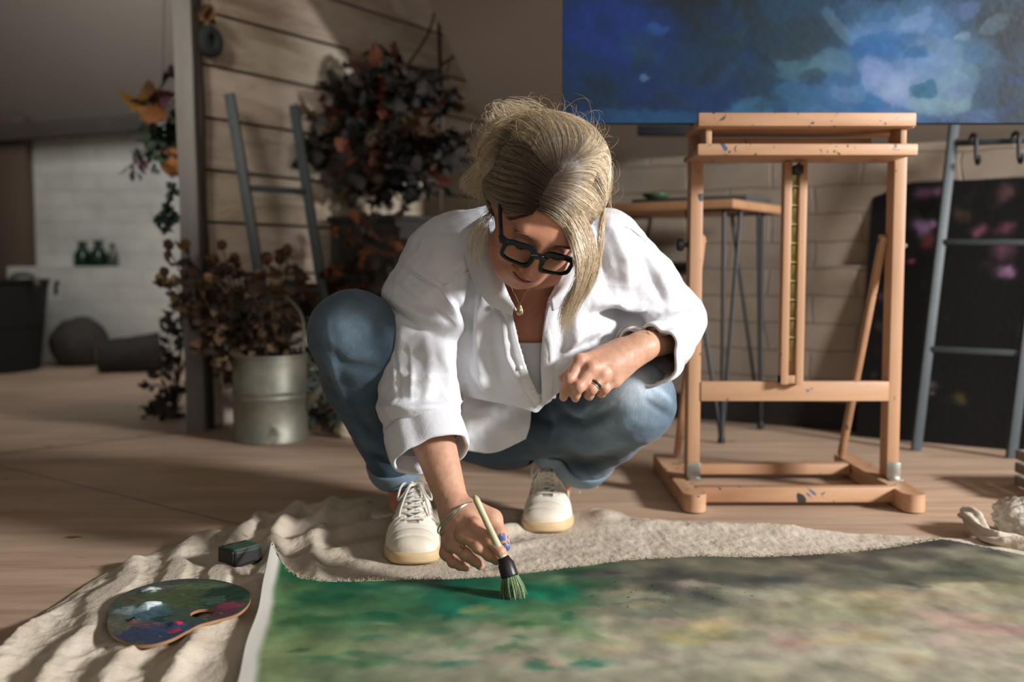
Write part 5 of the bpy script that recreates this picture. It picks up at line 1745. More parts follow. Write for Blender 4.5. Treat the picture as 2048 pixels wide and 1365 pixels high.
# only keep chest bit that can be seen and the whole head
def skin_col(V):
    Hh = W2H(V)
    n = fbm(V * 30, 3)
    c = np.tile(SK, (len(V), 1)) * (1 + .05 * n[:, None])
    def g(cx, cy, cz, r, col, s, c):
        w = s * np.exp(-(((Hh[:, 0] - cx) ** 2 + (Hh[:, 1] - cy) ** 2 + (Hh[:, 2] - cz) ** 2) / r ** 2))
        return c * (1 - w[:, None]) + np.array(col, float) * w[:, None]
    for s in (-1, 1):
        c = g(s * .042, -.07, -.036, .022, SKR, .45, c)
        c = g(s * .031, -.09, .006, .014, (172, 118, 98), .5, c)
    c = g(0, -.112, -.038, .014, SKR, .45, c)
    c = g(0, -.09, -.095, .02, SKR, .2, c)
    # lips
    x = Hh[:, 0]; zl = Hh[:, 2] - .0028 * (x / .022) ** 2
    wl = (1 - ss(np.abs(zl + .0668), .0062, .0088)) * (1 - ss(np.abs(x), .016, .021)) * (Hh[:, 1] < -.07)
    c = c * (1 - wl[:, None] * .85) + np.array([164, 84, 80.]) * wl[:, None] * .85
    wg = (1 - ss(np.abs(Hh[:, 2] - (-.0662 + .0045 * (x / .024) ** 2)), .0006, .0028)) * (1 - ss(np.abs(x), .019, .023)) * (Hh[:, 1] < -.07)
    c = c * (1 - wg[:, None] * .8) + np.array([84, 40, 38.]) * wg[:, None] * .8
    # lash line on the lowered lids
    for s in (-1, 1):
        xx = x - s * .031
        zz = Hh[:, 2] + .0075 - .55 * xx ** 2 / .0145 * 1.0
        w = (1 - ss(np.abs(zz), .0008, .0020)) * (1 - ss(np.abs(xx), .0125, .015)) * (Hh[:, 1] < -.07)
        c = c * (1 - w[:, None] * .85) + np.array([44, 30, 26.]) * w[:, None] * .85
        # eyebrow
        zb_ = Hh[:, 2] - (.0175 + .004 * (1 - ((s * x - .032) / .02) ** 2))
        w = (1 - ss(np.abs(zb_), .0012, .0038)) * (1 - ss(np.abs(s * x - .032), .016, .022)) * (Hh[:, 1] < -.06)
        w *= (.65 + .35 * nz(V * 900))
        c = c * (1 - w[:, None] * .62) + np.array([112, 78, 58.]) * w[:, None] * .62
    # sun-reddened chest
    w = ss(NB.z - .02 - V[:, 2], 0, .04) * .35
    c = c * (1 - w[:, None]) + np.array([190, 118, 98.]) * w[:, None]
    return linA(np.clip(c, 0, 255))
Vall = [Vh]; Fall = [Fh]; Call = [skin_col(Vh)]; off = len(Vh)

# ---------------------------------------------------------------- joints
SR = W(882, 545, 1.945); ER = W(838, 790, 1.90); WR = W(908, 1016, 1.768)
SL = W(1236, 545, 1.985); EL = W(1356, 664, 2.05); WL = W(1288, 692, 1.868)
HipR = W(905, 800, 2.20); KneeR = W(706, 668, 1.865); AnkR = W(808, 968, 2.075)
HipL = W(1010, 838, 2.26); KneeL = W(1266, 806, 1.955); AnkL = W(1112, 965, 2.27)
PEL = W(957, 800, 2.27)

# coarse torso and limbs (all under the clothes), slightly smaller than the clothes
fb = Field()
fb.u(sd_ell(W(1062, 620, 2.00), (.135, .095, .12)))
fb.u(sd_seg(W(1055, 600, 2.05), PEL, .11, .13), .06)
fb.u(sd_seg(SR, SL, .042, .042), .05)
fb.u(sd_seg(W(1066, 520, 1.95), W(1062, 600, 2.0), .05, .08), .05)
fb.chain([(SR, .045), (ER, .038), (ER.lerp(WR, .25), .039)], .03)
fb.chain([(SL, .045), (EL, .034), (EL.lerp(WL, .3), .036)], .03)
fb.chain([(HipR, .08), (KneeR, .045), (W(722, 760, 1.94), .040), (W(766, 868, 2.03), .034), (AnkR, .030)], .03)
fb.chain([(HipL, .08), (KneeL, .045), (W(1218, 860, 2.08), .040), (W(1180, 902, 2.16), .034), (AnkL, .030)], .03)
fb.chain([(AnkR, .030), (AnkR + Vector((.0, .01, -.045)), .032)], .02)
fb.chain([(AnkL, .030), (AnkL + Vector((.0, .01, -.03)), .030)], .02)
Vb_, Fb_ = mesh_sdf(fb, (-.45, 1.6, 0.02), (.5, 2.5, .78), 0.0055)
Vall.append(Vb_); Fall.append(Fb_ + off); off += len(Vb_)
Call.append(np.tile(linA(np.array([188, 132, 106.])), (len(Vb_), 1)))

# ---------------------------------------------------------------- hands
def hand_field(elbow, wrist, mcps, fingers, thumb, nrm, fr=(.040, .028), wr=.027, palm_r=.0155, kn=.0125):
    """nrm: direction out of the back of the hand"""
    f = Field()
    wv = (wrist - elbow)
    f.u(sd_seg(elbow.lerp(wrist, .0), wrist, fr[0], wr, nrm, .86))
    pr = palm_r
    for k, m in enumerate(mcps):
        w0 = wrist.lerp(m, .12) + (m - sum(mcps, Vector((0, 0, 0))) / len(mcps)) * .10
        f.u(sd_seg(w0, m - Vector(nrm) * .004, pr * 1.15, pr * .86), .012)
    cen = sum(mcps, Vector((0, 0, 0))) / len(mcps)
    f.u(sd_seg(wrist, wrist.lerp(cen, .7) - Vector(nrm) * .008, .022, .020), .018)
    # thumb ball
    f.chain([(p, r) for p, r in thumb], .012)
    f.u(sd_seg(wrist.lerp(thumb[0][0], .3), thumb[1][0], .018, .014), .018)
    def allf(P):
        d = f(P)
        for ch in fingers:
            fs = None
            for i in range(len(ch) - 1):
                v = sd_seg(ch[i][0], ch[i + 1][0], ch[i][1], ch[i + 1][1])(P)
                fs = v if fs is None else smin(fs, v, .004)
            # knuckle bulges
            for i in (0, 1):
                v = sd_ell(ch[i][0] + Vector(nrm) * (.0008 if i else .0016), (ch[i][1] * .93,) * 3)(P)
                fs = smin(fs, v, .006)
            d = smin(d, fs, .0075)
        return d
    return allf
nR = Vector((-.35, -.72, .60)).normalized()
mR = [W(950, 1052, 1.702), W(926, 1070, 1.704), W(905, 1089, 1.716), W(893, 1106, 1.735)]
fR = [
    [(mR[0], 0.01190), (W(979, 1080, 1.680), 0.01097), (W(1001, 1104, 1.668), 0.00930), (W(1014, 1121, 1.672), 0.00772)],
    [(mR[1], 0.01190), (W(957, 1094, 1.682), 0.01088), (W(978, 1112, 1.684), 0.00930), (W(993, 1122, 1.690), 0.00791)],
    [(mR[2], 0.01116), (W(931, 1110, 1.698), 0.01023), (W(951, 1124, 1.706), 0.00893), (W(960, 1132, 1.716), 0.00763)],
    [(mR[3], 0.01004), (W(906, 1125, 1.722), 0.00893), (W(920, 1132, 1.728), 0.00800), (W(932, 1136, 1.735), 0.00707)],
]
tR = [(W(948, 1020, 1.752), .0165), (W(983, 1040, 1.738), .0145), (W(1000, 1070, 1.716), .0125), (W(1010, 1093, 1.700), .0095)]
fhr = hand_field(ER.lerp(WR, .28), WR, mR, fR, tR, nR, fr=(.0445, .0285), wr=.0275)
Vr, Fr = mesh_sdf(fhr, (-.21, 1.60, .02), (.03, 1.92, .36), .0015)
nL = Vector((-.15, -.78, .60)).normalized()
mL = [W(1160, 722, 1.812), W(1183, 737, 1.803), W(1206, 750, 1.810), W(1229, 760, 1.826)]
fL = [
    [(mL[0], 0.01159), (W(1139, 760, 1.797), 0.01064), (W(1130, 782, 1.806), 0.00931), (W(1127, 795, 1.816), 0.00779)],
    [(mL[1], 0.01159), (W(1157, 774, 1.790), 0.01064), (W(1151, 790, 1.800), 0.00931), (W(1151, 797, 1.816), 0.00779)],
    [(mL[2], 0.01102), (W(1183, 778, 1.798), 0.01007), (W(1178, 790, 1.808), 0.00893), (W(1179, 794, 1.826), 0.00760)],
    [(mL[3], 0.01007), (W(1209, 778, 1.816), 0.00893), (W(1203, 787, 1.826), 0.00798), (W(1203, 789, 1.842), 0.00703)],
]
tL = [(W(1240, 695, 1.862), .0155), (W(1198, 715, 1.852), .0135), (W(1150, 740, 1.842), .0115), (W(1126, 757, 1.835), .0090)]
fhl = hand_field(EL.lerp(WL, .15), WL, mL, fL, tL, nL, fr=(.040, .028), wr=.0275)
Vl, Fl = mesh_sdf(fhl, (.05, 1.74, .30), (.36, 2.08, .50), .0015)
def hand_cols(V, F, fingers, thumbtip, tips_n, nrm, paint=None):
    N = vnormals(V, F)
    n = fbm(V * 45, 3)
    c = np.tile(SKL, (len(V), 1)) * (1 + .06 * n[:, None])
    def dist(p): return np.linalg.norm(V - A3(p), axis=1)
    for ch in fingers:
        for (p, r) in ch[:3]:
            w = .26 * np.exp(-(dist(Vector(p) + Vector(nrm) * r) / .011) ** 2)
            c = c * (1 - w[:, None]) + SKR * w[:, None]
        w = .35 * np.exp(-(dist(ch[-1][0]) / .012) ** 2)
        c = c * (1 - w[:, None]) + np.array([214, 140, 122.]) * w[:, None]
    if paint is not None:
        for (p, r, col, s) in paint:
            d = dist(p) / r + .5 * nz(V * 160)
            w = s * (1 - ss(d, .7, 1.0))
            c = c * (1 - w[:, None]) + np.array(col, float) * w[:, None]
    return linA(np.clip(c, 0, 255))
def hand_wrinkle(V, F, fingers, nrm, k=1.0):
    """tendons, veins and knuckle creases on the back of the hand"""
    N = vnormals(V, F); d = np.zeros(len(V))
    back = np.clip(N @ A3(nrm), 0, 1)
    for ch in fingers:
        p0, p1 = A3(ch[0][0]), A3(ch[1][0]); ax = (p1 - p0) / np.linalg.norm(p1 - p0)
        q0 = A3(ch[1][0]); ax2 = A3(ch[2][0]) - p1; ax2 /= np.linalg.norm(ax2)
        axm = ax + ax2; axm /= np.linalg.norm(axm)
        r = np.linalg.norm(V - q0, axis=1); t = (V - q0) @ axm
        d -= back * .0006 * (np.cos(t * 2 * np.pi / .0026) * .5 + .5) * np.exp(-(t / .004) ** 2) * (r < .016)
        q1 = A3(ch[2][0]); t = (V - q1) @ ax2; r = np.linalg.norm(V - q1, axis=1)
        d -= back * .0005 * (np.cos(t * 2 * np.pi / .0026) * .5 + .5) * np.exp(-(t / .0028) ** 2) * (r < .013)
    d += .0006 * fbm(V * 70, 3) * k
    return V + N * d[:, None]
Vr = hand_wrinkle(Vr, Fr, fR, nR); Vl = hand_wrinkle(Vl, Fl, fL, nL)
pR = [(W(1004, 1078, 1.705), .011, (52, 84, 140), .95), (W(1012, 1095, 1.695), .010, (70, 104, 156), .95), (W(1003, 1126, 1.665), .006, (30, 44, 70), .9), (W(990, 1128, 1.69), .005, (40, 60, 70), .7),
      (W(1000, 1092, 1.70), .008, (44, 72, 120), .8)]
for (V_, F_, C_) in ((Vr, Fr, hand_cols(Vr, Fr, fR, None, None, nR, pR)), (Vl, Fl, hand_cols(Vl, Fl, fL, None, None, nL))):
    Vall.append(V_); Fall.append(F_ + off); off += len(V_); Call.append(C_)
BODY = obj('body', np.vstack(Vall), np.vstack(Fall), SKIN, PERSON, cols=np.vstack(Call))

# finger nails
NAIL = mat('nail', (214, 158, 140), .25, .05, 20, bmp=0)
def nail(p, axis, nrm, w, l):
    ax = Vector(axis).normalized(); n_ = Vector(nrm); n_ = (n_ - ax * n_.dot(ax)).normalized(); sd = ax.cross(n_)
    V = []; F = []
    for i in range(6):
        for j in range(7):
            u_ = i / 5; v_ = (j / 6) * 2 - 1
            a = v_ * .95
            ww = w * (1 - .25 * (abs(u_ - .5) * 2) ** 3)
            V.append(Vector(p) + ax * (u_ - .5) * l + sd * math.sin(a) * ww + n_ * (math.cos(a) * ww * .85 - .0 - .0012 * (u_ - .5) ** 2 * 4))
    o = obj('fingernail', V, grid_faces(6, 7), NAIL, PERSON); solidify(o, .0004, 0)
for ch, nn in [(c_, nR) for c_ in fR[:3]] + [(c_, nL) for c_ in fL[:2]]:
    a = ch[-1][0] - ch[-2][0]
    n_ = (Vector(nn) * .8 + Vector((.0, -.3, .1)))
    nail(ch[-1][0] + a.normalized() * .001, a, n_, ch[-1][1] * .98, .0105)
a = tR[-1][0] - tR[-2][0]
nail(tR[-1][0], a, Vector((.75, -.5, .3)), .0092, .012)

# ---------------------------------------------------------------- jeans
fj = Field()
fj.chain([(HipR, .102), (HipR.lerp(KneeR, .5), .094), (KneeR, .077)], .05)
fj.chain([(KneeR, .077), (W(722, 760, 1.94), .073), (W(766, 868, 2.03), .058), (W(796, 955, 2.075), .047)], .03)
fj.chain([(HipL, .102), (HipL.lerp(KneeL, .5), .095), (KneeL, .078)], .05)
fj.chain([(KneeL, .078), (W(1218, 860, 2.08), .072), (W(1180, 902, 2.16), .061), (W(1140, 955, 2.25), .059)], .03)
fj.u(sd_ell(PEL, (.155, .15, .115)), .06)
fj.u(sd_seg(HipR, HipL, .105, .105), .05)
JCR = W(793, 944, 2.075); JCL = W(1160, 920, 2.195)      # cuff centres
dR = (JCR - KneeR).normalized(); dL = (JCL - KneeL).normalized()
def jf(P):
    d = fj(P)
    return d
Vj, Fj = mesh_sdf(jf, (-.5, 1.65, .03), (.5, 2.52, .66), .0042)
def jcut(P):
    q1 = (P - A3(JCR)) @ A3(dR); n1 = np.linalg.norm(P - A3(JCR), axis=1)
    q2 = (P - A3(JCL)) @ A3(dL); n2 = np.linalg.norm(P - A3(JCL), axis=1)
    a = np.where(P[:, 0] < -.1, np.where(n1 < .12, -q1, 1), np.where(n2 < .12, -q2, 1))
    return a
Nj = vnormals(Vj, Fj)
JF = [  # creases (pixel polylines), width, amplitude
    ([(645, 690), (690, 730), (760, 740)], .010, -.006), ([(640, 640), (650, 700), (690, 800)], .008, .004),
    ([(690, 800), (730, 860), (770, 900)], .012, -.005), ([(655, 640), (672, 760), (735, 900)], .006, .003),
    ([(740, 880), (790, 915), (830, 900)], .010, .006), ([(735, 905), (790, 935), (830, 925)], .008, -.005),
    ([(1120, 800), (1165, 830), (1215, 808)], .012, .010), ([(1128, 830), (1165, 850), (1225, 825)], .010, -.010),
    ([(1215, 800), (1165, 838), (1140, 848)], .006, -.006), ([(1120, 875), (1180, 900), (1260, 880)], .012, .006),
    ([(1110, 900), (1170, 930), (1240, 915)], .012, -.007), ([(1100, 925), (1160, 955), (1215, 940)], .010, .007),
    ([(1310, 780), (1335, 800), (1343, 820)], .008, .007), ([(1290, 800), (1330, 825), (1340, 832)], .006, -.006),
    ([(1200, 860), (1260, 845), (1330, 850)], .012, .003), ([(1060, 830), (1100, 850), (1130, 835)], .010, -.006),
    ([(1055, 790), (1110, 790), (1150, 800)], .008, .005), ([(1100, 790), (1112, 850), (1100, 890)], .008, .005),
]
dj = folds(Vj, Nj, JF) + .0025 * fbm(Vj * np.array([14, 14, 22]), 3) + .0012 * fbm(Vj * 45, 3)
Vj2 = Vj + Nj * dj[:, None]
# colour: worn knees and thigh fronts, darker elsewhere
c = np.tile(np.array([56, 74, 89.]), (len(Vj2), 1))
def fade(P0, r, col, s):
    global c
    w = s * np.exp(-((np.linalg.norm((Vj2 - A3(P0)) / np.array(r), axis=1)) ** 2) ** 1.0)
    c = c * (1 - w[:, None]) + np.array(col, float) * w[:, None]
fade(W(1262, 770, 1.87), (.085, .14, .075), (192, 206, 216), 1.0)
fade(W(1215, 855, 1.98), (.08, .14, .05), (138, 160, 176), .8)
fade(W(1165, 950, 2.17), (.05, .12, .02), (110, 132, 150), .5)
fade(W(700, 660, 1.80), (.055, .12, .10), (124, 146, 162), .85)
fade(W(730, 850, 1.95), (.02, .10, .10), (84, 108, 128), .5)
c = c * (1 + .14 * fbm(Vj2 * 26, 4)[:, None])
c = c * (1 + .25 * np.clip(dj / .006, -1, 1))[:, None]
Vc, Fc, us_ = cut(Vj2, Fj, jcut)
m, nt, b = new_mat('denim')
at = nt.nodes.new('ShaderNodeAttribute'); at.attribute_name = 'Col'
n = nodes_tex(nt, 700, (1, 1, 1), 2); n5 = nodes_tex(nt, 180, (3, 3, .25), 3)
r = ramp(nt, n5.outputs['Fac'], [(0.3, (.80, .80, .82, 1)), (0.7, (1.14, 1.14, 1.12, 1))])
cc_ = mix(nt, 1.0, at.outputs['Color'], r.outputs['Color'], 'MULTIPLY')
nt.links.new(cc_, b.inputs['Base Color']); b.inputs['Roughness'].default_value = .85; b.inputs['Specular IOR Level'].default_value = .15
b.inputs['Sheen Weight'].default_value = .15
bump(nt, b, n.outputs['Fac'], .35, .001)
DENIM = m
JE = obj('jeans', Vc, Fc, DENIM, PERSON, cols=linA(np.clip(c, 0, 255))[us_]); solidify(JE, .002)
# rolled hems
DEN2 = mat('denim_inside', (112, 130, 144), .9, .12, 200, (1, 1, 1), .3)
def band(centre, axis, r, h, seed, squash=(1, 1), thick=.004, wob=.004, n=96, m_=9, flare=0):
    ax = Vector(axis).normalized(); X = ax.cross(Vector((0, 1, .1))).normalized(); Y_ = ax.cross(X)
    V = []
    for i in range(n):
        a = 2 * math.pi * i / n
        rr_ = r * (1 + wob / r * mnoise.noise(Vector((math.cos(a) * 2, math.sin(a) * 2, seed))))
        for j in range(m_):
            t = j / (m_ - 1) - .5
            z = t * h
            bul = thick * (1 - (2 * t) ** 4) + flare * t
            dz = .005 * mnoise.noise(Vector((math.cos(a) * 1.7, math.sin(a) * 1.7, seed + 5)))
            V.append(Vector(centre) + ax * (z + dz) + (X * math.cos(a) * squash[0] + Y_ * math.sin(a) * squash[1]) * (rr_ + bul))
    return V, grid_faces(n, m_, True)
def outline_band(Vm, c0, d, h, name, mat_, parent, th, ext=.003, n=96, m_=9, reach=.11, seed=0, wob=.002, lift=0.0):
    """a turned-up band that follows the real outline of the cloth Vm around axis d at c0"""
    d = Vector(d).normalized(); c0 = A3(c0)
    q_ = np.abs((Vm - c0) @ A3(d)) < .010
    pts = Vm[q_]; pts = pts[np.linalg.norm(pts - c0, axis=1) < reach]
    for _ in range(3):
        c1 = (pts.max(0) + pts.min(0)) / 2
        c1 = c1 - A3(d) * ((c1 - c0) @ A3(d))
    X = A3(d.cross(Vector((0, 1, .1))).normalized()); Y_ = np.cross(A3(d), X)
    ang_ = np.arctan2((pts - c1) @ Y_, (pts - c1) @ X); rad_ = np.hypot((pts - c1) @ Y_, (pts - c1) @ X)
    o_ = np.argsort(ang_); ang_, rad_ = ang_[o_], rad_[o_]
    A_ = np.linspace(-math.pi, math.pi, n, endpoint=False)
    rr_ = np.array([np.percentile(rad_[np.abs((ang_ - a + math.pi) % (2 * math.pi) - math.pi) < .22], 80) if (np.abs((ang_ - a + math.pi) % (2 * math.pi) - math.pi) < .22).any() else np.median(rad_) for a in A_])
    for _ in range(3): rr_ = (np.roll(rr_, 1) + rr_ + np.roll(rr_, -1)) / 3
    V = []
    for i_, a in enumerate(A_):
        w_ = wob * mnoise.noise(Vector((math.cos(a) * 2, math.sin(a) * 2, seed))); dz = .004 * mnoise.noise(Vector((math.cos(a) * 1.7, math.sin(a) * 1.7, seed + 5)))
        for j_ in range(m_):
            t = j_ / (m_ - 1) - .5
            bul = ext * (1 - (2 * t) ** 4)
            V.append(c1 + A3(d) * (t * h + dz + lift) + (X * math.cos(a) + Y_ * math.sin(a)) * (rr_[i_] + ext * .6 + bul + w_))
    o = obj(name, V, grid_faces(n, m_, True), mat_, parent); solidify(o, th, -1)
    return Vector(c1), float(rr_.mean())
_, rR = outline_band(Vc, JCR - dR * .016, dR, .040, 'rolled_hem', DEN2, JE, .005, seed=1)
cL_, rL = outline_band(Vc, JCL - dL * .018, dL, .050, 'rolled_hem', DEN2, JE, .005, seed=2)
# frayed threads on the image-right hem
mb = MB(); sr = random.Random(2)
for k in range(60):
    a = sr.uniform(0, 6.28)
    X = dL.cross(Vector((0, 1, .1))).normalized(); Y_ = dL.cross(X)
    p = cL_ + dL * .020 + (X * math.cos(a) + Y_ * math.sin(a)) * (rL + .004)
    L = sr.uniform(.006, .02)
    mb.tube([p, p + (dL * .6 + Vector((sr.uniform(-.6, .6), -.2, sr.uniform(-.6, .3)))).normalized() * L * .5, p + Vector((sr.uniform(-.5, .5), -.2, -.6)).normalized() * L], .0004, 3, cap=False)
mb.build('frayed_thread', mat('white_thread', (214, 214, 208), .9), JE, autosmooth=None)

# ---------------------------------------------------------------- shirt
fs_ = Field()
# shoulders and chest
fs_.u(sd_seg(W(922, 518, 1.955), W(1195, 512, 1.985), .092, .092, (0, 1, 0), .9))
fs_.u(sd_ell(W(1065, 600, 1.985), (.165, .128, .12)), .05)
fs_.u(sd_seg(W(1065, 510, 1.985), W(1045, 640, 1.99), .10, .12), .05)
fs_.u(sd_seg(W(1060, 560, 2.06), W(958, 760, 2.27), .145, .172), .08)
# front of the shirt hanging down in front of the belly
fs_.chain([(W(1020, 650, 1.985), .125), (W(1010, 730, 1.985), .106), (W(1012, 800, 1.985), .090)], .05, (0, 1, 0), .85)
fs_.chain([(W(1085, 640, 1.975), .118), (W(1110, 710, 1.975), .100), (W(1120, 770, 1.985), .085)], .05, (0, 1, 0), .85)
# image-left sleeve
SRS = [(W(892, 530, 1.945), .085), (W(856, 600, 1.925), .082), (W(846, 700, 1.905), .0770), (W(842, 780, 1.890), .0790), (W(842, 828, 1.870), .0745), (W(850, 895, 1.830), .0600)]
fs_.chain(SRS, .022)
SLS = [(W(1212, 518, 1.975), .086), (W(1282, 575, 2.005), .074), (W(1342, 638, 2.030), .0630)]
fs_.u(sd_seg(W(1215, 640, 2.05), W(1180, 700, 2.05), .075, .07), .04)
fs_.chain(SLS, .025)
SLF = [(W(1344, 642, 2.030), .0640), (W(1325, 680, 1.960), .0600), (W(1306, 702, 1.905), .0590)]
fs_.chain(SLF, .018)
Vs0, Fs0 = mesh_sdf(fs_, (-.36, 1.62, .18), (.48, 2.52, .80), .0031)
Ns0 = vnormals(Vs0, Fs0)
SF = [
    # image-left shoulder and sleeve
    ([(800, 528), (840, 555), (882, 578)], .0035, -.0050), ([(878, 575), (905, 610), (922, 660)], .0045, -.005), ([(880, 572), (915, 540), (950, 500)], .003, -.002),
    ([(770, 585), (830, 625), (905, 655), (935, 668)], .014, .013), ([(775, 615), (835, 655), (905, 682)], .010, -.010),
    ([(800, 560), (850, 600), (880, 640)], .010, .006), ([(860, 560), (895, 610), (935, 665)], .009, .008), ([(885, 560), (925, 620), (945, 680)], .007, -.007),
    ([(775, 690), (840, 720), (910, 715)], .012, -.005), ([(775, 740), (830, 760), (915, 745)], .010, .005),
    ([(760, 790), (830, 800), (918, 775)], .012, -.006), ([(757, 815), (830, 818), (922, 815)], .011, .010), ([(760, 850), (830, 848), (915, 845)], .009, -.010),
    ([(850, 660), (860, 740), (852, 810)], .010, .005), ([(800, 640), (800, 720), (785, 800)], .009, .004), ([(880, 690), (895, 750), (900, 810)], .008, .005),
    ([(790, 700), (800, 760), (796, 800)], .004, -.003), ([(818, 690), (826, 750), (820, 800)], .004, .003),
    # torso
    ([(950, 500), (945, 580), (930, 690), (925, 800)], .010, -.014), ([(955, 600), (958, 700), (975, 790)], .010, .010), ([(980, 620), (988, 700), (1010, 780)], .010, -.007),
    ([(975, 480), (965, 560), (975, 640)], .012, .006), ([(1005, 640), (1015, 710), (1045, 780)], .009, .008), ([(935, 690), (950, 750), (985, 800)], .012, .008), ([(930, 730), (960, 790), (1030, 812)], .010, -.006),
    ([(1095, 640), (1100, 720), (1090, 790)], .008, .005), ([(1120, 620), (1130, 680), (1115, 740)], .010, -.006), ([(1150, 600), (1150, 660), (1130, 710)], .010, .007),
    ([(1120, 700), (1160, 670), (1215, 650)], .012, .008), ([(1100, 735), (1150, 700), (1190, 680)], .008, -.006),
    # image-right shoulder, armpit and sleeve
    ([(1178, 606), (1230, 600), (1290, 622)], .016, .016), ([(1185, 632), (1235, 628), (1290, 648), (1335, 650)], .013, -.020),
    ([(1300, 640), (1350, 640), (1398, 628)], .010, .008), ([(1300, 658), (1350, 655), (1395, 655)], .008, -.010), ([(1345, 680), (1380, 665), (1402, 650)], .008, .006),
    ([(1330, 660), (1345, 700), (1345, 745)], .010, .006), ([(1360, 670), (1365, 700), (1358, 730)], .007, -.006),
    ([(1215, 440), (1250, 520), (1255, 590)], .012, .007), ([(1180, 450), (1205, 520), (1215, 590)], .012, -.006), ([(1250, 450), (1290, 520), (1310, 590)], .012, -.004),
    ([(1290, 500), (1320, 560), (1350, 610)], .010, .006), ([(1270, 470), (1300, 540), (1330, 620)], .008, -.004), ([(1345, 590), (1365, 610), (1380, 640)], .008, -.005),
    ([(1225, 445), (1262, 452), (1292, 478)], .003, -.002),
]
ds = 1.35 * folds(Vs0, Ns0, SF)
P_ = Vs0
ds += .0035 * fbm(P_ * np.array([9, 9, 7]), 3) + .0016 * fbm(P_ * 28 + 3, 3) + .0005 * fbm(P_ * 80, 2)
# wrinkle ridges (billow noise)
ds += .0060 * (0.35 - np.abs(fbm(P_ * np.array([11, 11, 14]) + 9, 2))) + .0030 * (0.3 - np.abs(fbm(P_ * np.array([26, 26, 20]) + 4, 2)))
Vs1 = Vs0 + Ns0 * ds[:, None]
def pz(px, py, Y): v = W(px, py, Y); return (v.x, v.z)
Vpoly = [pz(1000, 520, 1.80), pz(1012, 580, 1.81), pz(1024, 628, 1.82), pz(1038, 690, 1.84), pz(1055, 745, 1.86), pz(1078, 796, 1.88), pz(1085, 796, 1.88), pz(1082, 740, 1.86), pz(1084, 690, 1.84), pz(1090, 640, 1.82), pz(1098, 600, 1.81), pz(1130, 540, 1.80), pz(1130, 440, 1.80), pz(1000, 440, 1.80)]
CufR_c = W(850, 880, 1.838); CufR_d = (WR - ER).normalized()
CufL_c = W(1300, 706, 1.895); CufL_d = (WL - EL).normalized()
hem_front = [(900, 798), (940, 800), (985, 806), (1040, 818), (1075, 830), (1100, 800), (1140, 770), (1250, 740)]
hx = np.array([W(a_, b_, 1.90).x for a_, b_ in hem_front]); hz = np.array([W(a_, b_, 1.90).z for a_, b_ in hem_front])
neckA = A3(NB); neckB = A3(H2W((0, .022, -.062)))
def shirt_cut(P):
    r = np.full(len(P), .05)
    # V opening (front only)
    v = inpoly(Vpoly, P[:, 0], P[:, 2])
    r = np.where(P[:, 1] < 1.97, np.minimum(r, v), r)
    # neck hole
    t = np.clip((P - neckA) @ (neckB - neckA) / ((neckB - neckA) @ (neckB - neckA)), -.6, 2)
    dn = np.linalg.norm(P - neckA - t[:, None] * (neckB - neckA), axis=1) - .078
    r = np.where((P[:, 2] > NB.z - .02), np.minimum(r, dn), r)
    # cuffs
    q1 = -((P - A3(CufR_c)) @ A3(CufR_d)); n1 = np.linalg.norm(P - A3(CufR_c), axis=1)
    r = np.where((n1 < .13) & (P[:, 2] < W(900, 800, 1.83).z), np.minimum(r, q1), r)
    q2 = -((P - A3(CufL_c)) @ A3(CufL_d)); n2 = np.linalg.norm(P - A3(CufL_c), axis=1)
    r = np.where((n2 < .085) & (P[:, 0] > W(1245, 700, 1.9).x), np.minimum(r, q2), r)
    # hem: front hangs to hx/hz, back lower
    sleeve = (n1 < .17) & (P[:, 0] < W(922, 800, 1.86).x) & (P[:, 1] < 1.96)
    zc = np.interp(P[:, 0], hx, hz)
    zc = np.where(P[:, 1] > 2.12, np.minimum(zc, W(980, 870, 2.15).z), zc)
    h = P[:, 2] - zc
    r = np.where(~sleeve & (P[:, 0] < W(1245, 700, 1.9).x), np.minimum(r, h), r)
    return r
Vs, Fs, us2 = cut(Vs1, Fs0, shirt_cut)
m, nt, b = new_mat('white_linen')
n = nodes_tex(nt, 500, (1, 1, 1), 2); n6 = nodes_tex(nt, 900, (1, 1, .15), 2)
n7 = nodes_tex(nt, 45, (1, 1, 1), 4, .6); n8 = nodes_tex(nt, 7, (1, 1, 1), 4, .6)
r = ramp(nt, n8.outputs['Fac'], [(0.3, lin((206, 206, 210))), (0.7, lin((220, 220, 223)))])
nt.links.new(r.outputs['Color'], b.inputs['Base Color'])
b.inputs['Roughness'].default_value = .9; b.inputs['Specular IOR Level'].default_value = .12; b.inputs['Sheen Weight'].default_value = .12
b1 = bump(nt, b, n7.outputs['Fac'], .35, .004)
bump(nt, b, n.outputs['Fac'], .2, .001, chain=b1)
LINEN = m
SH = obj('shirt', Vs, Fs, LINEN, PERSON); solidify(SH, .0016)
# rolled cuffs
outline_band(Vs, CufR_c - CufR_d * .006, CufR_d, .066, 'rolled_cuff', LINEN, SH, .006, .005, 120, 13, .10, 3, .003, .008)
outline_band(Vs, CufL_c - CufL_d * .006, CufL_d, .046, 'rolled_cuff', LINEN, SH, .005, .003, 120, 11, .085, 4, .002, .004)
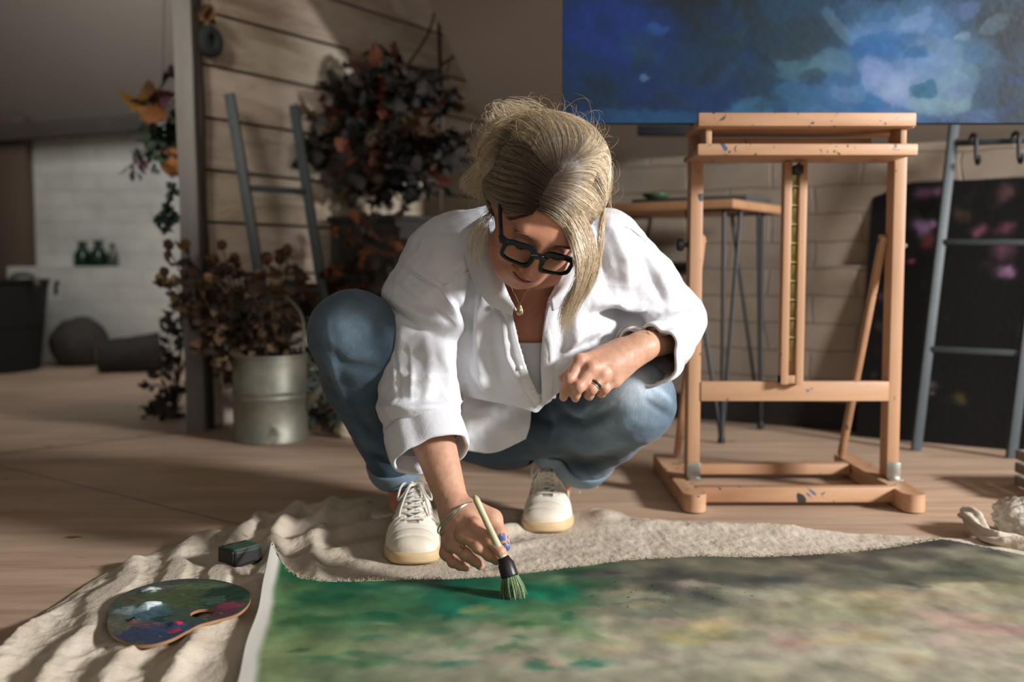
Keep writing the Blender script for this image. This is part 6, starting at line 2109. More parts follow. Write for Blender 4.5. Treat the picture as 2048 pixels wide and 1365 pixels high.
# front and back hem sheets are part of the shirt body; the shaded tail behind:
def sheet(rows, nu_, nv_, name, mat_, parent, thick=.0016, wob=.003, seed=0, offs=0):
    """rows: list of control polylines (same length)"""
    R0 = [spline(r_, nu_) for r_ in rows]
    A_ = np.array(R0)                       # rows,nu,3
    out_ = np.array([spline(A_[:, i], nv_) for i in range(nu_)])     # nu,nv,3
    V = out_.reshape(-1, 3)
    F = grid_faces(nu_, nv_)
    N_ = vnormals(V, np.array(F))
    V = V + N_ * (wob * fbm(V * 16 + seed, 3))[:, None]
    o = obj(name, V, F, mat_, parent)
    if thick: solidify(o, thick, offs)
    return o
tail = [[W(890, 780, 1.96), W(940, 785, 1.985), W(1000, 785, 1.995), W(1062, 785, 1.99)],
        [W(900, 850, 1.985), W(945, 850, 2.005), W(1000, 855, 2.015), W(1060, 848, 2.0)],
        [W(908, 893, 2.00), W(950, 904, 2.02), W(1000, 903, 2.03), W(1052, 878, 2.01)]]
sheet(tail, 50, 30, 'shirt_tail', LINEN, SH, wob=.012, seed=4)
# collar
A_c = [W(1032, 622, 1.806), W(1008, 570, 1.806), W(990, 510, 1.82), W(980, 450, 1.88), W(1010, 425, 1.97), W(1065, 418, 2.00), W(1120, 425, 1.97), W(1150, 450, 1.89), W(1140, 510, 1.83), W(1118, 565, 1.808), W(1098, 606, 1.806)]
B_c = [W(1024, 630, 1.800), W(976, 606, 1.806), W(940, 545, 1.84), W(925, 470, 1.91), W(980, 420, 2.03), W(1065, 400, 2.08), W(1150, 420, 2.03), W(1200, 470, 1.92), W(1190, 545, 1.86), W(1160, 595, 1.82), W(1104, 622, 1.800)]
M_c = [a_.lerp(b_, .5) + Vector((0, -.012, .010)) for a_, b_ in zip(A_c, B_c)]
sheet([A_c, M_c, B_c], 110, 18, 'collar', LINEN, SH, .0035, .003, 2)
# placket strips along the opening
pl_l = [(1024, 628, 1.805), (1036, 680, 1.830), (1055, 742, 1.850), (1080, 800, 1.872)]
pl_l2 = [(1003, 618, 1.808), (1012, 690, 1.833), (1030, 750, 1.852), (1070, 812, 1.874)]
def snap(px, py, dy=-.003):
    """point on the shirt surface in front, seen at (px,py)"""
    best = None
    for Y in np.arange(1.70, 2.10, .004):
        p = W(px, py, Y)
        if fs_(np.array([A3(p)]))[0] < 0: best = p; break
    return (best if best is not None else W(px, py, 1.88)) + Vector((0, dy, 0))
a1 = [snap(x_, y_, -.006) for x_, y_, _ in pl_l]; a2 = [snap(x_, y_, -.004) for x_, y_, _ in pl_l2]
sheet([a2, [p_.lerp(q_, .5) + Vector((0, -.004, 0)) for p_, q_ in zip(a1, a2)], a1], 60, 8, 'placket', LINEN, SH, .003, .0015, 3)
b1_ = [snap(x_, y_, -.006) for x_, y_ in ((1096, 606), (1086, 660), (1083, 730), (1084, 812))]
b2_ = [snap(x_, y_, -.004) for x_, y_ in ((1122, 612), (1112, 670), (1108, 740), (1102, 800))]
sheet([b1_, [p_.lerp(q_, .5) + Vector((0, -.004, 0)) for p_, q_ in zip(b1_, b2_)], b2_], 60, 8, 'placket', LINEN, SH, .003, .0015, 6)
for line in ([(800, 532), (840, 556), (879, 577)], [(879, 577), (905, 562), (937, 543), (965, 520)], [(879, 577), (902, 612), (921, 655)],
             [(1226, 449), (1258, 456), (1290, 480)], [(1290, 480), (1312, 520), (1322, 570)]):
    pts = [snap(x_, y_, .0002) for x_, y_ in spline([(a_, b_, 0) for a_, b_ in line], 26)[:, :2]]
    V, F = tube(pts, .0016, 6); obj('stitched_seam', V, F, LINEN, SH)
BUT = mat('pearl_button', (220, 216, 206), .3, .05, 30, bmp=0)
for (x_, y_) in ((1010, 606), (1066, 782), (1040, 735)):
    p = snap(x_, y_, -.010)
    V, F = tube([p + Vector((0, -.001, 0)), p + Vector((0, .0015, 0))], .0048, 16)
    obj('button', V, F, BUT, SH)
# tank top under the shirt
ftk = Field(); ftk.u(sd_ell(CH, (.148, .1085, .133))); ftk.u(sd_seg(W(1062, 700, 2.02), W(1050, 800, 2.06), .115, .115), .05)
Vt, Ft = mesh_sdf(ftk, (-.08, 1.78, .28), (.16, 2.02, .50), .004)
zt0 = W(1062, 688, 1.86).z
Vt2, Ft2, _u = cut(Vt, Ft, lambda P: np.minimum(np.minimum(zt0 + 1.2 * (P[:, 0] - .035) ** 2 - P[:, 2], 1.99 - P[:, 1]), np.minimum(np.minimum(P[:, 0] + .03, .085 - P[:, 0]), P[:, 2] - W(1060, 800, 1.92).z)))
tk = obj('tank_top', Vt2, Ft2, mat('white_jersey', (196, 196, 202), .9, .05, 300), PERSON); solidify(tk, .002, 1)
# ---------------------------------------------------------------- glasses
GBLK = mat('black_acetate', (10, 13, 24), .18, .05, 20, bmp=0, spec=.6)
gz, gy = -.0100, -.1035
GL_T = math.radians(-8)
def gl(p):
    """glasses frame coordinates (x, depth, z) -> world"""
    x, d, z = p
    y = gy + d + 1.6 * x * x
    zz = gz + z
    # tilt about x so that the lower rim tucks towards the cheek
    return H2W((x, y - z * math.sin(GL_T), zz))
rimo = []
def rrect(w, h, n=64, e=3.8, skew=.0):
    P = []
    for k in range(n):
        a = 2 * math.pi * k / n
        c_, s_ = math.cos(a), math.sin(a)
        x = w * abs(c_) ** (2 / e) * (1 if c_ > 0 else -1); z = h * abs(s_) ** (2 / e) * (1 if s_ > 0 else -1)
        P.append((x, z))
    return P
mbf = MB()
for s in (-1, 1):
    inner = rrect(.0225, .0150); outer = rrect(.0287, .0190)
    n = len(inner); Vg_ = []
    for (ring_, d) in ((outer, -.002), (outer, .0025), (inner, .0025), (inner, -.002)):
        for (x, z) in ring_:
            up = .0036 if (z > 0 and ring_ is outer) else 0
            Vg_.append(gl((s * .0345 + x, d, z * (1 - .10 * (s * x) / .03) + up)))
    Fg = []
    for q_ in range(4):
        for k in range(n):
            f_ = (q_ * n + k, q_ * n + (k + 1) % n, ((q_ + 1) % 4) * n + (k + 1) % n, ((q_ + 1) % 4) * n + k)
            Fg.append(f_)
    mbf.add(Vg_, Fg)
mbf.tube([gl((-.013, .0005, .005)), gl((-.005, 0, .0085)), gl((.005, 0, .0085)), gl((.013, .0005, .005))], .0052, 12)
for s in (-1, 1):   # nose pads, end pieces
    mbf.tube([gl((s * .0105, .001, .002)), gl((s * .0085, .005, -.007))], .0028, 8)
    mbf.tube([gl((s * .058, 0, .012)), gl((s * .0665, .003, .0125)), gl((s * .0695, .010, .0125))], [.0070, .0066, .0045], 10)
GLS = mbf.build('glasses_frame', GBLK, PERSON)
for s in (-1, 1):
    p0 = gl((s * .0685, .006, .0125)); e = H2W((s * .077, -.005, .012)); e2 = H2W((s * .078, .022, .004)); e3 = H2W((s * .074, .034, -.018))
    cv = spline([p0, p0.lerp(e, .5) + HM @ Vector((s * .001, 0, 0)), e, e2, e3], 24)
    MB().tube([Vector(v) + HM @ Vector((0, 0, dz)) for v in cv for dz in (0,)], .0030, 8).tube([Vector(v) + HM @ Vector((0, 0, .0028)) for v in cv], .0026, 8).build('temple_arm', GBLK, GLS)
m, nt, b = new_mat('lens_glass')
tr_ = nt.nodes.new('ShaderNodeBsdfTransparent'); gl_ = nt.nodes.new('ShaderNodeBsdfGlossy'); gl_.inputs['Roughness'].default_value = .03
fz = nt.nodes.new('ShaderNodeFresnel'); fz.inputs['IOR'].default_value = 1.22
mx = nt.nodes.new('ShaderNodeMixShader')
nt.links.new(fz.outputs[0], mx.inputs[0]); nt.links.new(tr_.outputs[0], mx.inputs[1]); nt.links.new(gl_.outputs[0], mx.inputs[2])
nt.links.new(mx.outputs[0], nt.nodes['Material Output'].inputs['Surface'])
LENS = m
for s in (-1, 1):
    pts = rrect(.0228, .0153)
    V = [gl((s * .0345, -.0022, 0))]; F = []
    for fr_ in (.35, .7, 1.0):
        for (x, z) in pts: V.append(gl((s * .0345 + x * fr_, -.0002 - .002 * (1 - fr_ * fr_), z * fr_ * (1 - .10 * (s * x) / .03))))
    n = len(pts)
    for k in range(n): F.append((0, 1 + k, 1 + (k + 1) % n))
    for q_ in range(2):
        for k in range(n): F.append((1 + q_ * n + k, 1 + (q_ + 1) * n + k, 1 + (q_ + 1) * n + (k + 1) % n, 1 + q_ * n + (k + 1) % n))
    o = obj('lens', V, F, LENS, GLS); solidify(o, .0008, 0)
# eyelashes
LASH = mat('lash', (26, 18, 16), .5, bmp=0); sr = random.Random(8)
for s in (-1, 1):
    mb = MB()
    for k in range(90):
        u_ = sr.uniform(-1, 1)
        x = s * .031 + u_ * .0135; z = -.0075 + .0042 * u_ * u_
        p = H2W((x, -.0885 + .004 * u_ * u_, z))
        d = Vector((s * .25 * (u_ * s * 1.0) + .2 * s, -1, -.55 + .25 * sr.random())).normalized()
        L = sr.uniform(.0035, .006)
        mb.tube([p, p + HM @ (d * L * .6), p + HM @ (d * L + Vector((0, 0, .0018)))], [.0004, .00035, .00015], 3, cap=False)
    mb.build('eyelashes', LASH, PERSON, autosmooth=None)
# eyebrow hairs
BROW = mat('brow_hair', (104, 74, 52), .6, bmp=0)
for s in (-1, 1):
    mb = MB()
    for k in range(170):
        u_ = sr.uniform(-1, 1)
        x = s * (.033 + u_ * .016)
        z = .0175 + .0045 * (1 - u_ * u_) + sr.uniform(-.0022, .0022) * (1 - .5 * u_)
        # sit on the brow surface
        y = -.10
        for _ in range(12):
            d_ = hf(np.array([[x, y, z]]))[0]; y += d_ * .9
        p = Vector((x, y - .0003, z)); d = Vector((s, -.05, .28 - .35 * u_)).normalized() * sr.uniform(.004, .007)
        mb.tube([H2W(p), H2W(p + d * .6 + Vector((0, -.0006, 0))), H2W(p + d + Vector((0, .0004 + .002 * max(u_, 0), 0)))], [.00028, .00022, .0001], 3, cap=False)
    mb.build('eyebrow', BROW, PERSON, autosmooth=None)

# ---------------------------------------------------------------- hair
hv = Field()
hvc = sd_ell((0, .020, .040), (.083, .098, .092))
hv.u(lambda P: hvc(W2H(P)))
hv.u(sd_ell(W(1095, 305, 1.800), (.095, .085, .066)), .04)
hv.u(sd_ell(W(1010, 318, 1.815), (.050, .055, .056)), .04)
hv.u(sd_ell(W(1165, 352, 1.745), (.046, .055, .066)), .04)
hv.u(sd_ell(W(1010, 375, 1.745), (.034, .045, .048)), .03)
def hit(px, py, off=0.0, miss=1.79):
    for Y in np.arange(1.50, 1.95, .003):
        p = W(px, py, Y)
        if hv(np.array([A3(p)]))[0] < off: return A3(p)
    return A3(W(px, py, miss))
def guide(pts, off=.004, n=22):
    out_ = []
    for p in pts:
        if len(p) == 3: out_.append(A3(W(*p)))
        else: out_.append(hit(p[0], p[1], off))
    return spline(out_, n)
HG = {
 'left': [  # from the parting to the image-left, then back into the tail
    [(1066, 427), (1040, 426), (1005, 418), (980, 398), (968, 360), (985, 320)],
    [(1074, 418), (1040, 410), (1000, 400), (972, 372), (962, 340), (980, 305)],
    [(1084, 395), (1045, 375), (1000, 365), (968, 345), (958, 322), (975, 290)],
    [(1096, 370), (1055, 345), (1010, 330), (975, 318), (965, 300), (985, 275)],
    [(1108, 350), (1070, 310), (1030, 295), (995, 285), (980, 278), (1000, 262)],
    [(1110, 346), (1082, 300), (1045, 276), (1012, 268), (990, 272), (995, 250)]],
 'left_line': [
    [(1062, 428), (1030, 432), (1000, 428), (980, 410), (972, 380), (980, 340)],
    [(1030, 436), (1005, 438), (985, 425), (975, 400), (968, 370), (975, 335)],
    [(1000, 440), (985, 435), (973, 415), (966, 390), (962, 362), (970, 330)]],
 'top': [
    [(1108, 352), (1080, 318), (1055, 290), (1020, 262), (990, 262), (962, 290)],
    [(1112, 340), (1095, 300), (1075, 262), (1040, 240), (1005, 248), (970, 275)],
    [(1118, 335), (1120, 290), (1105, 250), (1070, 230), (1030, 236), (990, 258)],
    [(1122, 338), (1150, 290), (1140, 252), (1105, 230), (1060, 228), (1010, 246)],
    [(1124, 342), (1178, 310), (1180, 270), (1145, 240), (1095, 226), (1040, 236)]],
 'crown': [
    [(1122, 342), (1160, 300), (1178, 270), (1160, 246), (1120, 230), (1070, 228)],
    [(1120, 345), (1170, 312), (1198, 290), (1190, 262), (1160, 244), (1110, 230)],
    [(1118, 347), (1175, 325), (1206, 312), (1214, 330), (1216, 360), (1208, 395)]],
 'stray': [
    [(1080, 405), (1040, 385), (1005, 372), (975, 352), (955, 330, 1.77), (940, 318, 1.78)],
    [(1108, 350), (1060, 300), (1030, 262), (1000, 240, 1.80), (985, 222, 1.81), (1000, 210, 1.82)],
    [(1120, 340), (1150, 280), (1130, 240), (1090, 220, 1.82), (1050, 208, 1.82), (1020, 206, 1.82)],
    [(1116, 345), (1185, 320), (1212, 345), (1218, 385, 1.72), (1222, 425, 1.73), (1214, 450, 1.73)]],
 'right': [
    [(1116, 345), (1165, 318), (1195, 312), (1212, 335), (1214, 370), (1206, 405)],
    [(1108, 352), (1155, 340), (1190, 345), (1208, 372), (1208, 400), (1200, 430)],
    [(1100, 364), (1145, 362), (1180, 378), (1200, 405), (1204, 430), (1203, 455)],
    [(1094, 376), (1135, 382), (1168, 402), (1190, 430), (1200, 460), (1206, 490)],
    [(1090, 384), (1130, 396), (1162, 424), (1184, 456), (1196, 484, 1.67), (1202, 520, 1.69)]],
 'lock': [
    [(1092, 380), (1130, 392), (1160, 420), (1180, 460, 1.665), (1190, 515, 1.672), (1180, 570, 1.70), (1150, 625, 1.735), (1140, 660, 1.75)],
    [(1086, 390), (1120, 404), (1150, 432), (1172, 475, 1.655), (1180, 525, 1.662), (1166, 575, 1.69), (1140, 630, 1.72), (1128, 680, 1.74)],
    [(1080, 402), (1110, 412), (1138, 438), (1160, 482, 1.645), (1166, 530, 1.65), (1152, 580, 1.675), (1130, 630, 1.71), (1122, 690, 1.735)],
    [(1080, 412), (1106, 422), (1134, 448), (1153, 490, 1.635), (1160, 540, 1.64), (1144, 585, 1.67), (1124, 625, 1.70), (1118, 670, 1.73)],
    [(1076, 420), (1102, 432), (1130, 458), (1147, 500, 1.63), (1154, 545, 1.635), (1150, 580, 1.66), (1134, 615, 1.69), (1126, 650, 1.72)]],
 'rside': [
    [(1190, 345), (1206, 372), (1210, 410), (1206, 450, 1.70), (1204, 500, 1.71), (1192, 550, 1.73), (1172, 590, 1.75)],
    [(1180, 372), (1198, 400), (1202, 430), (1198, 470, 1.69), (1196, 515, 1.70), (1186, 560, 1.72), (1165, 610, 1.745)]],
 'tail': [
    [(1040, 240), (1000, 262), (972, 292, 1.79), (955, 325, 1.79), (935, 352, 1.79), (918, 372, 1.79)],
    [(1030, 262), (990, 285), (968, 312, 1.77), (955, 340, 1.77), (938, 362, 1.78), (922, 384, 1.78)],
    [(1020, 285), (985, 305), (970, 330, 1.76), (958, 352, 1.76), (945, 375, 1.77), (935, 390, 1.77)],
    [(1005, 300), (985, 325), (975, 348, 1.75), (970, 368, 1.75), (958, 388, 1.76), (950, 396, 1.76)],
    [(1000, 320), (985, 345), (978, 365, 1.74), (975, 385, 1.74), (972, 396, 1.75), (965, 405, 1.755)]],
 'lwisp': [
    [(990, 425), (975, 440, 1.70), (962, 465, 1.71), (950, 495, 1.73), (952, 525, 1.75), (962, 548, 1.77)],
    [(985, 415), (968, 432, 1.71), (950, 455, 1.72), (940, 485, 1.74), (942, 510, 1.76), (950, 540, 1.78)],
    [(995, 432), (984, 448, 1.68), (976, 470, 1.69), (968, 500, 1.71), (966, 525, 1.73), (975, 545, 1.75)]],
}
CNT = {'left': 2300, 'left_line': 600, 'top': 2300, 'crown': 1400, 'right': 1700, 'lock': 760, 'rside': 380, 'tail': 1300, 'lwisp': 60, 'stray': 380}
NSEG = 17
hr = np.random.default_rng(21)
HV = []; HC_ = []; HR_ = []
for key, gs in HG.items():
    GV = np.array([guide(g_, .002, NSEG) for g_ in gs])            # g,NSEG,3
    n = CNT[key]; ng = len(gs)
    u_ = hr.random(n) * (ng - 1)
    # clumping: pull the parameter towards clump centres down the strand
    cl = np.round(u_ * 9 + hr.normal(0, .12, n)) / 9 + hr.normal(0, .02, n)
    t = np.linspace(0, 1, NSEG)
    uu = u_[:, None] * (1 - .75 * t[None] ** .8) + cl[:, None] * (.75 * t[None] ** .8)
    uu = np.clip(uu, 0, ng - 1.0001); i0 = uu.astype(int); fr_ = (uu - i0)[..., None]
    tt = np.tile(np.arange(NSEG)[None], (n, 1))
    P = GV[i0, tt] * (1 - fr_) + GV[i0 + 1, tt] * fr_
    seed = hr.random(n) * 100
    amp = {'left': .007, 'left_line': .005, 'top': .011, 'crown': .009, 'right': .008, 'lock': .013, 'rside': .008, 'tail': .013, 'lwisp': .022, 'stray': .018}[key]
    for a_ in range(3):
        q_ = np.stack([np.repeat(seed[:, None], NSEG, 1), t[None] * 3.0 + a_ * 9.1 + 0 * uu, np.full_like(uu, a_ * 3.3)], -1).reshape(-1, 3)
        P[..., a_] += nz(q_).reshape(n, NSEG) * amp * (0.15 + t[None] ** 1.0)
    # per-strand length
    ln = hr.uniform(.72, 1.0, n) if key in ('lock', 'tail', 'rside', 'lwisp') else np.ones(n)
    tl = t[None] * ln[:, None] * (NSEG - 1); j0 = np.minimum(tl.astype(int), NSEG - 2); fj_ = (tl - j0)[..., None]
    ar = np.arange(n)[:, None]
    P = P[ar, j0] * (1 - fj_) + P[ar, j0 + 1] * fj_
    # keep strands at or above the hair volume's surface
    off_ = hr.uniform(-.002, .006, n)[:, None] * np.ones(NSEG)[None]
    fl = P.reshape(-1, 3)
    for _ in range(2):
        d = hv(fl) - off_.reshape(-1); g_ = grad(hv, fl, .002); g_ /= np.linalg.norm(g_, axis=1)[:, None] + 1e-9
        stick = 1.0 if key in ('left', 'left_line', 'right') else 0.0
        w_ = np.where(d < 0, 1.0, stick * .8)
        fl = fl - g_ * (d * w_)[:, None]
    P = fl.reshape(n, NSEG, 3)
    HV.append(P)
    # colour: darker roots, blonde lengths, streaks
    st_ = hr.random(n)
    streak = np.clip(.5 + .75 * np.sin(u_ * 17 + hr.normal(0, .6, n)) + .25 * np.sin(u_ * 41), 0, 1)
    bl_ = ss(t, 0.02, .45)[None] * (.35 + .65 * streak[:, None]) + .12 * (st_[:, None] - .5)
    if key in ('tail', 'lock', 'rside', 'lwisp'): bl_ = bl_ * .9 + .2 * ss(t, .05, .35)[None]
    if key in ('top', 'crown', 'right', 'stray'): bl_ = bl_ * .95 + .20 * ss(t, .12, .5)[None]
    if key in ('left', 'left_line'): bl_ = bl_ * .55
    bl_ = np.clip(bl_, 0, 1)[..., None]
    c = linA(np.array([70, 54, 44.])) * (1 - bl_) + linA(np.array([244, 222, 188.])) * bl_
    c = .92 * c * (1 + .36 * (hr.random(n)[:, None, None] - .5))
    HC_.append(c); HR_.append(np.full(n, .00031))
# flyaway hairs
n = 330
k0 = hr.integers(0, len(HV[2]), n)
root = []
for k in range(n):
    grp = HV[[2, 3, 8, 5, 2, 8][k % 6]]; root.append(grp[hr.integers(0, len(grp)), hr.integers(4, 16)])
root = np.array(root); t = np.linspace(0, 1, NSEG)
gdir = grad(hv, root, .003); gdir /= np.linalg.norm(gdir, axis=1)[:, None]
tan = hr.normal(size=(n, 3)); tan -= gdir * (tan * gdir).sum(1)[:, None]; tan /= np.linalg.norm(tan, axis=1)[:, None]
L = hr.uniform(.012, .05, n) * (.6 + .8 * hr.random(n))
P = root[:, None] + (tan[:, None] * t[None, :, None] + gdir[:, None] * (.55 * np.sin(t * 2.4))[None, :, None]) * L[:, None, None]
P += np.array([0, 0, 1.])[None, None] * (.006 * t ** 2)[None, :, None]
HV.append(P); HC_.append(np.tile(linA(np.array([196, 170, 126.])), (n, NSEG, 1))); HR_.append(np.full(n, .00016))
P = np.concatenate(HV); Cc = np.concatenate(HC_); Rr = np.concatenate(HR_)
# tubes, triangular section, vectorised
T = np.gradient(P, axis=1); T /= np.linalg.norm(T, axis=2)[..., None] + 1e-12
ref = np.array([.3, -1, .2]); Nn = np.cross(T, ref); Nn /= np.linalg.norm(Nn, axis=2)[..., None] + 1e-12; Bb = np.cross(T, Nn)
tap = np.interp(np.linspace(0, 1, NSEG), [0, .7, 1], [1, .9, .25])
Rt = Rr[:, None] * tap[None]
ring = [P + Rt[..., None] * (math.cos(a) * Nn + math.sin(a) * Bb) for a in (0, 2.094, 4.189)]
V = np.stack(ring, 2).reshape(-1, 3)
n = len(P)
base_i = (np.arange(n)[:, None] * NSEG + np.arange(NSEG - 1)[None]) * 3
F = []
for k in range(3):
    k2 = (k + 1) % 3
    F.append(np.stack([base_i + k, base_i + k2, base_i + 3 + k2, base_i + 3 + k], -1).reshape(-1, 4))
F = np.concatenate(F)
cols = np.repeat(Cc[:, :, None, :], 3, 2).reshape(-1, 3)
m, nt, b = new_mat('blonde_hair')
at = nt.nodes.new('ShaderNodeAttribute'); at.attribute_name = 'Col'
nt.links.new(at.outputs['Color'], b.inputs['Base Color'])
b.inputs['Roughness'].default_value = .34; b.inputs['Specular IOR Level'].default_value = .55
HAIRM = m
HAIR = obj('hair', V, F, HAIRM, PERSON, cols=np.clip(cols, 0, 1))
# under-layer of combed hair covering the scalp
Vk, Fk = mesh_sdf(lambda Q: hv(Q) + .0035, (HC.x - .18, 1.55, HC.z - .14), (HC.x + .18, 1.95, HC.z + .26), .003)
hy_ = [-.12, -.088, -.06, -.035, -.008, .03, .07, .12]; hz_ = [.099, .094, .078, .054, .016, -.024, -.052, -.075]
def capcut(Q):
    h = W2H(Q)
    return h[:, 2] - np.interp(h[:, 1], hy_, hz_) - .0
Vk2, Fk2, _ = cut(Vk, Fk, capcut)
ck = linA(np.array([92, 76, 58.]))[None] * (1 + .5 * fbm(Vk2 * 60, 3))[:, None] + linA(np.array([60, 50, 38.]))[None] * ss(Vk2[:, 2], .78, .84)[:, None]
o = obj('hair_underlayer', Vk2, Fk2, HAIRM, HAIR, cols=np.clip(ck, 0, 1)); solidify(o, .002, -1)

# ---------------------------------------------------------------- jewellery
SILV = mat('silver', (205, 205, 200), .22, .05, 30, metal=1, bmp=0)
GOLD = mat('gold', (204, 184, 140), .25, .05, 30, metal=1, bmp=0)
DKM = mat('dark_enamel', (20, 20, 20), .3, bmp=0)
def ringo(name, c, axis, r, th, m_, parent=PERSON, sq=1.0, n=64):
    ax = Vector(axis).normalized(); X = ax.cross(Vector((0, 1, .01))).normalized()
    if abs(ax.y) > .97: X = Vector((1, 0, 0))
    Y_ = ax.cross(X).normalized(); X = Y_.cross(ax)
    pts = [Vector(c) + X * math.cos(a) * r + Y_ * math.sin(a) * r * sq for a in np.linspace(0, 2 * math.pi, n, endpoint=False)]
    V, F = tube(pts, th, 8, closed=True)
    return obj(name, V, F, m_, parent)
for (dx, dy, tw) in ((0, 0, 0), (3, 3, .05)):
    ringo('silver_bangle', W(914 + dx, 1037 + dy, 1.752), (.62 + tw, -.46, -.68 + tw), .0420, .0014, SILV)
ringo('gold_bangle', W(1268, 690, 1.868), (-.40, -.86, -.10), .0365, .0009, GOLD)
ringo('gold_bangle', W(1270, 694, 1.885), (-.62, -.72, -.05), .0345, .0008, GOLD)
def fr_at(ch, t): return ch[0][0].lerp(ch[1][0], t), (ch[1][0] - ch[0][0]), ch[0][1] * (1 - t) + ch[1][1] * t
for t, m_ in ((.66, GOLD), (.86, GOLD)):
    p, a, r_ = fr_at(fR[2], t); ringo('finger_ring', p, a + Vector((.1 * t, 0, 0)), r_ + .0010, .0012, m_)
for t, m_, th in ((.60, SILV, .0013), (.70, DKM, .0011), (.80, SILV, .0013)):
    p, a, r_ = fr_at(fL[2], t); ringo('finger_ring', p, a, r_ + .0012, th, m_)
# necklace
nk = [H2W((-.050, .0, -.085)), W(1022, 572, 1.805), W(1031, 590, 1.794), W(1040, 607, 1.787), W(1049, 590, 1.794), W(1060, 572, 1.805), H2W((.050, .0, -.085))]
NKs = MB().tube(spline(nk, 60), .0006, 5).build('necklace', GOLD, PERSON)
pc_ = W(1040, 619, 1.788)
V, F = lathe([(0, .0095), (.0018, .009), (.0022, .006), (.0042, .002), (.0062, -.003), (.0058, -.008), (.003, -.0105), (0, -.011)], 20, pc_)
V = np.array(V); V[:, 1] = pc_.y + (V[:, 1] - pc_.y) * .6; V += .0005 * fbm(V * 400, 2)[:, None]
PD = obj('pendant', V, F, GOLD, NKs)
# earring
ep = W(977, 452, 1.705)
mb = MB()
for k in range(6):
    p = ep + Vector((0, 0, -.0055 * k)); V, F = blob_mesh2(p, .0016) if False else tube([p + Vector((0, 0, .0016)), p, p - Vector((0, 0, .0016))], [.0005, .0017, .0005], 8)
    mb.add(V, F)
mb.tube([ep, ep + Vector((0, 0, -.03))], .0004, 5)
mb.build('drop_earring', GOLD, PERSON)

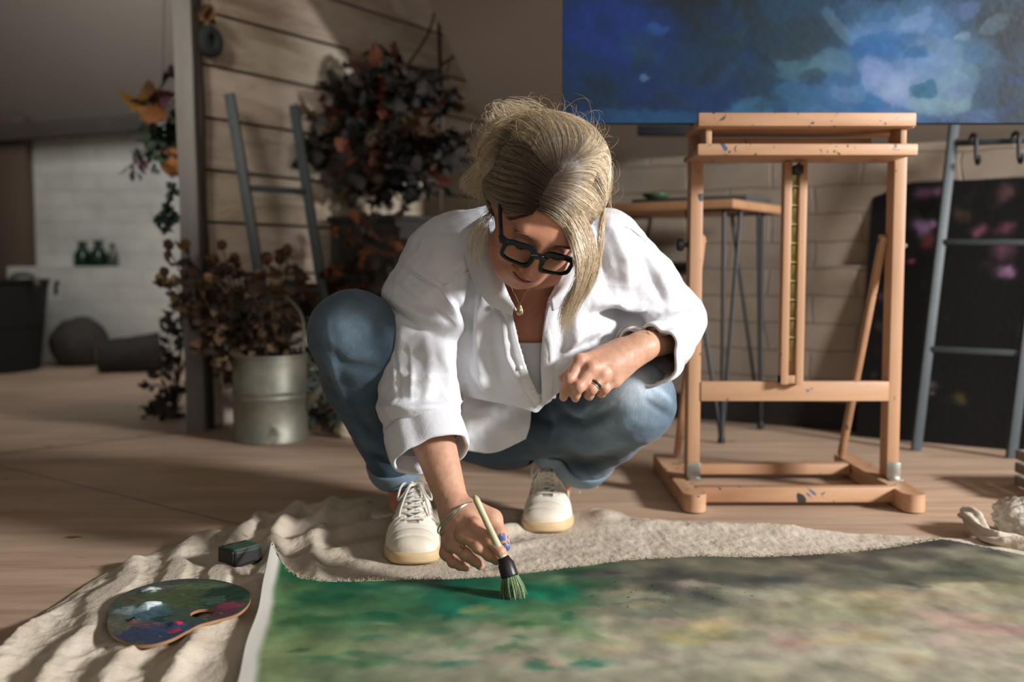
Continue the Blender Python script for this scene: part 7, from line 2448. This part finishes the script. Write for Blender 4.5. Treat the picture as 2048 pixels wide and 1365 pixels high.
# ---------------------------------------------------------------- trainers
LEA = mat('cream_leather', (255, 255, 255), .5, .05, 20, vcol=True, bmp=.25, bscale=160)
GUM = mat('gum_sole', (204, 176, 134), .6, .06, 20, bmp=.1, bscale=200)
LACE = mat('cotton_lace', (214, 208, 196), .9, .06, 300, bmp=.3)
LIN = mat('dark_lining', (34, 30, 30), .9, bmp=0)
TNG = mat('suede_tongue', (168, 152, 132), .9, .12, 60)
def trainer(loc, toe, pitch, side):
    """loc: heel on the ground; toe: toe tip on the ground. side: +1 outer side is image-left"""
    d = (Vector(toe) - Vector(loc)); Lf = d.length; Yl = d.normalized(); Zl = Vector((0, 0, 1)); Xl = Yl.cross(Zl).normalized()
    ball = .70 * Lf
    def T_(p):
        x, y, z = p
        # heel lift about the ball of the foot
        if y < ball:
            a = pitch * ss(np.array([ball - y]), 0, .05)[0]
            yy, zz = y - ball, z
            y = ball + yy * math.cos(a) + zz * math.sin(a) * 1.0; z = -yy * math.sin(a) + zz * math.cos(a)
        return Vector(loc) + Xl * x + Yl * y + Zl * z
    ts = [0, .02, .06, .15, .30, .45, .60, .72, .82, .90, .96, 1.0]
    hw = np.array([0.0, .020, .033, .037, .037, .040, .047, .0535, .052, .0450, .033, 0.0])
    ht = np.array([.060, .080, .094, .096, .106, .110, .097, .080, .064, .053, .045, .028])
    sk_ = np.array([0, 0, 0, 0, 0, .001, .003, .004, .003, .001, -.002, -.004]) * side
    N1, N2 = 170, 110
    tt = np.linspace(0, 1, N1) ; tt = .5 - .5 * np.cos(np.pi * tt)
    def it(a_, t_): return float(np.interp(t_, ts, a_))
    V = []; C = []; Tn = []
    for t_ in tt:
        # smooth interpolation
        w_, h_, s_ = it(hw, t_), it(ht, t_), it(sk_, t_)
        if t_ > .9: w_ = .0450 * math.sqrt(max(0, 1 - ((t_ - .9) / .1) ** 2)); 
        if t_ < .06: w_ = .033 * math.sqrt(max(0, 1 - ((.06 - t_) / .06) ** 2))
        if t_ > .9: h_ = .022 + .027 * math.sqrt(max(0, 1 - ((t_ - .9) / .1) ** 2))
        for k in range(N2):
            a = math.pi * (k / (N2 - 1))
            ca, sa = math.cos(a), math.sin(a)
            e = .62 if t_ < .3 else .80
            x = w_ * abs(ca) ** e * (1 if ca > 0 else -1); z = .016 + (h_ - .016) * abs(sa) ** .80
            # low-cut: tuck in towards the collar
            if t_ < .42: x *= 1 - .22 * (z / .09) ** 2
            V.append((x + s_, t_ * Lf, z)); Tn.append((t_, a, x, z))
    Tn = np.array(Tn); Vn = np.array(V)
    t_, a_, x_, z_ = Tn.T
    c = np.tile(np.array([226, 218, 202.]), (len(Vn), 1))
    def paint(w, col):
        nonlocal c
        c = c * (1 - w[:, None]) + np.array(col, float) * w[:, None]
    # toe cap and T-bar
    tc = ss(t_, .845, .86)
    paint(tc * .6, (214, 202, 180))
    seam = np.exp(-((t_ - .85) / .004) ** 2); paint(seam * .5, (150, 136, 116))
    # stripes on both flanks
    for k in range(3):
        u_ = t_ - (.50 + .075 * k) - 1.2 * (z_ - .03)
        w = (1 - ss(np.abs(u_), .014, .018)) * ss(z_, .022, .026) * (1 - ss(z_, .078 - .006 * k, .082 - .006 * k)) * (np.abs(x_) > .0255)
        paint(w, (84, 26, 40))
    # eyestay edge and the throat
    thr = (1 - ss(np.abs(x_), .010, .013)) * ss(t_, .36, .37) * (1 - ss(t_, .785, .80)) * (z_ > .04)
    paint(thr, (168, 156, 140))
    es = np.exp(-((np.abs(x_) - .0245) / .0012) ** 2) * ss(t_, .36, .37) * (1 - ss(t_, .74, .76)) * (z_ > .03); paint(es * .5, (150, 136, 116))
    # heel tab
    paint((1 - ss(t_, .07, .08)) * ss(z_, .05, .055), (84, 26, 40))
    c *= (1 + .03 * fbm(Vn * 40, 3))[:, None]
    # creases across the vamp
    cr = .0012 * np.sin(t_ * 150 + 3 * np.sin(x_ * 90)) * np.exp(-((t_ - .74) / .05) ** 2) * ss(z_, .03, .045)
    Vn[:, 2] += cr
    Vn[:, 2] -= thr * .003
    Vn[:, 2] += .0012 * tc - .0008 * seam
    Fq = np.array(grid_faces(N1, N2))
    # collar opening
    tf = t_[Fq].mean(1); af = a_[Fq].mean(1); zf = z_[Fq].mean(1)
    opening = (tf > .05) & (tf < .40) & (np.abs(af - math.pi / 2) < 1.15 - .9 * np.abs(tf - .2)) & (zf > .066)
    Fq = Fq[~opening]
    Wv = np.array([tuple(T_(p)) for p in Vn])
    up = obj('trainer_upper', Wv, Fq, LEA, PERSON, cols=linA(np.clip(c, 0, 255))); solidify(up, .003, -1)
    # sole
    Vs_ = []; n1, n2 = 90, 10
    prof_ = [(-.004, .0015), (0.0, .0), (.0025, .002), (.0035, .008), (.0035, .016), (.0022, .0225), (-.001, .0235)]
    outl = []
    for k in range(n1):
        a = 2 * math.pi * k / n1
        t2 = .5 - .5 * math.cos(a if a < math.pi else 2 * math.pi - a); sgn = 1 if a < math.pi else -1
        w_ = it(hw, t2); s_ = it(sk_, t2)
        if t2 > .9: w_ = .0450 * math.sqrt(max(0, 1 - ((t2 - .9) / .1) ** 2))
        if t2 < .06: w_ = .033 * math.sqrt(max(0, 1 - ((.06 - t2) / .06) ** 2))
        outl.append((sgn * w_ + s_, t2 * Lf))
    outl = np.array(outl); tg = np.roll(outl, -1, 0) - np.roll(outl, 1, 0); nn_ = np.column_stack([tg[:, 1], -tg[:, 0]]); nn_ /= np.linalg.norm(nn_, axis=1)[:, None] + 1e-9
    if ((outl - outl.mean(0)) * nn_).sum() < 0: nn_ = -nn_
    for (o_, z) in prof_:
        for k in range(n1):
            p = outl[k] + nn_[k] * o_
            V = T_((p[0], p[1], z + (.004 * max(0, (p[1] / Lf - .9) / .1) if z < .002 else 0))); Vs_.append(V)
    Fs_ = []
    for q_ in range(len(prof_) - 1):
        for k in range(n1): Fs_.append((q_ * n1 + k, q_ * n1 + (k + 1) % n1, (q_ + 1) * n1 + (k + 1) % n1, (q_ + 1) * n1 + k))
    Fs_.append(tuple(range(n1 - 1, -1, -1)))
    obj('trainer_sole', Vs_, Fs_, GUM, up)
    # tongue
    rows = []
    for (t2, z, w2) in ((.55, .092, .011), (.46, .104, .013), (.40, .114, .016), (.36, .126, .019), (.335, .140, .021), (.325, .146, .018)):
        rows.append([T_((-w2, t2 * Lf, z - .006)), T_((-w2 * .5, t2 * Lf, z)), T_((w2 * .5, t2 * Lf, z)), T_((w2, t2 * Lf, z - .006))])
    sheet(rows, 16, 30, 'tongue', TNG, up, .005, .001, 7)
    # ankle collar lining
    V, F = tube([T_((0, .2 * Lf, .050)), T_((0, .2 * Lf, .082))], [.024, .026], 24)
    obj('collar_lining', V, F, LIN, up)
    rim = []
    for k in range(40):
        a = 2 * math.pi * k / 40
        rim.append(T_((.0245 * math.cos(a), (.20 + .165 * math.sin(a)) * Lf, .080 + .008 * math.sin(a) ** 2)))
    V, F = tube(rim, .0048, 10, closed=True); obj('padded_collar', V, F, TNG, up)
    # laces
    def top(x, t2):
        w_, h_ = it(hw, t2), it(ht, t2)
        ca = min(1, abs(x) / w_) ** (1 / .80); return .016 + (h_ - .016) * (max(0, 1 - ca * ca) ** .5) ** .80
    mb = MB(); sr = random.Random(int(side * 5 + 40))
    tts = [.775, .715, .655, .595, .535, .475, .41]
    for i, t2 in enumerate(tts):
        pts = [T_((x, (t2 + .004 * math.sin(x * 200)) * Lf, top(x, t2) + .003)) for x in (-.019, -.010, 0, .010, .019)]
        mb.tube(spline(pts, 14), .0024, 6)
        if i < len(tts) - 1:
            for s2 in (-1, 1):
                pts = [T_((s2 * .017, t2 * Lf, top(.017, t2) + .003)), T_((0, (t2 - .030) * Lf, top(0, t2) + .0055)), T_((-s2 * .017, (t2 - .060) * Lf, top(.017, t2 - .060) + .003))]
                mb.tube(spline(pts, 12), .0022, 6)
    kn = (0, .41 * Lf, .119)
    for s2, l1, dr in ((-1, .045, .0), (1, .050, .01)):
        lp = [kn, (s2 * .012, .42 * Lf, .128), (s2 * .028, .47 * Lf, .120), (s2 * .034, .56 * Lf, .098), (s2 * .024, .55 * Lf, .106), (s2 * .010, .44 * Lf, .121), kn]
        mb.tube([T_(q_) for q_ in spline(lp, 36)], .0021, 6)
        e = [kn, (s2 * .010, .46 * Lf, .119), (s2 * .018, .56 * Lf, .108), (s2 * .026, .66 * Lf, .090), (s2 * .030, .72 * Lf + dr, .076)]
        mb.tube([T_(q_) for q_ in spline(e, 26)], .0019, 6)
    mb.tube([T_((-.006, .41 * Lf, .120)), T_((.006, .41 * Lf, .120))], .0045, 8)
    mb.build('shoe_laces', LACE, up)
    return up
z0 = .009
hR = Vector((-.208, 2.145, z0)); tRt = Vector((-.187, 1.868, z0))
trainer(hR, tRt, 0.0, 1)
hL = Vector((.106, 2.370, z0)); tLt = Vector((.064, 2.098, z0))
trainer(hL, tLt, math.radians(24), -1)

# ---------------------------------------------------------------- paint brush
BT, BF, BE = W(1031, 1209, 1.650), W(1012, 1128, 1.664), W(949, 992, 1.684)
BRU = thing('paint_brush', 'round paint brush with green bristles and pale handle held over the floor canvas', 'paint brush', BT)
ax = (BE - BF).normalized()
BH = mat('brush_handle_paint', (188, 180, 144), .5, .15, 40, spots=[(40, .68, (96, 110, 84)), (60, .70, (40, 44, 40)), (30, .72, (200, 176, 130))])
L = (BE - BF).length
pts = [BF.lerp(BE, t) for t in np.linspace(-.03, 1, 30)]
rad = np.interp(np.linspace(0, 1, 30), [0, .12, .35, .7, .95, 1], [.0080, .0080, .0064, .0056, .0060, .0032])
V, F = tube(pts, rad, 16); obj('handle', V, F, BH, BRU)
fa = BF + ax * .004; fb2 = W(1020, 1154, 1.659)
V, F = tube([fa + ax * .008, fa, fa.lerp(fb2, .15), fa.lerp(fb2, .9), fb2], [.0095, .0115, .0140, .0150, .0148], 24); obj('ferrule', V, F, mat('black_ferrule', (34, 28, 28), .4, .1, 20), BRU)
bd = (BT - fb2)
mb = MB(); sr = random.Random(5)
X = bd.normalized().cross(Vector((0, 1, 0))).normalized(); Y_ = bd.normalized().cross(X)
for k in range(520):
    a = sr.uniform(0, 6.28); q3 = math.sqrt(sr.random())
    o = X * math.cos(a) * q3 + Y_ * math.sin(a) * q3
    s = fb2 + o * .0145
    e = fb2 + bd * sr.uniform(.78, 1.04) * (1 - .22 * q3 * q3) + o * .0200 * (.75 + .5 * sr.random())
    mid = s.lerp(e, .5) + o * .0015
    c = lc(sr.choice([(112, 140, 92), (132, 156, 108), (90, 122, 76), (160, 176, 132), (60, 92, 64)]), sr, .15)
    mb.tube(spline([s, mid, e], 6), [.0006, .0007, .0007, .0006, .0005, .0003], 3, cap=False, col=c)
mb.build('bristles', mat('bristle_green', (255, 255, 255), .6, .1, 40, vcol=True, bmp=0), BRU, usecol=True, autosmooth=None)
